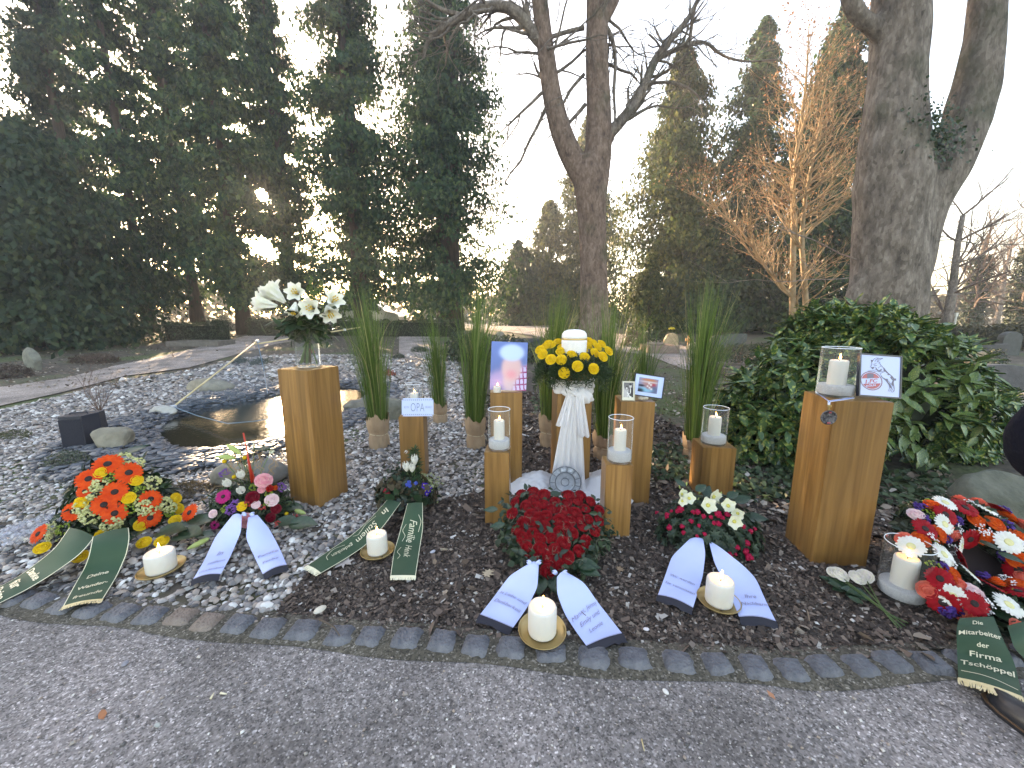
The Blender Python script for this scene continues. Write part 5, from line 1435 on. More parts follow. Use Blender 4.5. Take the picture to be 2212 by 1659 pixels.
# ------------------------------------------------------------------ ribbons
class Ribbon:
    def __init__(s, Lp, Rp, z0, z1, n=26, hump=.0, wob=.006, seed=0):
        rg = np.random.default_rng(seed)
        def res(P):
            P = np.array(P, float); d = np.r_[0, np.cumsum(np.linalg.norm(np.diff(P, axis=0), axis=1))]; d /= d[-1]
            t = np.linspace(0, 1, n); Q = np.stack([np.interp(t, d, P[:, i]) for i in (0, 1)], -1)
            for _ in range(3): Q[1:-1] = (Q[:-2] + 2 * Q[1:-1] + Q[2:]) / 4
            return Q
        Lq, Rq = res(Lp), res(Rp); t = np.linspace(0, 1, n)
        zz = z1 + (z0 - z1) * (1 - sstep(t / .62)) + hump * np.sin(t * 9 + seed) * (t > .1)
        zz = np.maximum(zz, z1 - .004); zl = zz + wob * np.sin(t * 7 + seed); zr = zz + wob * np.sin(t * 8 + seed * 2 + 1.5)
        s.L = np.array([U(*q, z) for q, z in zip(Lq, zl)]); s.R = np.array([U(*q, z) for q, z in zip(Rq, zr)]); s.n = n; s.seed = seed
        s.len = np.linalg.norm(np.diff((s.L + s.R) / 2, axis=0), axis=1).sum(); s.w = np.linalg.norm(s.L - s.R, axis=1).mean()
    def at(s, u, v, lift=0):
        u = np.asarray(u, float); v = np.asarray(v, float); k = np.clip(v, 0, 1) * (s.n - 1); i = np.minimum(k.astype(int), s.n - 2); f = (v * (s.n - 1) - i)
        Lv = s.L[i] + (s.L[i + 1] - s.L[i]) * f[..., None]; Rv = s.R[i] + (s.R[i + 1] - s.R[i]) * f[..., None]
        p = Lv + (Rv - Lv) * u[..., None]
        p[..., 2] += .006 * np.sin(u * 3.14) * np.sin(v * 11 + s.seed) + .007 * np.sin(u * 3.14) + lift
        return p
    def build(s, root, mat, edge=None):
        u, v = np.meshgrid(np.linspace(0, 1, 9), np.linspace(0, 1, s.n)); P = s.at(u, v) - np.array(root.location)
        s.o = obj('ribbon', MB().grid(P).me('ribbon', mat, True), root); s.root = root
        if edge is not None:
            for a, b in ((.004, .028), (.972, .996)):
                u, v = np.meshgrid(np.array([a, b]), np.linspace(0, 1, s.n)); obj('edge_stripe', MB().grid(s.at(u, v, .0016) - np.array(root.location)).me('edge_stripe', edge, True), s.o)
        return s
    def fringe(s, mat, length, strands=0, head=None):
        k = length / s.len; loc = np.array(s.root.location); rg = np.random.default_rng(s.seed + 7)
        if strands == 0:
            u, v = np.meshgrid(np.linspace(-.01, 1.01, 9), np.linspace(.985, 1 + k, 6)); P = s.at(u, v, .003); P[..., 2] = np.maximum(.012, P[..., 2] - .016 * ((v - 1) / k).clip(0))
            P[-1] += rg.normal(0, .003, P[-1].shape)
            obj('fringe', MB().grid(P - loc).me('fringe', mat, True), s.o)
            u, v = np.meshgrid(np.linspace(0, 1, 9), np.array([.976, .984])); obj('stitching', MB().grid(s.at(u, v, .0042) - loc).me('stitching', M('stitching', (.30, .30, .42), rough=.6), True), s.o)
        else:
            mb = MB()
            if head is not None:
                u, v = np.meshgrid(np.linspace(0, 1, 9), np.linspace(.985, 1.0 + k * .25, 3)); mb.grid(s.at(u, v, .002) - loc)
            for q in np.linspace(0, 1, strands):
                q2 = q + rg.normal(0, .018); vv = np.array([.995, 1 + k * .5, 1 + k * rg.uniform(.85, 1.1)]); uu = np.array([q, (q + q2) / 2, q2 + rg.normal(0, .02)])
                P = s.at(uu, vv, .002); P[:, 2] = np.maximum(.012, P[:, 2]); w = .0017
                T = P[-1] - P[0]; sd = np.cross(T, [0, 0, 1]); sd /= np.linalg.norm(sd); mb.grid(np.stack([P - sd * w, P + sd * w], 1) - loc)
            o = obj('fringe', mb.me('fringe', mat), s.o); o['kind'] = 'stuff'
    def text(s, body, v, wf, mat, shear=.25, bold=.0, u=.5, slope=0, along=False, hk=1.0):
        V, Fc, sz = text_geo(body, shear, 1.0, bold); loc = np.array(s.root.location)
        if not along:
            k = wf * s.w / sz[0]; uu = u + V[:, 0] * k / s.w; vv = v - V[:, 1] * k * hk / s.len + slope * (uu - u)
        else:
            k = wf * s.len / sz[0]; vv = v + V[:, 0] * k / s.len; uu = u + V[:, 1] * k * hk / s.w + slope * (vv - v)
        obj('lettering', mesh('lettering', s.at(uu, vv, .0035) - loc, Fc, mat), s.o)
    def swash(s, pts, mat, wd=.003):
        P = s.at(np.array([p[0] for p in pts]), np.array([p[1] for p in pts]), .0034)
        t = np.linspace(0, len(P) - 1, 16); P = np.stack([np.interp(t, np.arange(len(P)), P[:, i]) for i in range(3)], -1)
        for _ in range(2): P[1:-1] = (P[:-2] + 2 * P[1:-1] + P[2:]) / 4
        T = np.gradient(P, axis=0); sd = np.cross(T, [0, 0, 1]); sd /= np.linalg.norm(sd, axis=1)[:, None]
        obj('flourish', MB().grid(np.stack([P - sd * wd / 2, P + sd * wd / 2], 1) - np.array(s.root.location)).me('flourish', mat), s.o)

# ------------------------------------------------------------------ 1 orange gerbera spray
Z1 = lambda x, y: (x / 3.781, y / 3.781 + 905)
dm = Dome(243, 1128, 992, 122, .28); dm.c[0] += .07; dm.r[0] *= .86
a1 = thing('flower_spray', dm.c, 'funeral spray of orange gerberas and yellow roses with green ribbons', 'flower arrangement')
dm.core(a1); dm.foliage(a1, 1500, .075, LEAFG); dm.foliage(a1, 700, .10, LEAFD, .9, .25, 'grassy_foliage')
for x, y, r in ((880, 370, 104), (1052, 440, 100), (725, 490, 96), (938, 597, 96), (850, 700, 96), (938, 770, 96), (600, 755, 88), (1230, 655, 84), (1225, 808, 88), (1550, 765, 80), (315, 940, 86), (690, 590, 60)):
    p, n = dm.hit(*Z1(x, y), 1.06)
    if x in (315, 1550): p, n = U(*Z1(x, y), .13), np.array([-.2, -.7, .6])
    flower(a1, me_ger['orange'], p, n, 2 * r / 3.781 * (p[1]) / F * .98, me_cd)
for x, y in ((830, 440), (1050, 645), (675, 680), (350, 1060), (1180, 1015), (1325, 1005), (1430, 650), (1450, 735), (1435, 830), (840, 950), (1110, 505), (1150, 865), (660, 1130)):
    p, n = dm.hit(*Z1(x, y), 1.03); flower(a1, random.choice(me_rose_yel), p, n, .068)
for i, (x, y) in enumerate(((1015, 335), (1110, 375), (780, 600), (710, 750), (910, 860), (1165, 700), (1240, 525), (1370, 720), (440, 900), (820, 545), (680, 720), (950, 830), (740, 800), (450, 950), (1330, 700), (1200, 740))):
    p, n = dm.hit(*Z1(x, y), 1.0); flower(a1, me_wax[i % 2], p, n, .095)
for x, y in ((900, 480), (1140, 590), (1060, 730), (520, 900), (1380, 760)):
    p, n = dm.hit(*Z1(x, y), 1.0); flower(a1, me_lime, p, n, .07)
for x, y, dx, dy, s in ((1300, 930, 1, -.2, .22), (1480, 880, 1, .1, .22), (1600, 850, 1, .3, .2), (920, 320, 0, 1, .12), (1100, 960, .4, -.6, .2), (1450, 950, 1, -.3, .22), (1000, 300, .4, 1, .18)):
    p = U(*Z1(x, y), .06 if y > 600 else .36); put_leaf(a1, p, (dx, dy, .25), (0, -.3, 1), s)
r_ = Ribbon([(150, 1140), (119, 1185), (79, 1217), (40, 1246), (0, 1267), (-50, 1290)], [(205, 1160), (180, 1193), (159, 1209), (106, 1246), (53, 1278), (0, 1303), (-50, 1331)], .17, .045, seed=1).build(a1, GREEN_RIB, PALE)
for b, v in (('Danke', .50), ('für', .66), ('Deine', .80), ('Treue', .94)): r_.text(b, v, .66 if b != 'für' else .4, GOLDT, 0, .02)
r_.fringe(GOLDF, .03, 40, True)
r_ = Ribbon([(200, 1160), (192, 1200), (182, 1228), (159, 1267), (135, 1312)], [(278, 1140), (281, 1160), (275, 1196), (254, 1244), (222, 1296)], .17, .04, seed=2).build(a1, GREEN_RIB, PALE)
for b, v, w in (('Deine', .60, .50), ('Wander-', .74, .70), ('freunde', .87, .68)): r_.text(b, v, w, GOLDT, .1, .02, slope=-.06)
r_.fringe(GOLDF, .028, 44, True)
# crumpled cellophane beside the spray
CEL = glassmat('cellophane', (.93, .93, .97), .06, .10)
u, v = np.meshgrid(np.linspace(-1, 1, 26), np.linspace(-1, 1, 26)); uu = u * np.sqrt(1 - v * v / 2); vv = v * np.sqrt(1 - u * u / 2)
P = np.stack([uu * .17, vv * .28, .05 + .05 * np.abs(fbm(uu * 4, vv * 4, 0, 8)) + rng.normal(0, .008, u.shape)], -1)
p = U(92, 1160)
tag(obj('cellophane_wrap', MB().grid(P).me('cellophane_wrap', CEL), None, (p[0], p[1], .01), (0, 0, R(-35))), 'crumpled clear cellophane lying left of the orange spray', 'cellophane')

# ------------------------------------------------------------------ 2 mixed colourful spray
Z2 = lambda x, y: (x / 4.32 + 384, y / 4.32 + 905)
dm = Dome(545, 1115, 1030, 85, .22)
a2 = thing('flower_spray', dm.c, 'mixed pink, white and purple flower spray with red sticks and white ribbons', 'flower arrangement')
dm.core(a2); dm.foliage(a2, 1500, .055, LEAFD); dm.foliage(a2, 700, .07, FERN, .95, .18, 'feathery_foliage')
def F2(me, x, y, s, c=None, lift=1.05, name=None):
    p, n = dm.hit(*Z2(x, y), lift); return flower(a2, me, p, n, s, c, name)
F2(me_ger['magenta'], 425, 725, .095, me_cd)
for x, y in ((600, 520), (605, 650), (485, 590)): F2(me_tul, x, y + 35, .078)
F2(me_rose['pink'], 800, 585, .10, lift=1.12); F2(me_rose['pale'], 875, 760, .078); F2(me_rose['pink'], 640, 945, .085); F2(me_rose['pink'], 780, 665, .045); F2(me_rose['pale'], 730, 800, .05); F2(me_rose['dred'], 865, 920, .055); F2(me_rose['pale'], 335, 885, .05)
F2(me_tul_r, 850, 670, .07); F2(me_tul_o, 900, 660, .05); F2(me_rose['dred'], 700, 735, .075); F2(me_rose['dred'], 915, 840, .06); F2(me_ger['magenta'], 345, 990, .06, me_cd); F2(me_rose_yel[0], 600, 818, .055)
for x, y in ((540, 800), (440, 510), (500, 850), (960, 640)): F2(me_stat, x, y, .065)
for x, y in ((1015, 885), (1175, 925), (525, 540)): F2(me_ball, x, y, .028)
for x, y in ((930, 985), (650, 790), (790, 830), (1100, 920)): F2(me_pk, x, y, .05)
for x, y in ((840, 790), (700, 640), (850, 700), (440, 840)): F2(me_lime, x, y, .045)
base = dm.c + np.array([0, .02, .12])
STEM = M('green_stem', (.06, .11, .03), (.10, .16, .05), rough=.5)
def stemmed(root, me, px, py, dist, size, n, base, name=None, centre=None, r=.003, mat=None):
    p = D(px, py, dist); mid = (p + base) / 2 + np.array([0, 0, .03]); loc = np.array(root.location)
    obj('stem', MB().tube([base - loc, mid - loc, p - loc], r, 5).me('stem', mat or STEM, True), root)
    return flower(root, me, p, n, size, centre, name)
for x, y in ((435, 395), (625, 360)): stemmed(a2, me_ball, *Z2(x, y), dm.c[1] + .04, .03, (0, 0, 1), base)
for x, y, n in ((400, 360, (-1, -.1, .15)), (450, 320, (-.9, .2, .5))): 
    stemmed(a2, me_bud_g, *Z2(x + 140, y + 5), dm.c[1] + .04, .13, tuple(n), base)
for x, y, n in ((300, 1110, (-.55, -.9, -.1)), (1090, 850, (1, -.5, .0))):
    p = U(*Z2(x, y), .05); put('lily_bud', me_bud_g, a2, p, n, .12)
REDS = M('red_stick', (.50, .03, .012), rough=.4)
for x0, y0, x1, y1 in ((705, 590, 612, 130), (730, 600, 655, 385), (690, 600, 648, 330)):
    A_, B_ = D(*Z2(x0, y0), dm.c[1] - .02), D(*Z2(x1, y1), dm.c[1] + .02); obj('red_stick', MB().tube([A_ - dm.c, (A_ + B_) / 2 - dm.c, B_ - dm.c], .005, 6).me('red_stick', REDS, True), a2)
p = D(*Z2(790, 300), dm.c[1] + .05); stemmed(a2, me_hel, *Z2(715, 255), dm.c[1] + .05, .05, (-.7, -.5, .3), base); stemmed(a2, me_hel, *Z2(870, 300), dm.c[1] + .05, .04, (.7, -.5, -.3), base)
for k in range(7): put_leaf(a2, p, (math.cos(k * .9), math.sin(k * .9) * .6, .2), (0, 0, 1), .075, leaf_me(leafmat('hellebore_leaf%d' % k, (.06, .11, .03), (.09, .14, .04))) if k == 0 else None)
for x, y, dx, s in ((1050, 980, 1, .2), (930, 960, 1, .17), (330, 1090, -1, .12), (1000, 830, 1, .15)): put_leaf(a2, U(*Z2(x, y), .05), (dx, -.15, .1), (0, -.3, 1), s)
# curled willow twigs
CURL = M('corkscrew_willow', (.30, .19, .09), rough=.7); mb = MB(); rg = np.random.default_rng(12)
for k in range(16):
    px0, py0 = Z2(rg.uniform(450, 900), rg.uniform(480, 600)); A_ = D(px0, py0, dm.c[1]); d = np.array([rg.normal(0, .5), rg.normal(.2, .3), rg.uniform(.3, 1)]); pts = [A_]
    L_ = rg.uniform(.12, .34); ph = rg.uniform(0, 6)
    for j in range(14):
        d2 = d + .9 * np.array([math.sin(j * 1.1 + ph), .4 * math.cos(j * .9 + ph), .6 * math.cos(j * 1.3 + ph)]); pts.append(pts[-1] + d2 / np.linalg.norm(d2) * L_ / 14)
    mb.tube(np.array(pts) - dm.c, .0022, 4)
for pts in ([Z2(450, 628), Z2(350, 628), Z2(305, 680), Z2(270, 740), Z2(190, 775)],): mb.tube(np.array([U(*q, .06) for q in pts]) - dm.c, .004, 5)
o = obj('willow_twigs', mb.me('willow_twigs', CURL), a2); o['kind'] = 'stuff'
def bowknot(root, px, py, z, s, mat):
    c = U(px, py, z) - np.array(root.location); mb = MB()
    for sg in (-1, 1):
        u, v = np.meshgrid(np.linspace(0, 2 * math.pi, 19), np.linspace(0, 1, 7)); 
        P = np.stack([sg * (.01 + s * .55 * v * (1 + .2 * np.sin(2 * u))) + .3 * s * np.sin(v * 3) * .2, .22 * s * np.sin(u) * np.sin(v * 2.6 + .3), .30 * s * np.cos(u) * np.sin(v * 2.4 + .3) + .15 * s * v], -1)
        mb.grid(P + c)
    obj('bow', mb.me('bow', mat, True), root)
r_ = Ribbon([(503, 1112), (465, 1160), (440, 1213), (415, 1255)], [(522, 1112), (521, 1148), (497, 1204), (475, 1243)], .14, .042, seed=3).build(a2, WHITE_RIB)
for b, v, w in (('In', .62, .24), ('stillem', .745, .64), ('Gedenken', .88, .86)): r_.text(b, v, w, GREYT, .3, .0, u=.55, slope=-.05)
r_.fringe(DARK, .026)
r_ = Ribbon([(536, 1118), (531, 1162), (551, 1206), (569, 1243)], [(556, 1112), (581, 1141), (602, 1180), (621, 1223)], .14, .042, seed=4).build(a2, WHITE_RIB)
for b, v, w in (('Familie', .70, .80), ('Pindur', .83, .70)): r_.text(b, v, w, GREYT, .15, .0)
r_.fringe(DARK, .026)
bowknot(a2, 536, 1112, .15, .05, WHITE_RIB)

# ------------------------------------------------------------------ 3 planted bowl
Z3 = lambda x, y: (x / 3.781 + 631, y / 3.781 + 878)
pc = U(872, 1108); pc[1] += .10
a3 = thing('planted_bowl', pc, 'dark plant bowl with white tulips and primroses, two green ribbons', 'plant bowl')
POT = M('dark_pot', (.012, .018, .026), rough=.35)
obj('bowl', MB().lathe([(.0005, 0), (.10, 0), (.125, .01), (.165, .085), (.178, .095), (.178, .105), (.17, .105), (.16, .09), (.0005, .085)], 36).me('bowl', POT, True), a3)
class E3: pass
dm = Dome(872, 1100, 1010, 60, .17); dm.c = pc + np.array([0, 0, .07]); dm.r = np.array([.215, .17, .17])
dm.foliage(a3, 1100, .055, LEAFD, .95, .6); dm.foliage(a3, 420, .05, leafmat('heuchera', (.04, .03, .018), (.08, .06, .03)), 1.02, .9, 'brown_leaves')
for x, y in ((1005, 475), (980, 535), (937, 530)): stemmed(a3, me_tul, *Z3(x, y), pc[1] - .01, .078, (random.uniform(-.15, .15), -.1, 1), pc + np.array([.05, 0, .1]))
for k in range(7): put_leaf(a3, pc + np.array([.05 + random.uniform(-.03, .03), random.uniform(-.03, .03), .1]), (random.uniform(-.35, .35), random.uniform(-.3, .1), 1), (0, -1, .2), random.uniform(.14, .2), leaf_me(leafmat('tulip_leaf', (.05, .09, .03), (.08, .13, .05)), seg=6) if k == 0 else bpy.data.meshes['leaf'])
def F3(me, x, y, s, c=None, lift=1.05):
    p, n = dm.hit(*Z3(x, y), lift); return flower(a3, me, p, n, s, c)
F3(me_prim, 783, 725, .05, me_pc); F3(me_prim, 770, 690, .045)
for x, y in ((1095, 640), (1065, 670), (1115, 690), (1085, 690), (1130, 660), (1075, 640), (1100, 715)): F3(me_primv, x, y, .032, me_pc)
MUS = puff_me('muscari', BLUEM, 34, 11, .38, .16)
for x, y in ((955, 620), (960, 650), (1010, 628), (940, 640)): F3(MUS, x, y, .032, lift=1.15)
mb = MB()   # feathery cypress tip
P = []; 
for k in range(420):
    t = rng.random(); a = rng.uniform(0, 6.28); rr = .05 * (1 - t) + .006
    P.append((math.cos(a) * rr * rng.random() + .015 * t, math.sin(a) * rr * rng.random(), t * .30))
V, Fc = scatter(np.array(P) + np.array([.045, .06, .12]), np.tile([0., -1, .4], (420, 1)), .05, .6, wid=.2)
obj('cypress_tip', mesh('cypress_tip', V, Fc, FERN), a3)['kind'] = 'stuff'
P = np.array([(-.06, .05, .2)]) + rng.normal(size=(380, 3)) * np.array([.05, .04, .05]); V, Fc = scatter(P, rng.normal(size=(380, 3)), .03, .5, wid=.5); obj('dark_sprigs', mesh('dark_sprigs', V, Fc, LEAFD), a3)['kind'] = 'stuff'
P = np.array([(.13, .02, .16)]) + rng.normal(size=(420, 3)) * np.array([.05, .04, .035]); V, Fc = scatter(P, rng.normal(size=(420, 3)), .022, .5, wid=.6); obj('pale_sprigs', mesh('pale_sprigs', V, Fc, leafmat('pale_sprigs', (.14, .18, .07), (.45, .48, .28))), a3)['kind'] = 'stuff'
F3(me_gyp, 690, 610, .04); F3(me_gyp, 930, 375, .03, lift=1.4); F3(me_gyp, 800, 430, .035, lift=1.3)
for x, y, dx, dy, s in ((860, 730, -.1, .2, .07), (1010, 770, .5, -.3, .12), (1060, 790, .6, -.2, .1), (830, 760, -.4, -.2, .1)): put_leaf(a3, dm.hit(*Z3(x, y), 1.02)[0], (dx, dy - .3, .6), (0, -1, .3), s)
r_ = Ribbon([(838, 1078), (800, 1121), (758, 1158), (710, 1190), (664, 1222)], [(866, 1086), (827, 1140), (790, 1179), (742, 1211), (693, 1239)], .15, .035, seed=5).build(a3, GREEN_RIB, PALE)
r_.text('In', .14, .08, PALE, .35, .012, along=True, u=.55); r_.text('Stillem', .40, .25, PALE, .35, .0, along=True, u=.55); r_.text('gedenken', .68, .24, PALE, .35, .0, along=True, u=.5)
r_.swash([(.25, .22), (.12, .34), (.3, .46), (.15, .5)], PALE); r_.swash([(.3, .62), (.12, .72), (.35, .84), (.6, .86)], PALE)
r_.fringe(CREAMF, .035, 46)
r_ = Ribbon([(880, 1088), (864, 1148), (850, 1195), (843, 1246)], [(913, 1086), (914, 1142), (907, 1187), (898, 1246)], .15, .03, seed=6).build(a3, GREEN_RIB, PALE)
r_.text('Familie', .40, .30, PALE, .35, .0, along=True, u=.55); r_.text('Henk', .68, .18, PALE, .35, .0, along=True, u=.55)
r_.swash([(.78, .18), (.92, .26), (.82, .40)], PALE); r_.swash([(.22, .30), (.1, .38), (.3, .45), (.22, .53)], PALE); r_.swash([(.25, .62), (.12, .68), (.3, .74), (.2, .78)], PALE)
r_.fringe(CREAMF, .03, 52, True)

# ------------------------------------------------------------------ 4 red rose heart
Z5 = lambda x, y: (x / 3.781 + 987.5, y / 3.781 + 1015)
hb = U(1195, 1245, .05)
a4 = thing('rose_heart', (hb[0], hb[1] + .2, 0), 'heart shaped arrangement packed with red roses, white ribbons below', 'flower arrangement')
SL = .50
def tilt(px, py, lift=0):
    d = ray(px, py); y0, z0 = hb[1], .08 + lift      # plane z = z0 + SL*(y-y0)
    t = (z0 - SL * y0 - EYE) / (d[2] - SL * d[1]); return ORG + d * t
TN = np.array([0, -SL, 1.0]); TN /= np.linalg.norm(TN)
roses = [(620, 185), (525, 205), (710, 210), (905, 215), (1005, 218), (480, 270), (625, 250), (565, 300), (705, 290), (800, 270), (895, 280), (975, 265), (1085, 265), (645, 315), (455, 360), (1040, 325), (780, 325), (875, 345), (960, 360), (1155, 335), (600, 370), (725, 385), (545, 440), (625, 440), (715, 465), (835, 420), (920, 425), (1065, 415), (1150, 420), (500, 495), (1020, 475), (1120, 500), (830, 510), (935, 525), (620, 530), (530, 555), (765, 555), (680, 570), (865, 605), (1050, 590), (575, 645), (680, 650), (800, 660), (990, 665), (640, 710), (740, 720), (900, 715), (830, 770), (735, 830), (665, 395), (1000, 410), (560, 590), (890, 470)]
cen = np.array(Z5(810, 470))
pts = []
for x, y in roses:
    px, py = Z5(x, y); ed = min(1, math.hypot((px - cen[0]) / 95, (py - cen[1]) / 90)); p = tilt(px, py, .05 * (1 - ed ** 2))
    pts.append(p); side = np.array([(px - cen[0]) / 95, -(py - cen[1]) / 95 * .8, 0]) * .55
    put('rose', random.choice(me_rose_red), a4, p, TN + side + rng.normal(size=3) * .12 + np.array([0, -.25, 0]), random.uniform(.062, .078))
pts = np.array(pts)
# moss pad, ivy and lichen
hp = [Z5(x, y) for x, y in ((620, 165), (480, 210), (420, 300), (420, 400), (460, 520), (540, 680), (640, 790), (740, 900), (860, 800), (1010, 720), (1130, 600), (1190, 450), (1180, 320), (1080, 230), (950, 195), (800, 250), (720, 195))]
top = np.array([tilt(*q, -.02) for q in hp]); bot = top.copy(); bot[:, 2] = .01; bot[:, :2] = bot[:, :2] * .98 + np.array([hb[0], hb[1] + .25]) * .02; nH = len(hp)
obj('moss_pad', mesh('moss_pad', np.vstack([top, bot]) - np.array(a4.location), [tuple(range(nH))] + [((i + 1) % nH, i, nH + i, nH + (i + 1) % nH) for i in range(nH)], M('moss_pad', (.015, .022, .010), (.04, .05, .025), rough=1, scale=30, bump=1, bscale=80)), a4)
k = rng.integers(0, len(pts), 900); P = pts[k] + rng.normal(size=(900, 3)) * np.array([.04, .04, .012]) - TN * .02; V, Fc = scatter(P - np.array(a4.location), np.tile(TN, (900, 1)), .045, .6); obj('rose_leaves', mesh('rose_leaves', V, Fc, LEAFD), a4)['kind'] = 'stuff'
t = rng.random(620) * nH; i0 = t.astype(int) % nH; f = (t % 1)[:, None]; e = top[i0] * (1 - f) + top[(i0 + 1) % nH] * f; e = e + rng.normal(size=e.shape) * .03; e[:, 2] *= rng.uniform(.2, .9, 620); e[:, 2] = np.maximum(e[:, 2], .02)
V, Fc = scatter(e - np.array(a4.location), e - np.array([hb[0], hb[1] + .3, 0]) + np.array([0, 0, .3]), .042, .5, wid=.85); obj('ivy_edging', mesh('ivy_edging', V, Fc, leafmat('ivy_edging', (.014, .034, .018), (.05, .085, .04))), a4)['kind'] = 'stuff'
mb = MB(); rg = np.random.default_rng(2)
for k in range(110):
    p = pts[rg.integers(len(pts))] + rg.normal(size=3) * np.array([.05, .05, .006]) + TN * .02; q = [p]
    d = rg.normal(size=3)
    for j in range(5): d = d + rg.normal(size=3) * .9; d /= np.linalg.norm(d); q.append(q[-1] + d * .011)
    mb.tube(np.array(q) - np.array(a4.location), .0009, 3, cap=False)
obj('lichen', mb.me('lichen', M('lichen', (.16, .17, .13), rough=.9)), a4)['kind'] = 'stuff'
for x, y, dx, dy, s in ((690, 880, -.2, -1, .13), (770, 890, .2, -1, .12), (960, 760, 1, -.3, .14), (330, 330, -1, .1, .09), (390, 450, -1, -.2, .09), (1000, 800, .8, -.5, .12), (760, 205, .9, .3, .09)): put_leaf(a4, tilt(*Z5(x, y), -.01), (dx, dy, 0), (0, -.3, 1), s)
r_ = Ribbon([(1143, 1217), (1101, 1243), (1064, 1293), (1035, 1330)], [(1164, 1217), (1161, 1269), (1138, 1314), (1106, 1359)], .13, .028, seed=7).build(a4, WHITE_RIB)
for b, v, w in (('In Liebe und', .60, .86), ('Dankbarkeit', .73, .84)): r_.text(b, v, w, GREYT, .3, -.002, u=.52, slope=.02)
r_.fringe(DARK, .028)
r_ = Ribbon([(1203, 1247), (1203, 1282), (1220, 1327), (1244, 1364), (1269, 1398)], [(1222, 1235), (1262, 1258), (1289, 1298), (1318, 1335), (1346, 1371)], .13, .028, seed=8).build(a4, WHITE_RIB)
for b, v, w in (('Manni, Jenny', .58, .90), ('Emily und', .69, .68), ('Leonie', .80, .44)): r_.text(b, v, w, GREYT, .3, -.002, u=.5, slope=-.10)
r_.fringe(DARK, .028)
bowknot(a4, 1153, 1216, .14, .045, WHITE_RIB); bowknot(a4, 1209, 1238, .13, .045, WHITE_RIB)

# ------------------------------------------------------------------ 5 azaleas and hellebores
Z7 = lambda x, y: (x / 4.319 + 1371.5, y / 4.319 + 1015)
dm = Dome(1527, 1165, 1078, 100, .24)
a5 = thing('azalea_arrangement', dm.c, 'dark leaved red azaleas and white hellebores with white ribbons', 'flower arrangement')
dm.core(a5, .75)
n = 460; d = rng.normal(size=(n, 3)); d /= np.linalg.norm(d, axis=1)[:, None]; d[:, 2] = np.abs(d[:, 2]); c0 = d * dm.r * rng.uniform(.82, 1.06, (n, 1)); c0[:, 2] = np.maximum(c0[:, 2], .03)
Pq, Nq = [], []
ros_V, ros_F = [], []
for k in range(n):                           # rosettes of small leaves
    fr = np.array(frame(d[k] + np.array([0, 0, .4]))); m = 7
    a = np.arange(m) * 2 * math.pi / m + rng.random()
    for j in range(m):
        o3 = fr @ np.array([math.cos(a[j]), math.sin(a[j]), .35]); up3 = fr @ np.array([0, 0, 1.0]); x3 = np.cross(o3, up3); x3 /= np.linalg.norm(x3); z3 = np.cross(x3, o3); o3 = o3 / np.linalg.norm(o3)
        Pq.append(c0[k]); Nq.append(np.stack([x3 * .5, o3, z3], -1) * rng.uniform(.026, .040))
V, Fc = batch(LEAF_V, LEAF_F, np.array(Nq), np.array(Pq)); obj('azalea_leaves', mesh('azalea_leaves', V, Fc, leafmat('azalea_leaves', (.010, .026, .016), (.035, .062, .032), rough=.4, transl=.1)), a5)['kind'] = 'stuff'
for x, y, b in ((205, 400, 1), (300, 415, 1.1), (340, 385, .8), (425, 370, 1.6), (545, 395, 1), (585, 395, 1.2), (640, 435, 1), (710, 440, .9), (780, 415, 1.6), (860, 415, 1.2), (525, 480, 1), (440, 525, 1), (320, 540, 1.3), (455, 585, .9), (600, 520, .8), (780, 500, 1.2), (650, 600, .8), (1010, 530, 1), (1080, 575, 1), (1120, 550, .8), (1045, 685, 1.2), (955, 725, 1), (880, 790, 1.3), (1035, 760, 1.4), (1070, 820, 1.6), (580, 615, .7), (300, 440, .9), (405, 385, 1.2), (740, 495, .9), (935, 785, .8), (820, 450, .9)):
    p, nn = dm.hit(*Z7(x, y), 1.08); flower(a5, me_az, p, nn, .032 * b)
for x, y, s in ((435, 225, .065), (505, 265, .065), (440, 290, .055), (730, 250, .09), (680, 330, .085), (870, 335, .075), (960, 405, .062), (925, 480, .075)):
    stemmed(a5, me_hel, *Z7(x, y), dm.c[1] - .02 - .20 * max(0, y - 230) / 250, s * 1.15, (random.uniform(-.4, .4), -.8, random.uniform(.0, .5)), dm.c + np.array([.03, .05, .1]), centre=me_hc, r=.0025)
for x, y in ((480, 150), (595, 225), (580, 295), (420, 180), (790, 240), (800, 320)): stemmed(a5, me_bud_g, *Z7(x, y), dm.c[1] + .02, .035, (random.uniform(-.4, .4), -.3, 1), dm.c + np.array([.03, .05, .1]), r=.002)
for x, y, dx, dy, s in ((930, 300, .6, .4, .11), (1020, 440, 1, -.2, .13), (980, 470, .8, -.6, .12), (650, 260, .2, .6, .1), (570, 200, .5, .6, .09), (470, 160, -.3, .8, .08), (860, 260, .5, .5, .09), (760, 340, .2, -.6, .1)): put_leaf(a5, D(*Z7(x, y), dm.c[1]), (dx, dy - .4, .2), (0, -.5, 1), s)
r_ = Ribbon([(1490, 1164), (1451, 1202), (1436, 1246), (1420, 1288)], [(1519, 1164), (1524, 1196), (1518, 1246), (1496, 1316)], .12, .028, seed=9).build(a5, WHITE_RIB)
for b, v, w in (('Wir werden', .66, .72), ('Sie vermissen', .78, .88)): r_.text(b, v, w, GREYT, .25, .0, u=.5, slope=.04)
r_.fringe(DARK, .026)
r_ = Ribbon([(1531, 1168), (1543, 1216), (1573, 1274), (1598, 1336)], [(1566, 1190), (1605, 1221), (1633, 1249), (1652, 1293), (1678, 1346)], .12, .028, seed=10).build(a5, WHITE_RIB)
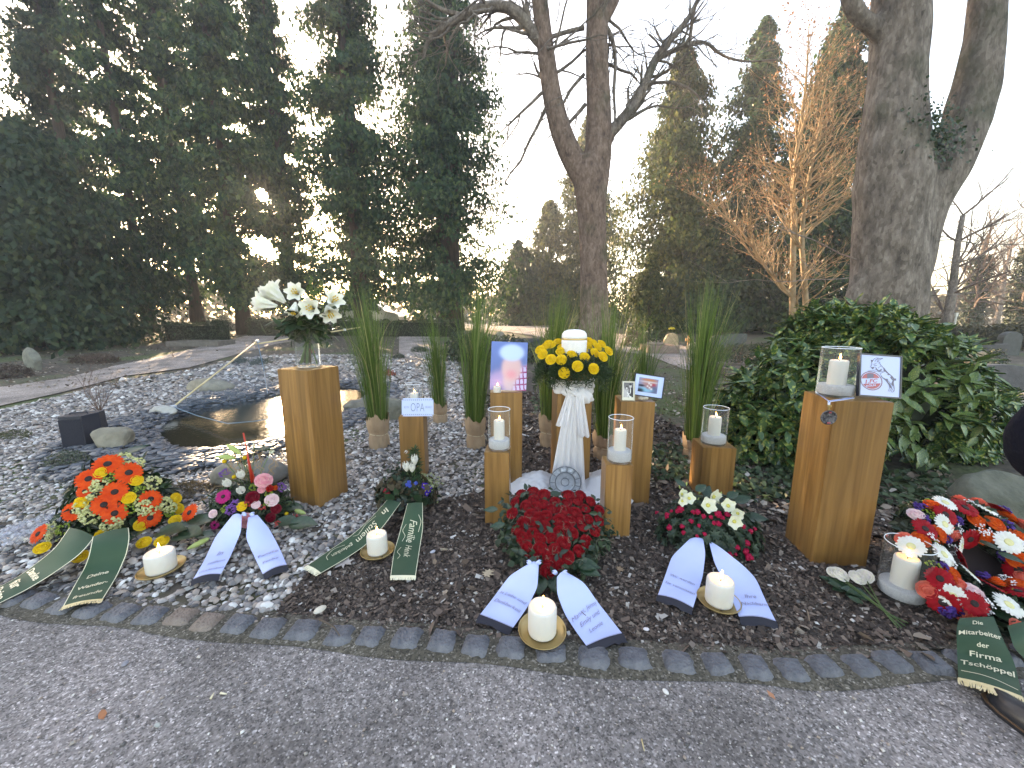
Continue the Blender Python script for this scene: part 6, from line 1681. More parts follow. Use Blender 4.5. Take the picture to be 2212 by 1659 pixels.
for b, v, w in (('Ihre', .70, .34), ('Nachbarn', .80, .76)): r_.text(b, v, w, GREYT, .15, .0, u=.58, slope=-.04)
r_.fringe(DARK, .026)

# ------------------------------------------------------------------ 6 round wreath at the right edge
Z6 = lambda x, y: (x / 5.04 + 1838, y / 5.04 + 1042)
wb = U(2110, 1330, .04)
WS = .72
def wt(px, py, lift=0):
    d = ray(px, py); t = (.07 + lift - WS * wb[1] - EYE) / (d[2] - WS * d[1]); return ORG + d * t
WN = np.array([0, -WS, 1.0]); WN /= np.linalg.norm(WN)
WC = wt(2128, 1213)
a6 = thing('flower_wreath', (WC[0], WC[1], 0), 'round wreath of red and white gerberas with orange roses at the right edge', 'wreath')
loc6 = np.array(a6.location)
ex = np.array([1.0, 0, 0]); ey = np.cross(WN, ex)
RM = np.linalg.norm(wt(1995, 1213) - WC) * .93; rm = RM * .33; RM -= rm * .35
u, v = np.meshgrid(np.linspace(0, 2 * math.pi, 49), np.linspace(0, 2 * math.pi, 15))
cc = WC + (np.cos(u)[..., None] * ex + np.sin(u)[..., None] * ey) * RM
P = cc + (np.cos(u)[..., None] * ex + np.sin(u)[..., None] * ey) * (np.cos(v) * rm)[..., None] + WN * (np.sin(v) * rm * .8)[..., None] - WN * .05
P[..., 2] = np.maximum(P[..., 2], .01)
obj('straw_ring', MB().grid(P - loc6).me('straw_ring', M('wreath_core', (.012, .016, .010), (.03, .035, .02), rough=1, scale=30), True), a6)
def torus_hit(px, py):
    p = wt(px, py); q = p - WC; a = math.atan2(q.dot(ey), q.dot(ex)); rc = math.hypot(q.dot(ex), q.dot(ey)) - RM
    out = math.cos(a) * ex + math.sin(a) * ey; s = max(-1, min(1, rc / (rm * 1.1)))
    for _ in range(2):
        p = wt(px, py, .055 * math.sqrt(max(0, 1 - s * s)))
    return p, WN * math.sqrt(max(.15, 1 - s * s)) + out * s * .8 + np.array([0, -.15, .1]), a
n = 2200; a = rng.uniform(0, 6.28, n); b = rng.uniform(-.6, 3.7, n); o3 = np.cos(a)[:, None] * ex + np.sin(a)[:, None] * ey; nn = o3 * np.cos(b)[:, None] + WN * np.sin(b)[:, None]
P = WC + o3 * RM + nn * rm * rng.uniform(.8, 1.0, (n, 1)) - WN * .045; P[:, 2] = np.maximum(P[:, 2], .02)
V, Fc = scatter(P - loc6, nn, .05, .6); obj('foliage', mesh('foliage', V, Fc, LEAFD), a6)['kind'] = 'stuff'
def W(me, lst, s, c=None):
    for x, y in lst:
        p, nn, a_ = torus_hit(*Z6(x, y)); p = p + np.asarray(nn) / np.linalg.norm(nn) * (.022 if 'gerbera' in me.name else 0); flower(a6, me, p, nn, s * random.uniform(.92, 1.08), c)
_k = np.linspace(0, 2 * math.pi, 33)[:-1]; obj('hole_shade_disc', mesh('hole_shade_disc', np.array([WC + (math.cos(q) * ex + math.sin(q) * ey) * RM - WN * .07 for q in _k]) - loc6, [tuple(range(32))], DKC), a6)  # dark disc added to stand for the shade in the ring's hole
W(me_ger['white'], ((1000, 255), (1445, 335), (965, 460), (1125, 670), (955, 800), (1680, 660), (1245, 1020), (1085, 1230), (1670, 1360), (655, 715)), .108, me_cg)
W(me_ger['red'], ((1205, 305), (985, 365), (1585, 330), (770, 525), (1240, 590), (1130, 830), (945, 1055), (1480, 1160), (1000, 1290), (1300, 1320), (1830, 1240), (1850, 980)), .115, me_cd)
W(me_rose['orange'], ((1340, 415), (1545, 465), (1690, 390), (920, 570), (750, 630), (1070, 1000), (1060, 1070), (1820, 850), (890, 280), (1570, 1110), (1800, 605), (1800, 1130), (1440, 585)), .078)
W(me_rose['coral'], ((590, 630), (840, 1170), (1180, 205), (1380, 235), (1240, 1420), (1855, 480), (1150, 1120), (1075, 560), (1870, 1050)), .075)
W(me_rose['pale'], ((705, 370), (1310, 1220)), .08)
W(me_pur, ((755, 275), (790, 405), (1140, 420), (1010, 610), (1000, 940), (1040, 1390), (1650, 310), (1680, 475), (1440, 1045), (1690, 800), (1130, 1390)), .055)
W(me_gyp, ((840, 610), (1120, 500), (1420, 530), (1050, 900), (1690, 1085), (1840, 700), (1440, 1340), (1250, 245), (1060, 720)), .07)
W(me_lime, ((835, 350), (890, 680), (900, 920), (845, 230), (1720, 1200)), .055)
for k in range(34):                          # the part of the ring beyond the picture edge
    a_ = -1.25 + 2.6 * k / 33; rc = random.uniform(-.7, .7); o3 = math.cos(a_) * ex + math.sin(a_) * ey; p = WC + o3 * (RM + rc * rm) + WN * (.05 * math.sqrt(1 - rc * rc)); 
    if 1106 + F * p[0] / (p[1] * FW[1] + (p[2] - EYE) * FW[2]) > 2235:
        m_, s_, c_ = random.choice(((me_ger['red'], .095, me_cd), (me_ger['white'], .09, me_cg), (me_rose['orange'], .066, None), (me_rose['coral'], .07, None), (me_gyp, .06, None))); flower(a6, m_, p, WN + o3 * rc * .7, s_, c_)
p = U(2195, 1362, .05); flower(a6, me_rose['coral'], p, (.2, -.6, .6), .085)
for x, y, dx, dy, s in ((1500, 1390, .5, -.5, .12), (1560, 1440, .8, -.3, .14), (1750, 1450, 1, -.2, .13), (1400, 640, .1, -.8, .08), (1600, 770, .3, -.7, .09)): put_leaf(a6, wt(*Z6(x, y), .03), (dx, dy, 0), (0, -.4, 1), s)
r_ = Ribbon([(2073, 1335), (2066, 1356), (2067, 1400), (2070, 1466)], [(2146, 1332), (2166, 1379), (2192, 1433), (2209, 1508)], .11, .046, seed=11, hump=.006).build(a6, GREEN_RIB)
for b, v, w, uu in (('Die', .10, .26, .5), ('Mitarbeiter', .27, .92, .5), ('der', .43, .24, .5), ('Firma', .57, .56, .5), ('Tschöppel', .75, .90, .5)): r_.text(b, v, w, GOLDT, .05, .012, u=uu, slope=.02, hk=1.15)
r_.swash([(.05, .87), (.35, .885), (.6, .90), (.95, .93)], GOLDT)
r_.fringe(GOLDF, .035, 50, True)
r_ = Ribbon([(2176, 1352), (2190, 1400), (2230, 1440), (2290, 1490)], [(2230, 1340), (2270, 1380), (2330, 1420), (2390, 1460)], .11, .022, seed=12).build(a6, GREEN_RIB); r_.fringe(GOLDF, .03, 40, True)

# ------------------------------------------------------------------ 7 bunch of white roses on the mulch
a7 = thing('rose_bunch', U(1880, 1290), 'loose bunch of wilting white roses lying on the mulch', 'flowers')
loc7 = np.array(a7.location); tie = U(1912, 1320, .03); 
for (hx, hy), (ex_, ey_), s in (((1812, 1243), (1955, 1352), .075), ((1800, 1238), (1948, 1356), .055), ((1850, 1250), (1962, 1346), .07), ((1868, 1247), (1940, 1356), .07)):
    hd = U(hx, hy, .06); en = U(ex_, ey_, .02); obj('stem', MB().tube([hd - loc7, tie + rng.normal(0, .004, 3) - loc7, en - loc7], .0028, 5).me('stem', STEM, True), a7)
    put('rose', me_rose['white'], a7, hd, (random.uniform(-.5, .1), -.35, .8), s)
for k in range(14):
    f = rng.random(); p = U(1812 + 90 * f + rng.normal(0, 8), 1262 + 50 * f + rng.normal(0, 6), .03); put_leaf(a7, p, (-.7 + rng.normal(0, .4), .3 + rng.normal(0, .4), .1), (0, -.2, 1), rng.uniform(.06, .1))

# ------------------------------------------------------------------ 8 yellow roses round the urn
Z8 = lambda x, y: (x / 8.4 + 1097.2, y / 8.4 + 713.2)
a8 = thing('rose_wreath', (UX + .012, UY, h_urn), 'ring of yellow roses and drooping feathery green around the urn', 'wreath')
loc8 = np.array(a8.location); cz = h_urn + .03
u, v = np.meshgrid(np.linspace(0, 2 * math.pi, 41), np.linspace(0, 2 * math.pi, 11)); P = np.stack([(.155 + .045 * np.cos(v)) * np.cos(u), (.155 + .045 * np.cos(v)) * np.sin(u), .035 + .035 * np.sin(v)], -1)
obj('moss_ring', MB().grid(P).me('moss_ring', M('moss_ring', (.015, .022, .01), (.035, .045, .02), rough=1, scale=30), True), a8)
for i, (x, y) in enumerate(((905, 230), (800, 290), (690, 310), (590, 370), (640, 450), (965, 400), (990, 325), (785, 540), (970, 545), (1155, 460), (1350, 360), (1385, 505), (1565, 425), (1710, 490), (1440, 300), (1610, 320), (1540, 250), (1690, 270), (1465, 210), (1810, 390), (1260, 660), (1545, 705), (1020, 780), (735, 260), (1190, 375))):
    yv = UY - .20 + .36 * np.clip((560 - y) / 350, -.12, 1.0); p = D(*Z8(x, y), yv); o3 = p - np.array([UX, UY, h_urn - .02]); o3 /= np.linalg.norm(o3)
    put('rose', me_rose_yel[i % 3], a8, p, o3 * .7 + np.array([0, -.75, .35]), .076)
n = 900; a = rng.uniform(0, 6.28, n); rr = rng.uniform(.10, .24, n); P = np.stack([rr * np.cos(a), rr * np.sin(a), .10 - (rr - .1) * .5 + rng.normal(0, .012, n)], -1); V, Fc = scatter(P, np.stack([np.cos(a), np.sin(a), a * 0 + .7], -1), .045, .5); obj('rose_leaves', mesh('rose_leaves', V, Fc, LEAFD), a8)['kind'] = 'stuff'
nV, nF = [], []                              # drooping feathery sprays: fine needles along hanging stems
mbF = MB(); Pn, Nn_ = [], []
for k in range(46):
    a = rng.uniform(0, 6.28) if k > 14 else rng.uniform(-2.9, -.25); L_ = rng.uniform(.10, .22) * (1.1 if abs(math.cos(a)) > .6 else .85)
    s0 = np.array([.17 * math.cos(a), .17 * math.sin(a), .06]); 
    tt = np.linspace(0, 1, 26); q = s0 + np.stack([np.cos(a) * .13 * tt ** .7, np.sin(a) * .09 * tt ** .7, .02 * tt - L_ * tt ** 1.8], -1); mbF.tube(q[::5], .0015, 3)
    for p in q:
        for _ in range(5): Pn.append(p + rng.normal(0, .006, 3)); Nn_.append(rng.normal(size=3) + np.array([math.cos(a), math.sin(a), -.3]))
V, Fc = scatter(np.array(Pn), np.array(Nn_), .05, .5, wid=.07); obj('feathery_sprays', mesh('feathery_sprays', V, Fc, FERN), a8)['kind'] = 'stuff'
obj('spray_stems', mbF.me('spray_stems', STEM), a8)['kind'] = 'stuff'

# ------------------------------------------------------------------ 9 vase of lilies
vx, vy, vz = PL[0] - .005, PL[1] + .015, 1.02
vs_ = thing('glass_vase', (vx, vy, vz), 'tall clear glass vase on the left pedestal holding lilies', 'vase')
obj('glass_wall', MB().lathe([(.078, .012), (.082, .016), (.083, .265)], 36, cap=False).me('glass_wall', GLASS, True), vs_)
obj('glass_foot', MB().lathe([(.0005, .0005), (.074, .0005), (.079, .006), (.077, .014), (.0005, .015)], 36).me('glass_foot', glassmat('thick_glass', (.85, .88, .88), .25, .12), True), vs_)
lb = thing('lily_bouquet', (vx, vy, vz + .02), 'bouquet of white trumpet lilies with dark leaves', 'bouquet')
ZL = lambda x, y: (x / 6.048 + 493.7, y / 6.048 + 576)
locb = np.array(lb.location); neck = np.array([vx, vy, vz + .20])
for (x, y), n, s, dy in (((870, 330), (.15, -1, .25), .125, -.03), ((1065, 540), (.05, -1, .05), .135, -.10), ((420, 470), (-1, -.1, .22), .15, 0), ((570, 310), (-.75, .0, .75), .16, .03), ((1385, 430), (.55, -.45, .35), .13, .0), ((1330, 620), (.45, -.6, -.55), .13, -.04), ((850, 590), (.0, -.5, -.85), .10, -.12), ((500, 360), (-.9, .3, .4), .13, .08)):
    p = D(*ZL(x, y), vy + dy); nv = np.array(n, float); nv /= np.linalg.norm(nv); b0 = p - nv * s * .75
    mid = (b0 + neck) / 2 + np.array([0, 0, .05])
    obj('stem', MB().tube([np.array([vx + rng.normal(0, .03), vy + rng.normal(0, .03), vz + .03]) - locb, neck + rng.normal(0, .012, 3) - locb, mid - locb, b0 - locb], [.005, .005, .004, .003], 6).me('stem', STEM, True), lb)
    flower(lb, me_lily, b0, nv, s * 1.12, me_stam, 'lily', 'stamens')
for k in range(5): obj('stem', MB().tube([np.array([rng.normal(0, .035), rng.normal(0, .035), .01]), neck - locb + rng.normal(0, .015, 3), neck - locb + np.array([rng.normal(0, .05), rng.normal(0, .05), .1])], .0055, 6).me('stem', M('brown_stem', (.05, .035, .02), (.09, .10, .03), rough=.6), True), lb)
for k in range(44):
    a = rng.uniform(0, 6.28); e = rng.uniform(-.7, .5); s0 = neck + np.array([math.cos(a) * .05, math.sin(a) * .05, rng.uniform(.06, .20)])
    put_leaf(lb, s0, (math.cos(a), math.sin(a), e), (-math.cos(a) * .2, -math.sin(a) * .2 - .2, 1), rng.uniform(.10, .19))
P = neck - locb + rng.normal(size=(380, 3)) * np.array([.07, .06, .05]) + np.array([0, 0, .11]); V, Fc = scatter(P, rng.normal(size=(380, 3)) + np.array([0, -.5, .3]), .085, .5, wid=.35); obj('foliage', mesh('foliage', V, Fc, LEAFG), lb)['kind'] = 'stuff'
for (x, y) in ((1090, 130), (1240, 150), (1130, 250)):
    p = D(*ZL(x, y), vy + .04); mid = (p + neck) / 2; obj('sprig', MB().tube([neck - locb, mid - locb, p - locb], .0022, 4).me('sprig', STEM), lb)
    q = (neck + np.array([0, 0, .12]) + (p - neck - np.array([0, 0, .12])) * rng.uniform(.4, 1, (60, 1))) + rng.normal(0, .008, (60, 3)); V, Fc = scatter(q - locb, rng.normal(size=(60, 3)), .03, .5, wid=.4); obj('sprig_leaves', mesh('sprig_leaves', V, Fc, LEAFY), lb)['kind'] = 'stuff'
# ------------------------------------------------------------------ speckled evergreen shrub behind the tallest pedestal
AUC = M('aucuba_leaf', (.048, .110, .034), (.36, .38, .09), rough=.3, scale=34, detail=3, spec=.6, transl=.12)
for nd in AUC.node_tree.nodes:
    if nd.type == 'VALTORGB': nd.color_ramp.elements[0].position = .53; nd.color_ramp.elements[1].position = .64
sc_ = np.array([3.62, 4.0, 0.0])
sh = thing('speckled_shrub', sc_, 'large evergreen shrub with drooping yellow speckled leaves behind the tallest pedestal', 'shrub')
def auc_leaf():
    P = []
    for t in np.linspace(0, 1, 4):
        w = .22 * math.sin(min(1, .05 + .95 * t) ** .8 * math.pi); P.append([(s * w, t, .07 * abs(s) - .25 * t * t) for s in (-1, 0, 1)])
    return MB().grid(np.array(P))
AL = auc_leaf(); me_al = AL.me('leaf', AUC, True); alV, alF = np.array(AL.v), np.array(AL.f)
lobes = [((0.0, 0, .60), (1.0, .85, .80)), ((-.62, -.15, .50), (.72, .7, .62)), ((.78, -.05, .36), (.62, .5, .46)), ((-1.02, -.15, .28), (.55, .5, .52)), ((.05, .1, .95), (.62, .6, .52)), ((-.30, .2, .98), (.38, .4, .50))]
PA, NA = [], []
while len(PA) < 1350:                         # whorls at the shoot tips
    c, r = lobes[rng.integers(len(lobes))]; c = np.array(c); r = np.array(r)
    d = rng.normal(size=3); d /= np.linalg.norm(d); p = c + d * r * rng.uniform(.78, 1.04)
    if p[2] < .06 or sum((((p - np.array(c2)) / np.array(r2)) ** 2).sum() < .55 for c2, r2 in lobes): continue
    PA.append(p); NA.append(d)
LM, LP, LD = [], [], []
for p, d in zip(PA, NA):
    for j in range(6):
        a = rng.uniform(0, 6.28); out = d * .45 + rng.normal(size=3) * .55 + np.array([0, 0, -.25]); out /= np.linalg.norm(out)
        up3 = np.array([0, 0, 1.0]) + d * .5; x3 = np.cross(out, up3); x3 /= np.linalg.norm(x3); z3 = np.cross(x3, out)
        LM.append(np.stack([x3, out, z3], -1) * rng.uniform(.10, .175)); LP.append(p + rng.normal(0, .02, 3)); LD.append(-p[1])
LM, LP = np.array(LM), np.array(LP); order = np.argsort(-np.array(LD) * 0 + LP[:, 1] + .3 * np.abs(LP[:, 0])); near = order[:300]; rest = order[300:]
for i in near:
    o = obj('leaf', me_al, sh, LP[i]); s = np.linalg.norm(LM[i][:, 0]); o.rotation_euler = Matrix((LM[i] / s).tolist()).to_euler(); o.scale = (s,) * 3
V, Fc = batch(alV, alF, LM[rest], LP[rest]); obj('foliage', mesh('foliage', V, Fc, AUC, True), sh)['kind'] = 'stuff'
mb = MB()
for k in range(26):
    a = rng.uniform(0, 6.28); c, r = lobes[k % len(lobes)]; e = np.array(c) + np.array([math.cos(a) * r[0] * .6, math.sin(a) * r[1] * .6, r[2] * rng.uniform(.0, .6)])
    mb.tube([(c[0] * .4 + rng.normal(0, .15), rng.normal(0, .12), -.02), (c[0] * .8, c[1], c[2] * .6), e], [.016, .012, .006], 5)
o = obj('stems', mb.me('stems', M('shrub_stem', (.06, .055, .03), (.11, .09, .05), rough=.8)), sh); o['kind'] = 'stuff'
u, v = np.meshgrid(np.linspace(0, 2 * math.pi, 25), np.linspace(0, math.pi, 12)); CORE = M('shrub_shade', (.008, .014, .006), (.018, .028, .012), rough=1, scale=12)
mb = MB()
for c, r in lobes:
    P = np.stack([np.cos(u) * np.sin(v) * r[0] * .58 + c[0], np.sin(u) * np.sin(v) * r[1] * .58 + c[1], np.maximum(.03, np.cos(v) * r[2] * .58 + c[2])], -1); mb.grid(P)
obj('shade_core', mb.me('shade_core', CORE, True), sh)['kind'] = 'stuff'  # solid dark lobes stand in for the shade inside the shrub

# ------------------------------------------------------------------ ivy, litter
def px_scatter(xa, xb, ya, yb, n): return np.array([G(x, y) for x, y in zip(rng.uniform(xa, xb, n), rng.uniform(ya, yb, n))])
P = np.concatenate([px_scatter(1402, 1500, 965, 1045, 420), px_scatter(1585, 1760, 1000, 1085, 700), px_scatter(1880, 2050, 1020, 1100, 380), px_scatter(1150, 1185, 850, 900, 120)]); P[:, 2] += rng.uniform(.01, .06, len(P))
V, Fc = scatter(P, np.tile([0, -.2, 1.0], (len(P), 1)), .05, .45, wid=.9); stuff(obj('ground_ivy', mesh('ground_ivy', V, Fc, leafmat('ground_ivy', (.02, .045, .02), (.09, .13, .06)))), 'low ivy creeping over the mulch around the shrub', 'ivy')
LIT = M('leaf_litter', (1, 1, 1), None, rough=.8, island=[(0, (.07, .045, .03)), (.4, (.17, .12, .085)), (.7, (.28, .22, .17)), (.9, (.40, .34, .28)), (1, (.52, .47, .42))], transl=.1)
P = np.concatenate([px_scatter(1400, 1640, 830, 1060, 900), px_scatter(1420, 1700, 775, 860, 500), px_scatter(1600, 2180, 1030, 1120, 420), px_scatter(-20, 330, 735, 840, 1100), px_scatter(280, 640, 700, 760, 500), px_scatter(1000, 1400, 740, 830, 500), px_scatter(930, 1030, 1180, 1340, 8), px_scatter(1700, 2050, 1340, 1425, 10), px_scatter(640, 870, 715, 760, 260)]); P[:, 2] += rng.uniform(.008, .03, len(P))
V, Fc = scatter(P, np.tile([0, 0, 1.0], (len(P), 1)), .062, .45, wid=.75); stuff(obj('leaf_litter', mesh('leaf_litter', V, Fc, LIT)), 'dry fallen leaves strewn over the ground behind the bed', 'leaf litter')
# sparse grass and moss tufts on the open soil
P = np.concatenate([px_scatter(1420, 1660, 790, 900, 900), px_scatter(-50, 140, 720, 760, 500), px_scatter(1380, 1560, 712, 735, 700), px_scatter(1980, 2230, 705, 720, 900), px_scatter(300, 620, 725, 745, 300)]); k = len(P)
V, Fc = batch(np.array([(-.06, 0, 0), (.06, 0, 0), (.02, .12, 1)]), np.array([(0, 1, 2)]), np.repeat(rotz(rng.uniform(0, 6.28, k)) @ rotx(rng.normal(0, .5, k)), 3, 0) * rng.uniform(.03, .08, (3 * k, 1, 1)), np.repeat(P, 3, 0) + rng.normal(0, .03, (3 * k, 3)) * np.array([1, 1, 0])); stuff(obj('grass_tufts', mesh('grass_tufts', V, Fc, leafmat('lawn', (.06, .085, .02), (.14, .16, .04)))), 'sparse short grass between the paths and graves', 'grass')
MAPLE = [(0, -.5), (.08, -.12), (.4, -.32), (.34, -.05), (.52, .12), (.28, .16), (.3, .42), (.1, .26), (0, .55), (-.1, .26), (-.3, .42), (-.28, .16), (-.52, .12), (-.34, -.05), (-.4, -.32), (-.08, -.12)]
def dead_leaf(px, py, s, col, label, rot=0, z=.014, shape=MAPLE):
    p = U(px, py); V = [(x * s, y * s, z + .18 * s * (x * x + .4 * y * y) + .02 * s * math.sin(9 * x)) for x, y in shape] + [(0, 0, z)]; n = len(shape)
    m = M('dead_leaf', col, tuple(c * .7 for c in col), rough=.8, scale=25, transl=.1)
    o = obj('dead_leaf', mesh('dead_leaf', np.array(V), [(i, (i + 1) % n, n) for i in range(n)], m), None, (p[0], p[1], 0), (0, 0, rot)); tag(o, label, 'leaf', 'single fallen leaves')
dead_leaf(223, 1551, .055, (.42, .16, .07), 'orange brown leaf lying on the path at lower left', .9, shape=[(0, -.5), (.2, -.1), (.16, .3), (0, .5), (-.18, .25), (-.2, -.15)])
dead_leaf(742, 1224, .11, (.46, .40, .37), 'pale crumpled leaf beside the left green ribbon of the bowl', .4, .02)
dead_leaf(1055, 1246, .075, (.50, .40, .28), 'tan lobed leaf on the mulch left of the rose heart ribbons', 1.2, .02)
dead_leaf(1665, 1508, .04, (.48, .22, .12), 'small orange leaf on the path at lower right', .2, shape=[(0, -.5), (.25, 0), (0, .5), (-.25, 0)])
dead_leaf(1655, 1070, .10, (.46, .38, .31), 'pale dry leaf right of the hellebores', .3, .03)
dead_leaf(1340, 1236, .05, (.36, .24, .15), 'small brown leaf on the mulch right of the heart', 2.0, .02)
dead_leaf(205, 1500, .03, (.20, .16, .15), 'small dark leaf on the path below the cobbles at left', .6, shape=[(0, -.5), (.25, 0), (0, .5), (-.25, 0)])
def pebble(px, py, s, col, label, sq=.5, z=.012, seed=0):
    p = U(px, py); V = ICO_V * s * (1 + .12 * fbm(ICO_V[:, 0] * 2, ICO_V[:, 1] * 2, ICO_V[:, 2] * 2, seed))[:, None] * np.array([1.25, .85, sq]); o = obj('loose_stone', mesh('loose_stone', V, ICO_F, M('loose_stone', col, tuple(c * .8 for c in col), rough=.6, scale=40), True), None, (p[0], p[1], z + s * sq * .6), (0, 0, seed)); tag(o, label, 'stone', 'loose stones')
    sm = o.modifiers.new('s', 'SUBSURF'); sm.levels = sm.render_levels = 2
pebble(692, 1324, .034, (.60, .54, .44), 'pale flat stone on the mulch just behind the cobbles', .35, seed=1)
pebble(1437, 1502, .014, (.62, .60, .58), 'small white stone on the path right of centre', .6, seed=2)
pebble(1396, 1366, .015, (.62, .58, .60), 'small pale pebble on the mulch right of the heart ribbons', .5, seed=3)
pebble(935, 1197, .02, (.42, .42, .47), 'grey pebble on the mulch right of the bowl ribbons', .4, seed=4)
pebble(272, 1440, .018, (.22, .22, .25), 'grey slate pebble on the path below the cobbles at left', .4, seed=5)
pebble(342, 1575, .012, (.34, .35, .33), 'small grey pebble on the path near the lower left leaf', .7, seed=6)
rg = np.random.default_rng(21)
def stick(pts, r, label, mat=None, z=.016):
    P = np.array([U(*q, z) for q in pts]); c = P.mean(0); o = obj('twig', MB().tube(P - c, np.linspace(r, r * .5, len(P)), 6).me('twig', mat or TWIG, True), None, c); tag(o, label, 'twig', 'loose twigs')
stick([(690, 1338), (708, 1346), (722, 1355), (733, 1372)], .005, 'crooked dark twig lying across the cobbles', z=.045)
stick([(455, 1509), (462, 1497)], .004, 'short cream wood chip on the path, left one', M('cream_wood', (.62, .56, .40), rough=.7)); stick([(476, 1497), (490, 1499)], .004, 'short cream wood chip on the path, right one', M('cream_wood2', (.66, .60, .44), rough=.7))
stick([(1651, 1303), (1672, 1281)], .003, 'thin twig right of the Ihre ribbon on the mulch'.replace('Ihre ', 'far white ')); stick([(1386, 1597), (1392, 1622)], .003, 'pale straw on the path below centre right', M('straw', (.45, .36, .2), rough=.8))

# ------------------------------------------------------------------ rocks, loudspeaker, cushion plant, little plants
def rock(label, px, py, sx, sy, sz, seed, col=(.19, .17, .13), col2=(.30, .27, .21), name='boulder', rot=0, base=None):
    import bmesh
    bm = bmesh.new(); bmesh.ops.create_icosphere(bm, subdivisions=4, radius=1)
    rg = np.random.default_rng(seed); pl = rg.normal(size=(9, 3)); pl /= np.linalg.norm(pl, axis=1)[:, None]; dd = rg.uniform(.62, .95, 9)
    for v in bm.verts:
        c = np.array(v.co)
        for n_, d_ in zip(pl, dd):
            t = c @ n_ - d_
            if t > 0: c = c - n_ * t * .9
        c = c + .03 * fbm(c[0] * 4, c[1] * 4, c[2] * 4, seed) * c
        v.co = Vector((c[0] * sx, c[1] * sy, max(-.05, c[2] * sz + sz * .45)))
    me = bpy.data.meshes.new('boulder'); bm.to_mesh(me); bm.free(); me.materials.append(M('rock', col, col2, rough=.9, scale=7, bump=.9, bscale=26)); me.polygons.foreach_set('use_smooth', np.ones(len(me.polygons), bool))
    p = G(px, py) if base is None else base
    return tag(obj(name, me, None, p, (0, 0, rot)), label, 'rock', 'boulders')
rock('tan angular boulder beside the black loudspeaker', 247, 967, .22, .16, .17, 3)
rock('tan boulder half hidden behind the mixed pink flower spray, left part', 500, 1045, .15, .12, .13, 4); rock('grey boulder behind the mixed spray next to the lily pedestal', 575, 1040, .20, .13, .13, 5, (.12, .12, .11), (.20, .19, .17))
rock('flat tan stone on the far left rim of the pond', 455, 843, .45, .2, .16, 6); rock('grey green boulder left of the small sign', 845, 905, .22, .2, .2, 7, (.14, .14, .11), (.24, .23, .18)); rock('flat stone behind the first grass bundle', 780, 882, .3, .2, .1, 8, (.13, .12, .10), (.22, .20, .16))
rock('mossy rounded boulder behind the wreath at the right edge', 2150, 1120, .30, .20, .24, 9, (.07, .075, .055), (.13, .13, .10)); rock('small pale stone on the left rim of the pond', 352, 893, .2, .12, .08, 10, (.34, .33, .30), (.48, .46, .42))
rock('upright grey stone block beside the left path', 75, 800, .22, .14, .42, 11, (.13, .13, .11), (.22, .22, .18), 'stone_block')
p = U(160, 972); sp = thing('loudspeaker', (p[0] + .0, p[1] + .12, 0), 'black tilted loudspeaker box standing on the pebbles', 'loudspeaker'); sp.rotation_euler = (0, 0, R(22))
SPB = M('speaker_black', (.010, .014, .028), rough=.45, bump=.3, bscale=200); prof = [(-.13, -.11), (.07, -.13), (.15, .02), (.15, .14), (-.13, .14)]; hh = .36
V = [(x, y, 0.0) for x, y in prof] + [(x * .93, y * .96, hh) for x, y in prof]; n = 5
obj('cabinet', mesh('cabinet', np.array(V), [tuple(range(n))[::-1], tuple(range(n, 2 * n))] + [(i, (i + 1) % n, n + (i + 1) % n, n + i) for i in range(n)], SPB), sp)
G1 = M('speaker_grille', (.016, .02, .036), rough=.7, bump=.8, bscale=500); obj('grille', MB().box((-.03, -.126, .18), (.17, .008, .30)).me('grille', G1), sp); obj('handle', MB().tube([(-.08, 0, hh), (-.08, 0, hh + .015), (.06, 0, hh + .015), (.06, 0, hh)], .007, 6).me('handle', SPB), sp)
bush('cushion_plant', 'grey green cushion plant in front of the loudspeaker', U(148, 1008), (.17, .14, .15), 700, .032, leafmat('cushion', (.05, .065, .045), (.12, .14, .10)), 'plant', None, 4, wid=.4)
bush('low_plant', 'low sparse green plant at the left edge of the pebbles', U(25, 945), (.22, .16, .07), 300, .04, leafmat('lowp', (.06, .07, .035), (.13, .13, .07)), 'plant', None, 3, wid=.3)
bush('withered_plant', 'withered brown plant clump beside the left path', G(205, 783), (.75, .4, .25), 900, .09, leafmat('withered', (.05, .03, .022), (.12, .075, .055)), 'plant', None, 10, wid=.25); bush('withered_plant', 'withered brown clump at the left edge beside the stone block', G(15, 815), (.5, .4, .3), 700, .09, leafmat('withered2', (.04, .026, .022), (.10, .065, .05)), 'plant', None, 8, wid=.25)
bush('dry_weeds', 'dry weeds on the pebbles behind the orange spray', U(395, 1065), (.3, .15, .06), 420, .06, leafmat('dryw', (.10, .075, .04), (.22, .17, .10)), 'plant', None, 6, wid=.15)
def twiggy(label, px, py, h, seed, n=12, mat=None):
    p = G(px, py); mb = MB(); rg = np.random.default_rng(seed)
    for k in range(n): a = rg.uniform(0, 6.28); grow(mb, (0, 0, 0), (.5 * math.cos(a), .5 * math.sin(a), 1), .005, h * rg.uniform(.5, 1), 1, rg, .4, .05, 4, (1, 3), 4)
    tag(obj('twiggy_shrub', mb.me('twiggy_shrub', mat or M('red_twigs', (.12, .07, .055), rough=.8)), None, p), label, 'shrub', 'small bare shrubs')
twiggy('small bare reddish shrub on the pebbles left of the pond', 215, 890, .62, 4); twiggy('bare thin sapling beside the left path', 375, 772, .9, 5, 4); twiggy('bare twigs at the foot of the left conifer', 160, 745, 1.2, 6, 6); twiggy('low bare twigs in front of the right path', 1600, 800, .8, 7, 10)

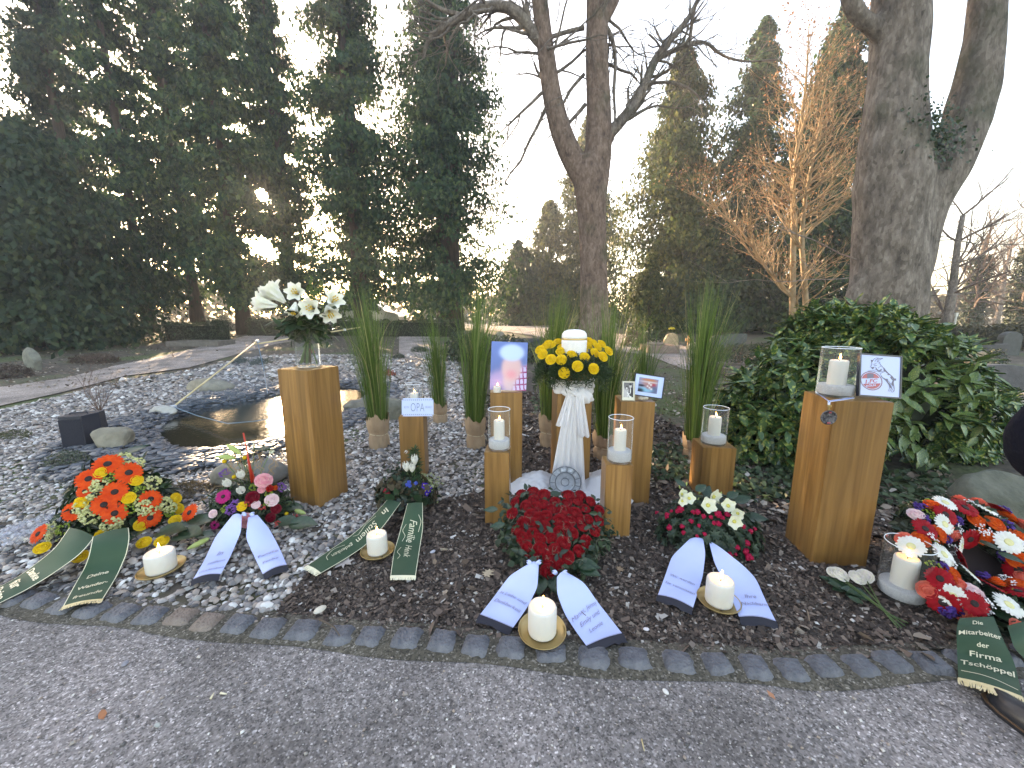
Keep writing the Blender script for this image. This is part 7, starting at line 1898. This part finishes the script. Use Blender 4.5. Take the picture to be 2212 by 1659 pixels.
# ------------------------------------------------------------------ bamboo poles and pond net
BAM = M('bamboo', (.50, .38, .20), (.60, .48, .28), rough=.5, scale=5)
A_ = U(374, 879, .06); B_ = D(556, 737, 7.9); C_ = D(542, 745, 7.8); E_ = D(778, 707, 9.8)
pA = thing('bamboo_pole', A_, 'long slanting bamboo pole propping the pond net, rising to the right', 'pole', 'bamboo poles'); obj('cane', MB().tube([np.zeros(3), (B_ - A_) * .5, B_ - A_], .014, 8).me('cane', BAM, True), pA)
WT = M('white_tape', (.6, .62, .66), rough=.6)
obj('binding', MB().box((0, 0, .0), (.07, .05, .05)).me('binding', WT), pA); obj('binding', MB().box(B_ - A_, (.05, .05, .05)).me('binding', WT), pA)
pB = thing('bamboo_pole', C_, 'level bamboo pole behind the lily vase joining the slanting one', 'pole', 'bamboo poles'); obj('cane', MB().tube([np.zeros(3), (E_ - C_) * .5, E_ - C_], .014, 8).me('cane', BAM, True), pB); obj('binding', MB().box((E_ - C_) * .83, (.05, .05, .05)).me('binding', WT), pB)
NETM = glassmat('net_mesh', (.93, .95, .97), .0, .11)
for nd in NETM.node_tree.nodes:
    if nd.type == 'BSDF_DIFFUSE': nd.inputs[0].default_value = (.10, .17, .23, 1)
    if nd.type == 'MATH': nd.inputs[1].default_value = 0
net = thing('pond_net', A_, 'fine blue grey net hanging from the bamboo poles over the pond', 'net')
K1, K2 = U(492, 915, .06), U(612, 898, .08)
def quadgrid(a, b, c, d, n=10, sag=.06):
    u, v = np.meshgrid(np.linspace(0, 1, n), np.linspace(0, 1, n)); P = (a * (1 - u[..., None]) + b * u[..., None]) * (1 - v[..., None]) + (d * (1 - u[..., None]) + c * u[..., None]) * v[..., None]; P[..., 2] -= sag * np.sin(u * 3.14) * np.sin(v * 3.14); return P
obj('netting', MB().grid(quadgrid(A_, B_, K2, K1, 14, .10) - A_).me('netting', NETM, True), net)
CORD = M('blue_cord', (.10, .20, .28), rough=.6); obj('cord', MB().tube([np.zeros(3), (K1 - A_) * .5 - [0, 0, .02], K1 - A_, (K1 + K2) / 2 - A_ - [0, 0, .02], K2 - A_], .006, 5).me('cord', CORD), net); obj('cord', MB().tube([B_ - A_, D(570, 800, 7.2) - A_, D(578, 850, 6.2) - A_], .006, 5).me('cord', CORD), net)
# weathered palisade
PAL = M('weathered_wood', (.20, .165, .13), (.32, .27, .22), rough=.9, scale=8, stretch=(3, 3, .4), bump=.6, bscale=20)
g = GD(790, 10.2); pal = thing('palisade', g, 'short row of weathered grey wooden posts behind the first grass', 'palisade')
for k in range(6): obj('post', MB().tube([(k * .085 - .22, .02 * math.sin(k), 0), (k * .085 - .22, .02 * math.sin(k), .42 + .07 * math.sin(k * 1.7))], .042, 8).me('post', PAL), pal)

# ------------------------------------------------------------------ graves
def stone(label, px, dist, w, h, d, shape='round', col=(.16, .15, .14), col2=None, name='gravestone', lean=0, rough=.7):
    g = GD(px, dist); pts = []
    if shape == 'round': pts = [(-w / 2, 0), (w / 2, 0), (w / 2, h * .72)] + [(w / 2 * math.cos(a), h * .72 + h * .28 * math.sin(a)) for a in np.linspace(.2, math.pi - .2, 9)] + [(-w / 2, h * .72)]
    elif shape == 'rough': pts = [(-w / 2, 0), (w / 2, 0), (w * .52, h * .55), (w * .38, h * .9), (w * .1, h), (-w * .3, h * .94), (-w * .52, h * .6)]
    elif shape == 'cross': a = w * .13; pts = [(-a, 0), (a, 0), (a, h * .55), (w / 2, h * .55), (w / 2, h * .78), (a, h * .78), (a, h), (-a, h), (-a, h * .78), (-w / 2, h * .78), (-w / 2, h * .55), (-a, h * .55)]
    else: pts = [(-w / 2, 0), (w / 2, 0), (w / 2, h), (-w / 2, h)]
    n = len(pts); V = [(x, -d / 2, z) for x, z in pts] + [(x, d / 2, z) for x, z in pts]
    me = mesh('gravestone', np.array(V), [tuple(range(n)), tuple(range(n, 2 * n))[::-1]] + [((i + 1) % n, i, n + i, n + (i + 1) % n) for i in range(n)], M('grave_stone', col, col2 or tuple(c * 1.5 for c in col), rough=rough, scale=9, bump=.3, bscale=40))
    o = obj(name, me, None, (g[0], g[1], g[2] - .02), (R(lean), 0, R(random.uniform(-6, 6)))); b = o.modifiers.new('b', 'BEVEL'); b.width = .012; b.segments = 2
    return tag(o, label, 'grave' if name == 'grave_kerb' else 'gravestone', 'graves')
for a in (('slim white grave marker behind the broad dark conifer, left one', 338, 23, .16, .95, .1, 'rect', (.55, .54, .52)), ('slim white grave marker behind the broad dark conifer, right one', 361, 24, .16, .95, .1, 'rect', (.50, .49, .46)),
          ('tan upright headstone right of the centre tree', 1452, 14.5, .5, .62, .16, 'rough', (.30, .22, .13)), ('small orange wooden cross among the graves', 1490, 15, .24, .48, .05, 'cross', (.55, .26, .10)), ('rounded tan stone behind the right grass bundle', 1508, 13.2, .55, .42, .2, 'round', (.26, .21, .15)),
          ('dark grey headstone right of the right grass bundle', 1556, 14.2, .6, .58, .14, 'round', (.07, .07, .075)), ('wide dark headstone beside the juniper', 1592, 15, .8, .55, .14, 'rect', (.05, .06, .06)),
          ('large dark rounded headstone at the right edge', 2175, 7.4, 1.15, .50, .16, 'round', (.060, .058, .062)), ('tan rough headstone beside the conical evergreen', 2128, 10, .5, .5, .2, 'rough', (.24, .18, .12)), ('dark slab headstone right of the big shrub', 2098, 11, .4, .62, .12, 'rect', (.05, .055, .06)),
          ('flat dark headstone behind the conical evergreen', 2150, 12, 1.0, .50, .16, 'rect', (.035, .035, .038)), ('round dark headstone near the far right hedge', 2188, 13, .6, .80, .2, 'round', (.04, .045, .045)), ('low grey stone far behind the left hedge', 510, 24, 1.3, .4, .3, 'round', (.22, .21, .19)),
          ('block shaped yellow lichened gravestone behind the right hedge end', 905, 24, .8, 1.0, .3, 'rough', (.16, .15, .05)), ('small grey stone beside the far path', 1080, 17.5, .4, .4, .2, 'rough', (.2, .18, .15)), ('pale low stone beside the far path near the centre tree', 1190, 18, .5, .3, .3, 'round', (.3, .25, .18))): stone(*a)
def kerb(label, px, dist, w, d, h, col):
    g = GD(px, dist); r_ = thing('grave_bed', g, label, 'grave', 'graves'); m = M('kerb_stone', col, tuple(c * 1.4 for c in col), rough=.8, scale=8, bump=.4, bscale=30)
    for cx, cy, sx, sy in ((0, -d / 2, w, .09), (0, d / 2, w, .09), (-w / 2 + .045, 0, .09, d - .09), (w / 2 - .045, 0, .09, d - .09)): obj('kerb', MB().box((cx, cy, h / 2), (sx, sy, h)).me('kerb', m), r_)
    obj('bed_soil', MB().box((0, 0, h * .4), (w - .16, d - .16, h * .78)).me('bed_soil', M('bed_soil', (.04, .032, .026), (.10, .08, .06), rough=1, scale=14, bump=1, bscale=40)), r_)
kerb('raised brown stone grave bed right of the centre tree', 1425, 13.8, 1.0, 1.1, .26, (.20, .14, .11)); kerb('low dark wooden edged grave bed beside the right path', 1640, 9.2, 1.9, .9, .22, (.10, .075, .06)); kerb('grave bed with pale kerb at the right edge', 2185, 6.3, 1.2, 1.0, .13, (.22, .20, .17)); kerb('dark kerbed grave bed far behind the portrait', 1130, 16.5, 1.8, .9, .16, (.06, .06, .065)); kerb('dark kerbed grave bed left of the lilies under the trees', 430, 15.6, 2.0, .9, .2, (.10, .09, .08))
p = D(2150, 785, 7.25); o = obj('white_plaque', MB().box((0, 0, 0), (.40, .02, .13)).me('white_plaque', M('plaque', (.62, .64, .72), rough=.5)), None, (p[0], 7.28, gz(p[0], 7.2) + .1), (R(-20), 0, 0)); tag(o, 'white plaque leaning before the large dark headstone', 'plaque')
for i, (px, dist, col, lab) in enumerate(((2135, 9.2, (.62, .55, .02), 'bright yellow plant before the tan rough headstone'), (1392 + 60, 16.8, (.7, .6, .05), 'small yellow flower above the dark bush'), (665, 13.5, (.5, .12, .05), 'red flowers on a grave behind the lilies'), (835, 9.0, (.42, .12, .07), 'small red flowering plant behind the first grass'), (1085, 13, (.45, .10, .08), 'small red plant beside the far path'))):
    bush('flowering_plant', lab, GD(px, dist) + np.array([0, 0, .55 if i == 1 else 0]), (.14, .14, .16 if i != 1 else .06), 160, .05, leafmat('fl%d' % i, col, tuple(c * .6 for c in col)), 'plant', None, 3)
    
# ------------------------------------------------------------------ van and white house far behind
g = GD(800, 25.5); vn = thing('van', (g[0] - .1, g[1], g[2]), 'silver van parked behind the low hedge, partly behind a trunk', 'van'); VP = M('silver_paint', (.36, .36, .38), rough=.3, metal=.5); VG = M('van_glass', (.02, .025, .03), rough=.08); VB = M('van_trim', (.02, .02, .022), rough=.6)
side = [(-2.2, .35), (-2.25, .9), (-2.2, 1.35), (-2.05, 1.78), (-1.7, 1.86), (-.2, 1.86), (.5, 1.80), (1.0, 1.42), (1.35, 1.12), (2.0, .98), (2.2, .78), (2.22, .35)]; n = len(side); V = [(x, y * (1 - .10 * max(0, z - 1) ** 1), z) for y in (-.88, .88) for x, z in side]
o = obj('body', mesh('body', np.array(V), [tuple(range(n)), tuple(range(n, 2 * n))[::-1]] + [((i + 1) % n, i, n + i, n + (i + 1) % n) for i in range(n)], VP), vn); b = o.modifiers.new('b', 'BEVEL'); b.width = .05; b.segments = 2
def pane(pts, y=-.87): 
    V = [(x, y * (1 - .10 * max(0, z - 1)) - .012, z) for x, z in pts] + [(x, y * (1 - .10 * max(0, z - 1)) + .02, z) for x, z in pts]; m = len(pts); obj('window', mesh('window', np.array(V), [tuple(range(m))] + [((i + 1) % m, i, m + i, m + (i + 1) % m) for i in range(m)], VG), vn)
pane([(-1.95, 1.12), (-1.05, 1.12), (-1.05, 1.70), (-1.85, 1.68)]); pane([(-.9, 1.12), (.0, 1.12), (-.02, 1.70), (-.9, 1.70)]); pane([(.1, 1.12), (1.0, 1.12), (.5, 1.60), (.1, 1.68)])
obj('door_seam', MB().box((.05, -.885, .9), (.015, .01, .9)).me('door_seam', VB), vn); obj('bumper', MB().box((2.2, 0, .45), (.12, 1.7, .22)).me('bumper', VB), vn); obj('mirror', MB().box((.95, -.98, 1.18), (.12, .16, .2)).me('mirror', VB), vn); obj('headlight', MB().box((2.05, -.72, .82), (.2, .25, .14)).me('headlight', M('lamp_glass', (.6, .6, .62), rough=.15)), vn)
for x in (-1.4, 1.4):
    w_ = obj('wheel', None, vn, (x, -.80, .32)); obj('tyre', MB().lathe([(.2, -.1), (.31, -.1), (.33, -.06), (.33, .06), (.31, .1), (.2, .1)], 20, cap=False).me('tyre', VB, True), w_, rot=(R(90), 0, 0)); obj('rim', MB().lathe([(.0005, .07), (.2, .09), (.21, .1), (.2, -.05), (.0005, -.05)], 16).me('rim', M('rim', (.4, .4, .42), rough=.3, metal=.8), True), w_, rot=(R(90), 0, 0))
g = GD(955, 58); hs = thing('house', g, 'small white gabled house glimpsed between the conifers', 'house'); HWm = M('white_wall', (.72, .71, .68), (.8, .79, .76), rough=.9, scale=2)
obj('wall', mesh('wall', np.array([(-3.2, 0, 0), (3.2, 0, 0), (3.2, 0, 2.6), (0, 0, 5.4), (-3.2, 0, 2.6), (-3.2, 7, 0), (3.2, 7, 0), (3.2, 7, 2.6), (0, 7, 5.4), (-3.2, 7, 2.6)]), [(0, 1, 2, 3, 4), (9, 8, 7, 6, 5), (1, 6, 7, 2), (5, 0, 4, 9)], HWm), hs)
obj('roof', mesh('roof', np.array([(-3.7, -.4, 2.25), (0, -.4, 5.5), (3.7, -.4, 2.25), (-3.7, 7.4, 2.25), (0, 7.4, 5.5), (3.7, 7.4, 2.25), (-3.7, -.4, 2.4), (0, -.4, 5.7), (3.7, -.4, 2.4), (-3.7, 7.4, 2.4), (0, 7.4, 5.7), (3.7, 7.4, 2.4)]), [(0, 1, 4, 3), (1, 2, 5, 4), (6, 9, 10, 7), (7, 10, 11, 8), (0, 6, 7, 1), (1, 7, 8, 2), (3, 4, 10, 9), (4, 5, 11, 10), (0, 3, 9, 6), (2, 8, 11, 5)], M('roof_tiles', (.10, .06, .05), (.16, .10, .08), rough=.8, scale=4)), hs)
for x, z in ((-1.2, 1.2), (1.2, 1.2), (0, 3.2)): obj('window', MB().box((x, -.02, z), (.9, .06, 1.1)).me('window', VG), hs)
# lamp post and sign posts far right
g = GD(2062, 16); o = obj('white_post', MB().tube([(0, 0, 0), (0, 0, 1.15)], .035, 8).box((0, 0, 1.2), (.1, .06, .14)).me('white_post', M('post_white', (.55, .54, .50), rough=.6)), None, g); tag(o, 'thin white post in front of the far right hedge', 'post')

# ------------------------------------------------------------------ person at the right edge (mostly out of the picture)
BX, BY = 1.885, .985
pr = thing('person', (BX, BY, 0), 'person in a dark padded coat and black leather shoes, cut by the right edge', 'person')
COAT = M('dark_coat', (.004, .005, .012), (.008, .009, .018), rough=.9, scale=12, bump=1, bscale=14, spec=.12); TROU = M('black_trousers', (.010, .010, .012), rough=.85); SKIN = M('skin', (.50, .30, .22), (.56, .36, .27), rough=.5, scale=8, subs=.1); HAIR = M('hair', (.05, .035, .025), (.09, .06, .04), rough=.6, scale=20)
def skinned(name, nodes, edges, mat, root=0, sub=2):
    me = bpy.data.meshes.new(name); me.from_pydata([n[:3] for n in nodes], edges, []); o = obj(name, me, pr)
    m = o.modifiers.new('skin', 'SKIN'); m.use_smooth_shade = True
    sv = me.skin_vertices[0].data
    for i, n_ in enumerate(nodes): sv[i].radius = (n_[3], n_[4] if len(n_) > 4 else n_[3])
    sv[root].use_root = True
    s = o.modifiers.new('sub', 'SUBSURF'); s.levels = s.render_levels = sub; me.materials.append(mat); return o
skinned('body', [(0, 0, .95, .15, .11), (0, 0, 1.15, .14, .10), (0, 0, 1.38, .15, .10), (0, 0, 1.50, .055), (0, .02, 1.56, .055), (0, .02, 1.62, .075, .085), (0, .02, 1.70, .078, .095), (0, .01, 1.77, .05, .06), (-.19, 0, 1.43, .06), (-.33, -.03, 1.20, .05), (-.42, .02, 1.09, .045), (-.22, .13, .93, .032), (.19, 0, 1.43, .06), (.30, -.03, 1.2, .05), (.36, .02, 1.09, .045), (.20, .13, .93, .032), (-.10, 0, .88, .09), (-.10, .02, .50, .065), (-.11, .0, .12, .045), (-.11, .04, .06, .04), (-.11, .15, .04, .035), (.10, 0, .88, .09), (.10, .02, .50, .065), (.11, 0, .12, .045), (.11, .04, .06, .04), (.11, .15, .04, .035)],
        [(0, 1), (1, 2), (2, 3), (3, 4), (4, 5), (5, 6), (6, 7), (2, 8), (8, 9), (9, 10), (10, 11), (2, 12), (12, 13), (13, 14), (14, 15), (0, 16), (16, 17), (17, 18), (18, 19), (19, 20), (0, 21), (21, 22), (22, 23), (23, 24), (24, 25)], SKIN)
skinned('coat', [(0, 0, .90, .22, .17), (0, 0, 1.10, .20, .155), (0, 0, 1.36, .205, .145), (0, 0, 1.475, .09), (-.22, 0, 1.43, .10), (-.37, -.03, 1.22, .092), (-.465, .02, 1.085, .085), (-.36, .08, .99, .085), (-.255, .115, .95, .062), (.22, 0, 1.43, .10), (.34, -.03, 1.22, .092), (.42, .02, 1.085, .085), (.25, .11, .95, .06)], [(0, 1), (1, 2), (2, 3), (2, 4), (4, 5), (5, 6), (6, 7), (7, 8), (2, 9), (9, 10), (10, 11), (11, 12)], COAT)
skinned('trousers', [(0, 0, .93, .17, .13), (-.10, 0, .82, .11), (-.10, .02, .50, .088), (-.11, 0, .13, .075), (.10, 0, .82, .11), (.10, .02, .50, .088), (.11, 0, .13, .075)], [(0, 1), (1, 2), (2, 3), (0, 4), (4, 5), (5, 6)], TROU)
obj('hair', MB().lathe([(.095, -.02), (.102, .03), (.095, .085), (.06, .125), (.001, .135)], 18).me('hair', HAIR, True), pr, (0, -.005, 1.655))
for sx in (-1, 1): obj('eye', mesh('eye', ICO_V * .011, ICO_F, M('eye', (.05, .04, .03), rough=.2), True), pr, (sx * .032, .098, 1.675)); obj('ear', mesh('ear', ICO_V * np.array([.01, .02, .03]), ICO_F, SKIN, True), pr, (sx * .083, .015, 1.66))
obj('nose', MB().tube([(0, .095, 1.675), (0, .122, 1.648), (0, .105, 1.640)], [.008, .013, .012], 7).me('nose', SKIN, True), pr); obj('mouth', MB().box((0, .100, 1.612), (.04, .012, .007)).me('mouth', M('lips', (.38, .13, .11), rough=.5)), pr)
def hand(sx):
    nodes = [(0, 0, 0, .030, .018), (0, .045, 0, .038, .017), (0, .08, 0, .040, .016)]; ed = [(0, 1), (1, 2)]
    for k, (x, L_) in enumerate(((-.030, .062), (-.010, .074), (.010, .070), (.030, .055))):
        i = len(nodes); nodes += [(x, .09, 0, .0095), (x * 1.05, .09 + L_ * .5, -.012, .009), (x * 1.05, .09 + L_ * .85, -.034, .008)]; ed += [(2, i), (i, i + 1), (i + 1, i + 2)]
    i = len(nodes); nodes += [(sx * .042, .03, -.005, .012), (sx * .058, .062, -.018, .0105), (sx * .050, .092, -.028, .009)]; ed += [(0, i), (i, i + 1), (i + 1, i + 2)]
    return nodes, ed
for sx, p_ in ((1, (-.235, .12, .945)), (-1, (.235, .12, .945))):
    nd, ed = hand(sx); o = skinned('hand', nd, ed, SKIN, 0, 1); o.location = p_; o.rotation_euler = (R(-35), 0, R(-50 * sx))
LEATH = M('black_leather', (.012, .013, .017), rough=.3, spec=.6); WELT = M('shoe_welt', (.10, .055, .03), rough=.6)
for sx, dx, dy, rz in ((-1, -.11, .0, R(3)), (1, .12, -.03, R(-8))):
    s_ = obj('shoe', None, pr, (dx, dy, 0.008), (0, 0, rz)); P = []
    for y, hw_, ht in ((-.085, .020, .05), (-.075, .034, .075), (-.03, .040, .095), (.03, .040, .098), (.07, .043, .085), (.12, .050, .062), (.17, .051, .050), (.205, .043, .044), (.228, .026, .036), (.238, .006, .028)):
        P.append([(hw_ * math.cos(a) * (1 + .0 * a), y, .016 + max(0, math.sin(a)) * ht * (1 - .12 * abs(math.cos(a)))) for a in np.linspace(0, math.pi, 13)])
    obj('upper', MB().grid(np.array(P)).me('upper', LEATH, True), s_)
    out = [(.000, .246), (.030, .238), (.048, .212), (.057, .17), (.055, .12), (.046, .06), (.043, 0), (.040, -.06), (.025, -.092), (0, -.098)]; out = out + [(-x, y) for x, y in out[-2:0:-1]]; n = len(out)
    for nm, z0, z1, k, mt in (('sole', 0, .012, 1.0, LEATH), ('welt', .0122, .017, 1.005, WELT)): obj(nm, mesh(nm, np.array([(x * k, y * k, z0) for x, y in out] + [(x * k, y * k, z1) for x, y in out]), [tuple(range(n)), tuple(range(n, 2 * n))[::-1]] + [(i, n + i, n + (i + 1) % n, (i + 1) % n) for i in range(n)], mt), s_)
# ------------------------------------------------------------------ thin morning haze: one closed box round everything
hm = bpy.data.materials.new('haze'); hm.use_nodes = True; hn = hm.node_tree
hn.nodes.remove(hn.nodes['Principled BSDF']); pv = hn.nodes.new('ShaderNodeVolumePrincipled')
pv.inputs['Color'].default_value = (.86, .92, 1, 1); pv.inputs['Density'].default_value = .0020; pv.inputs['Anisotropy'].default_value = .35
hn.links.new(pv.outputs[0], hn.nodes['Material Output'].inputs['Volume'])
hz = obj('haze', MB().box((0, 157, 13.4), (460, 340, 29)).me('haze', hm)); hz['kind'] = 'stuff'
scene.cycles.volume_step_rate = 8
scene.cycles.volume_max_steps = 32
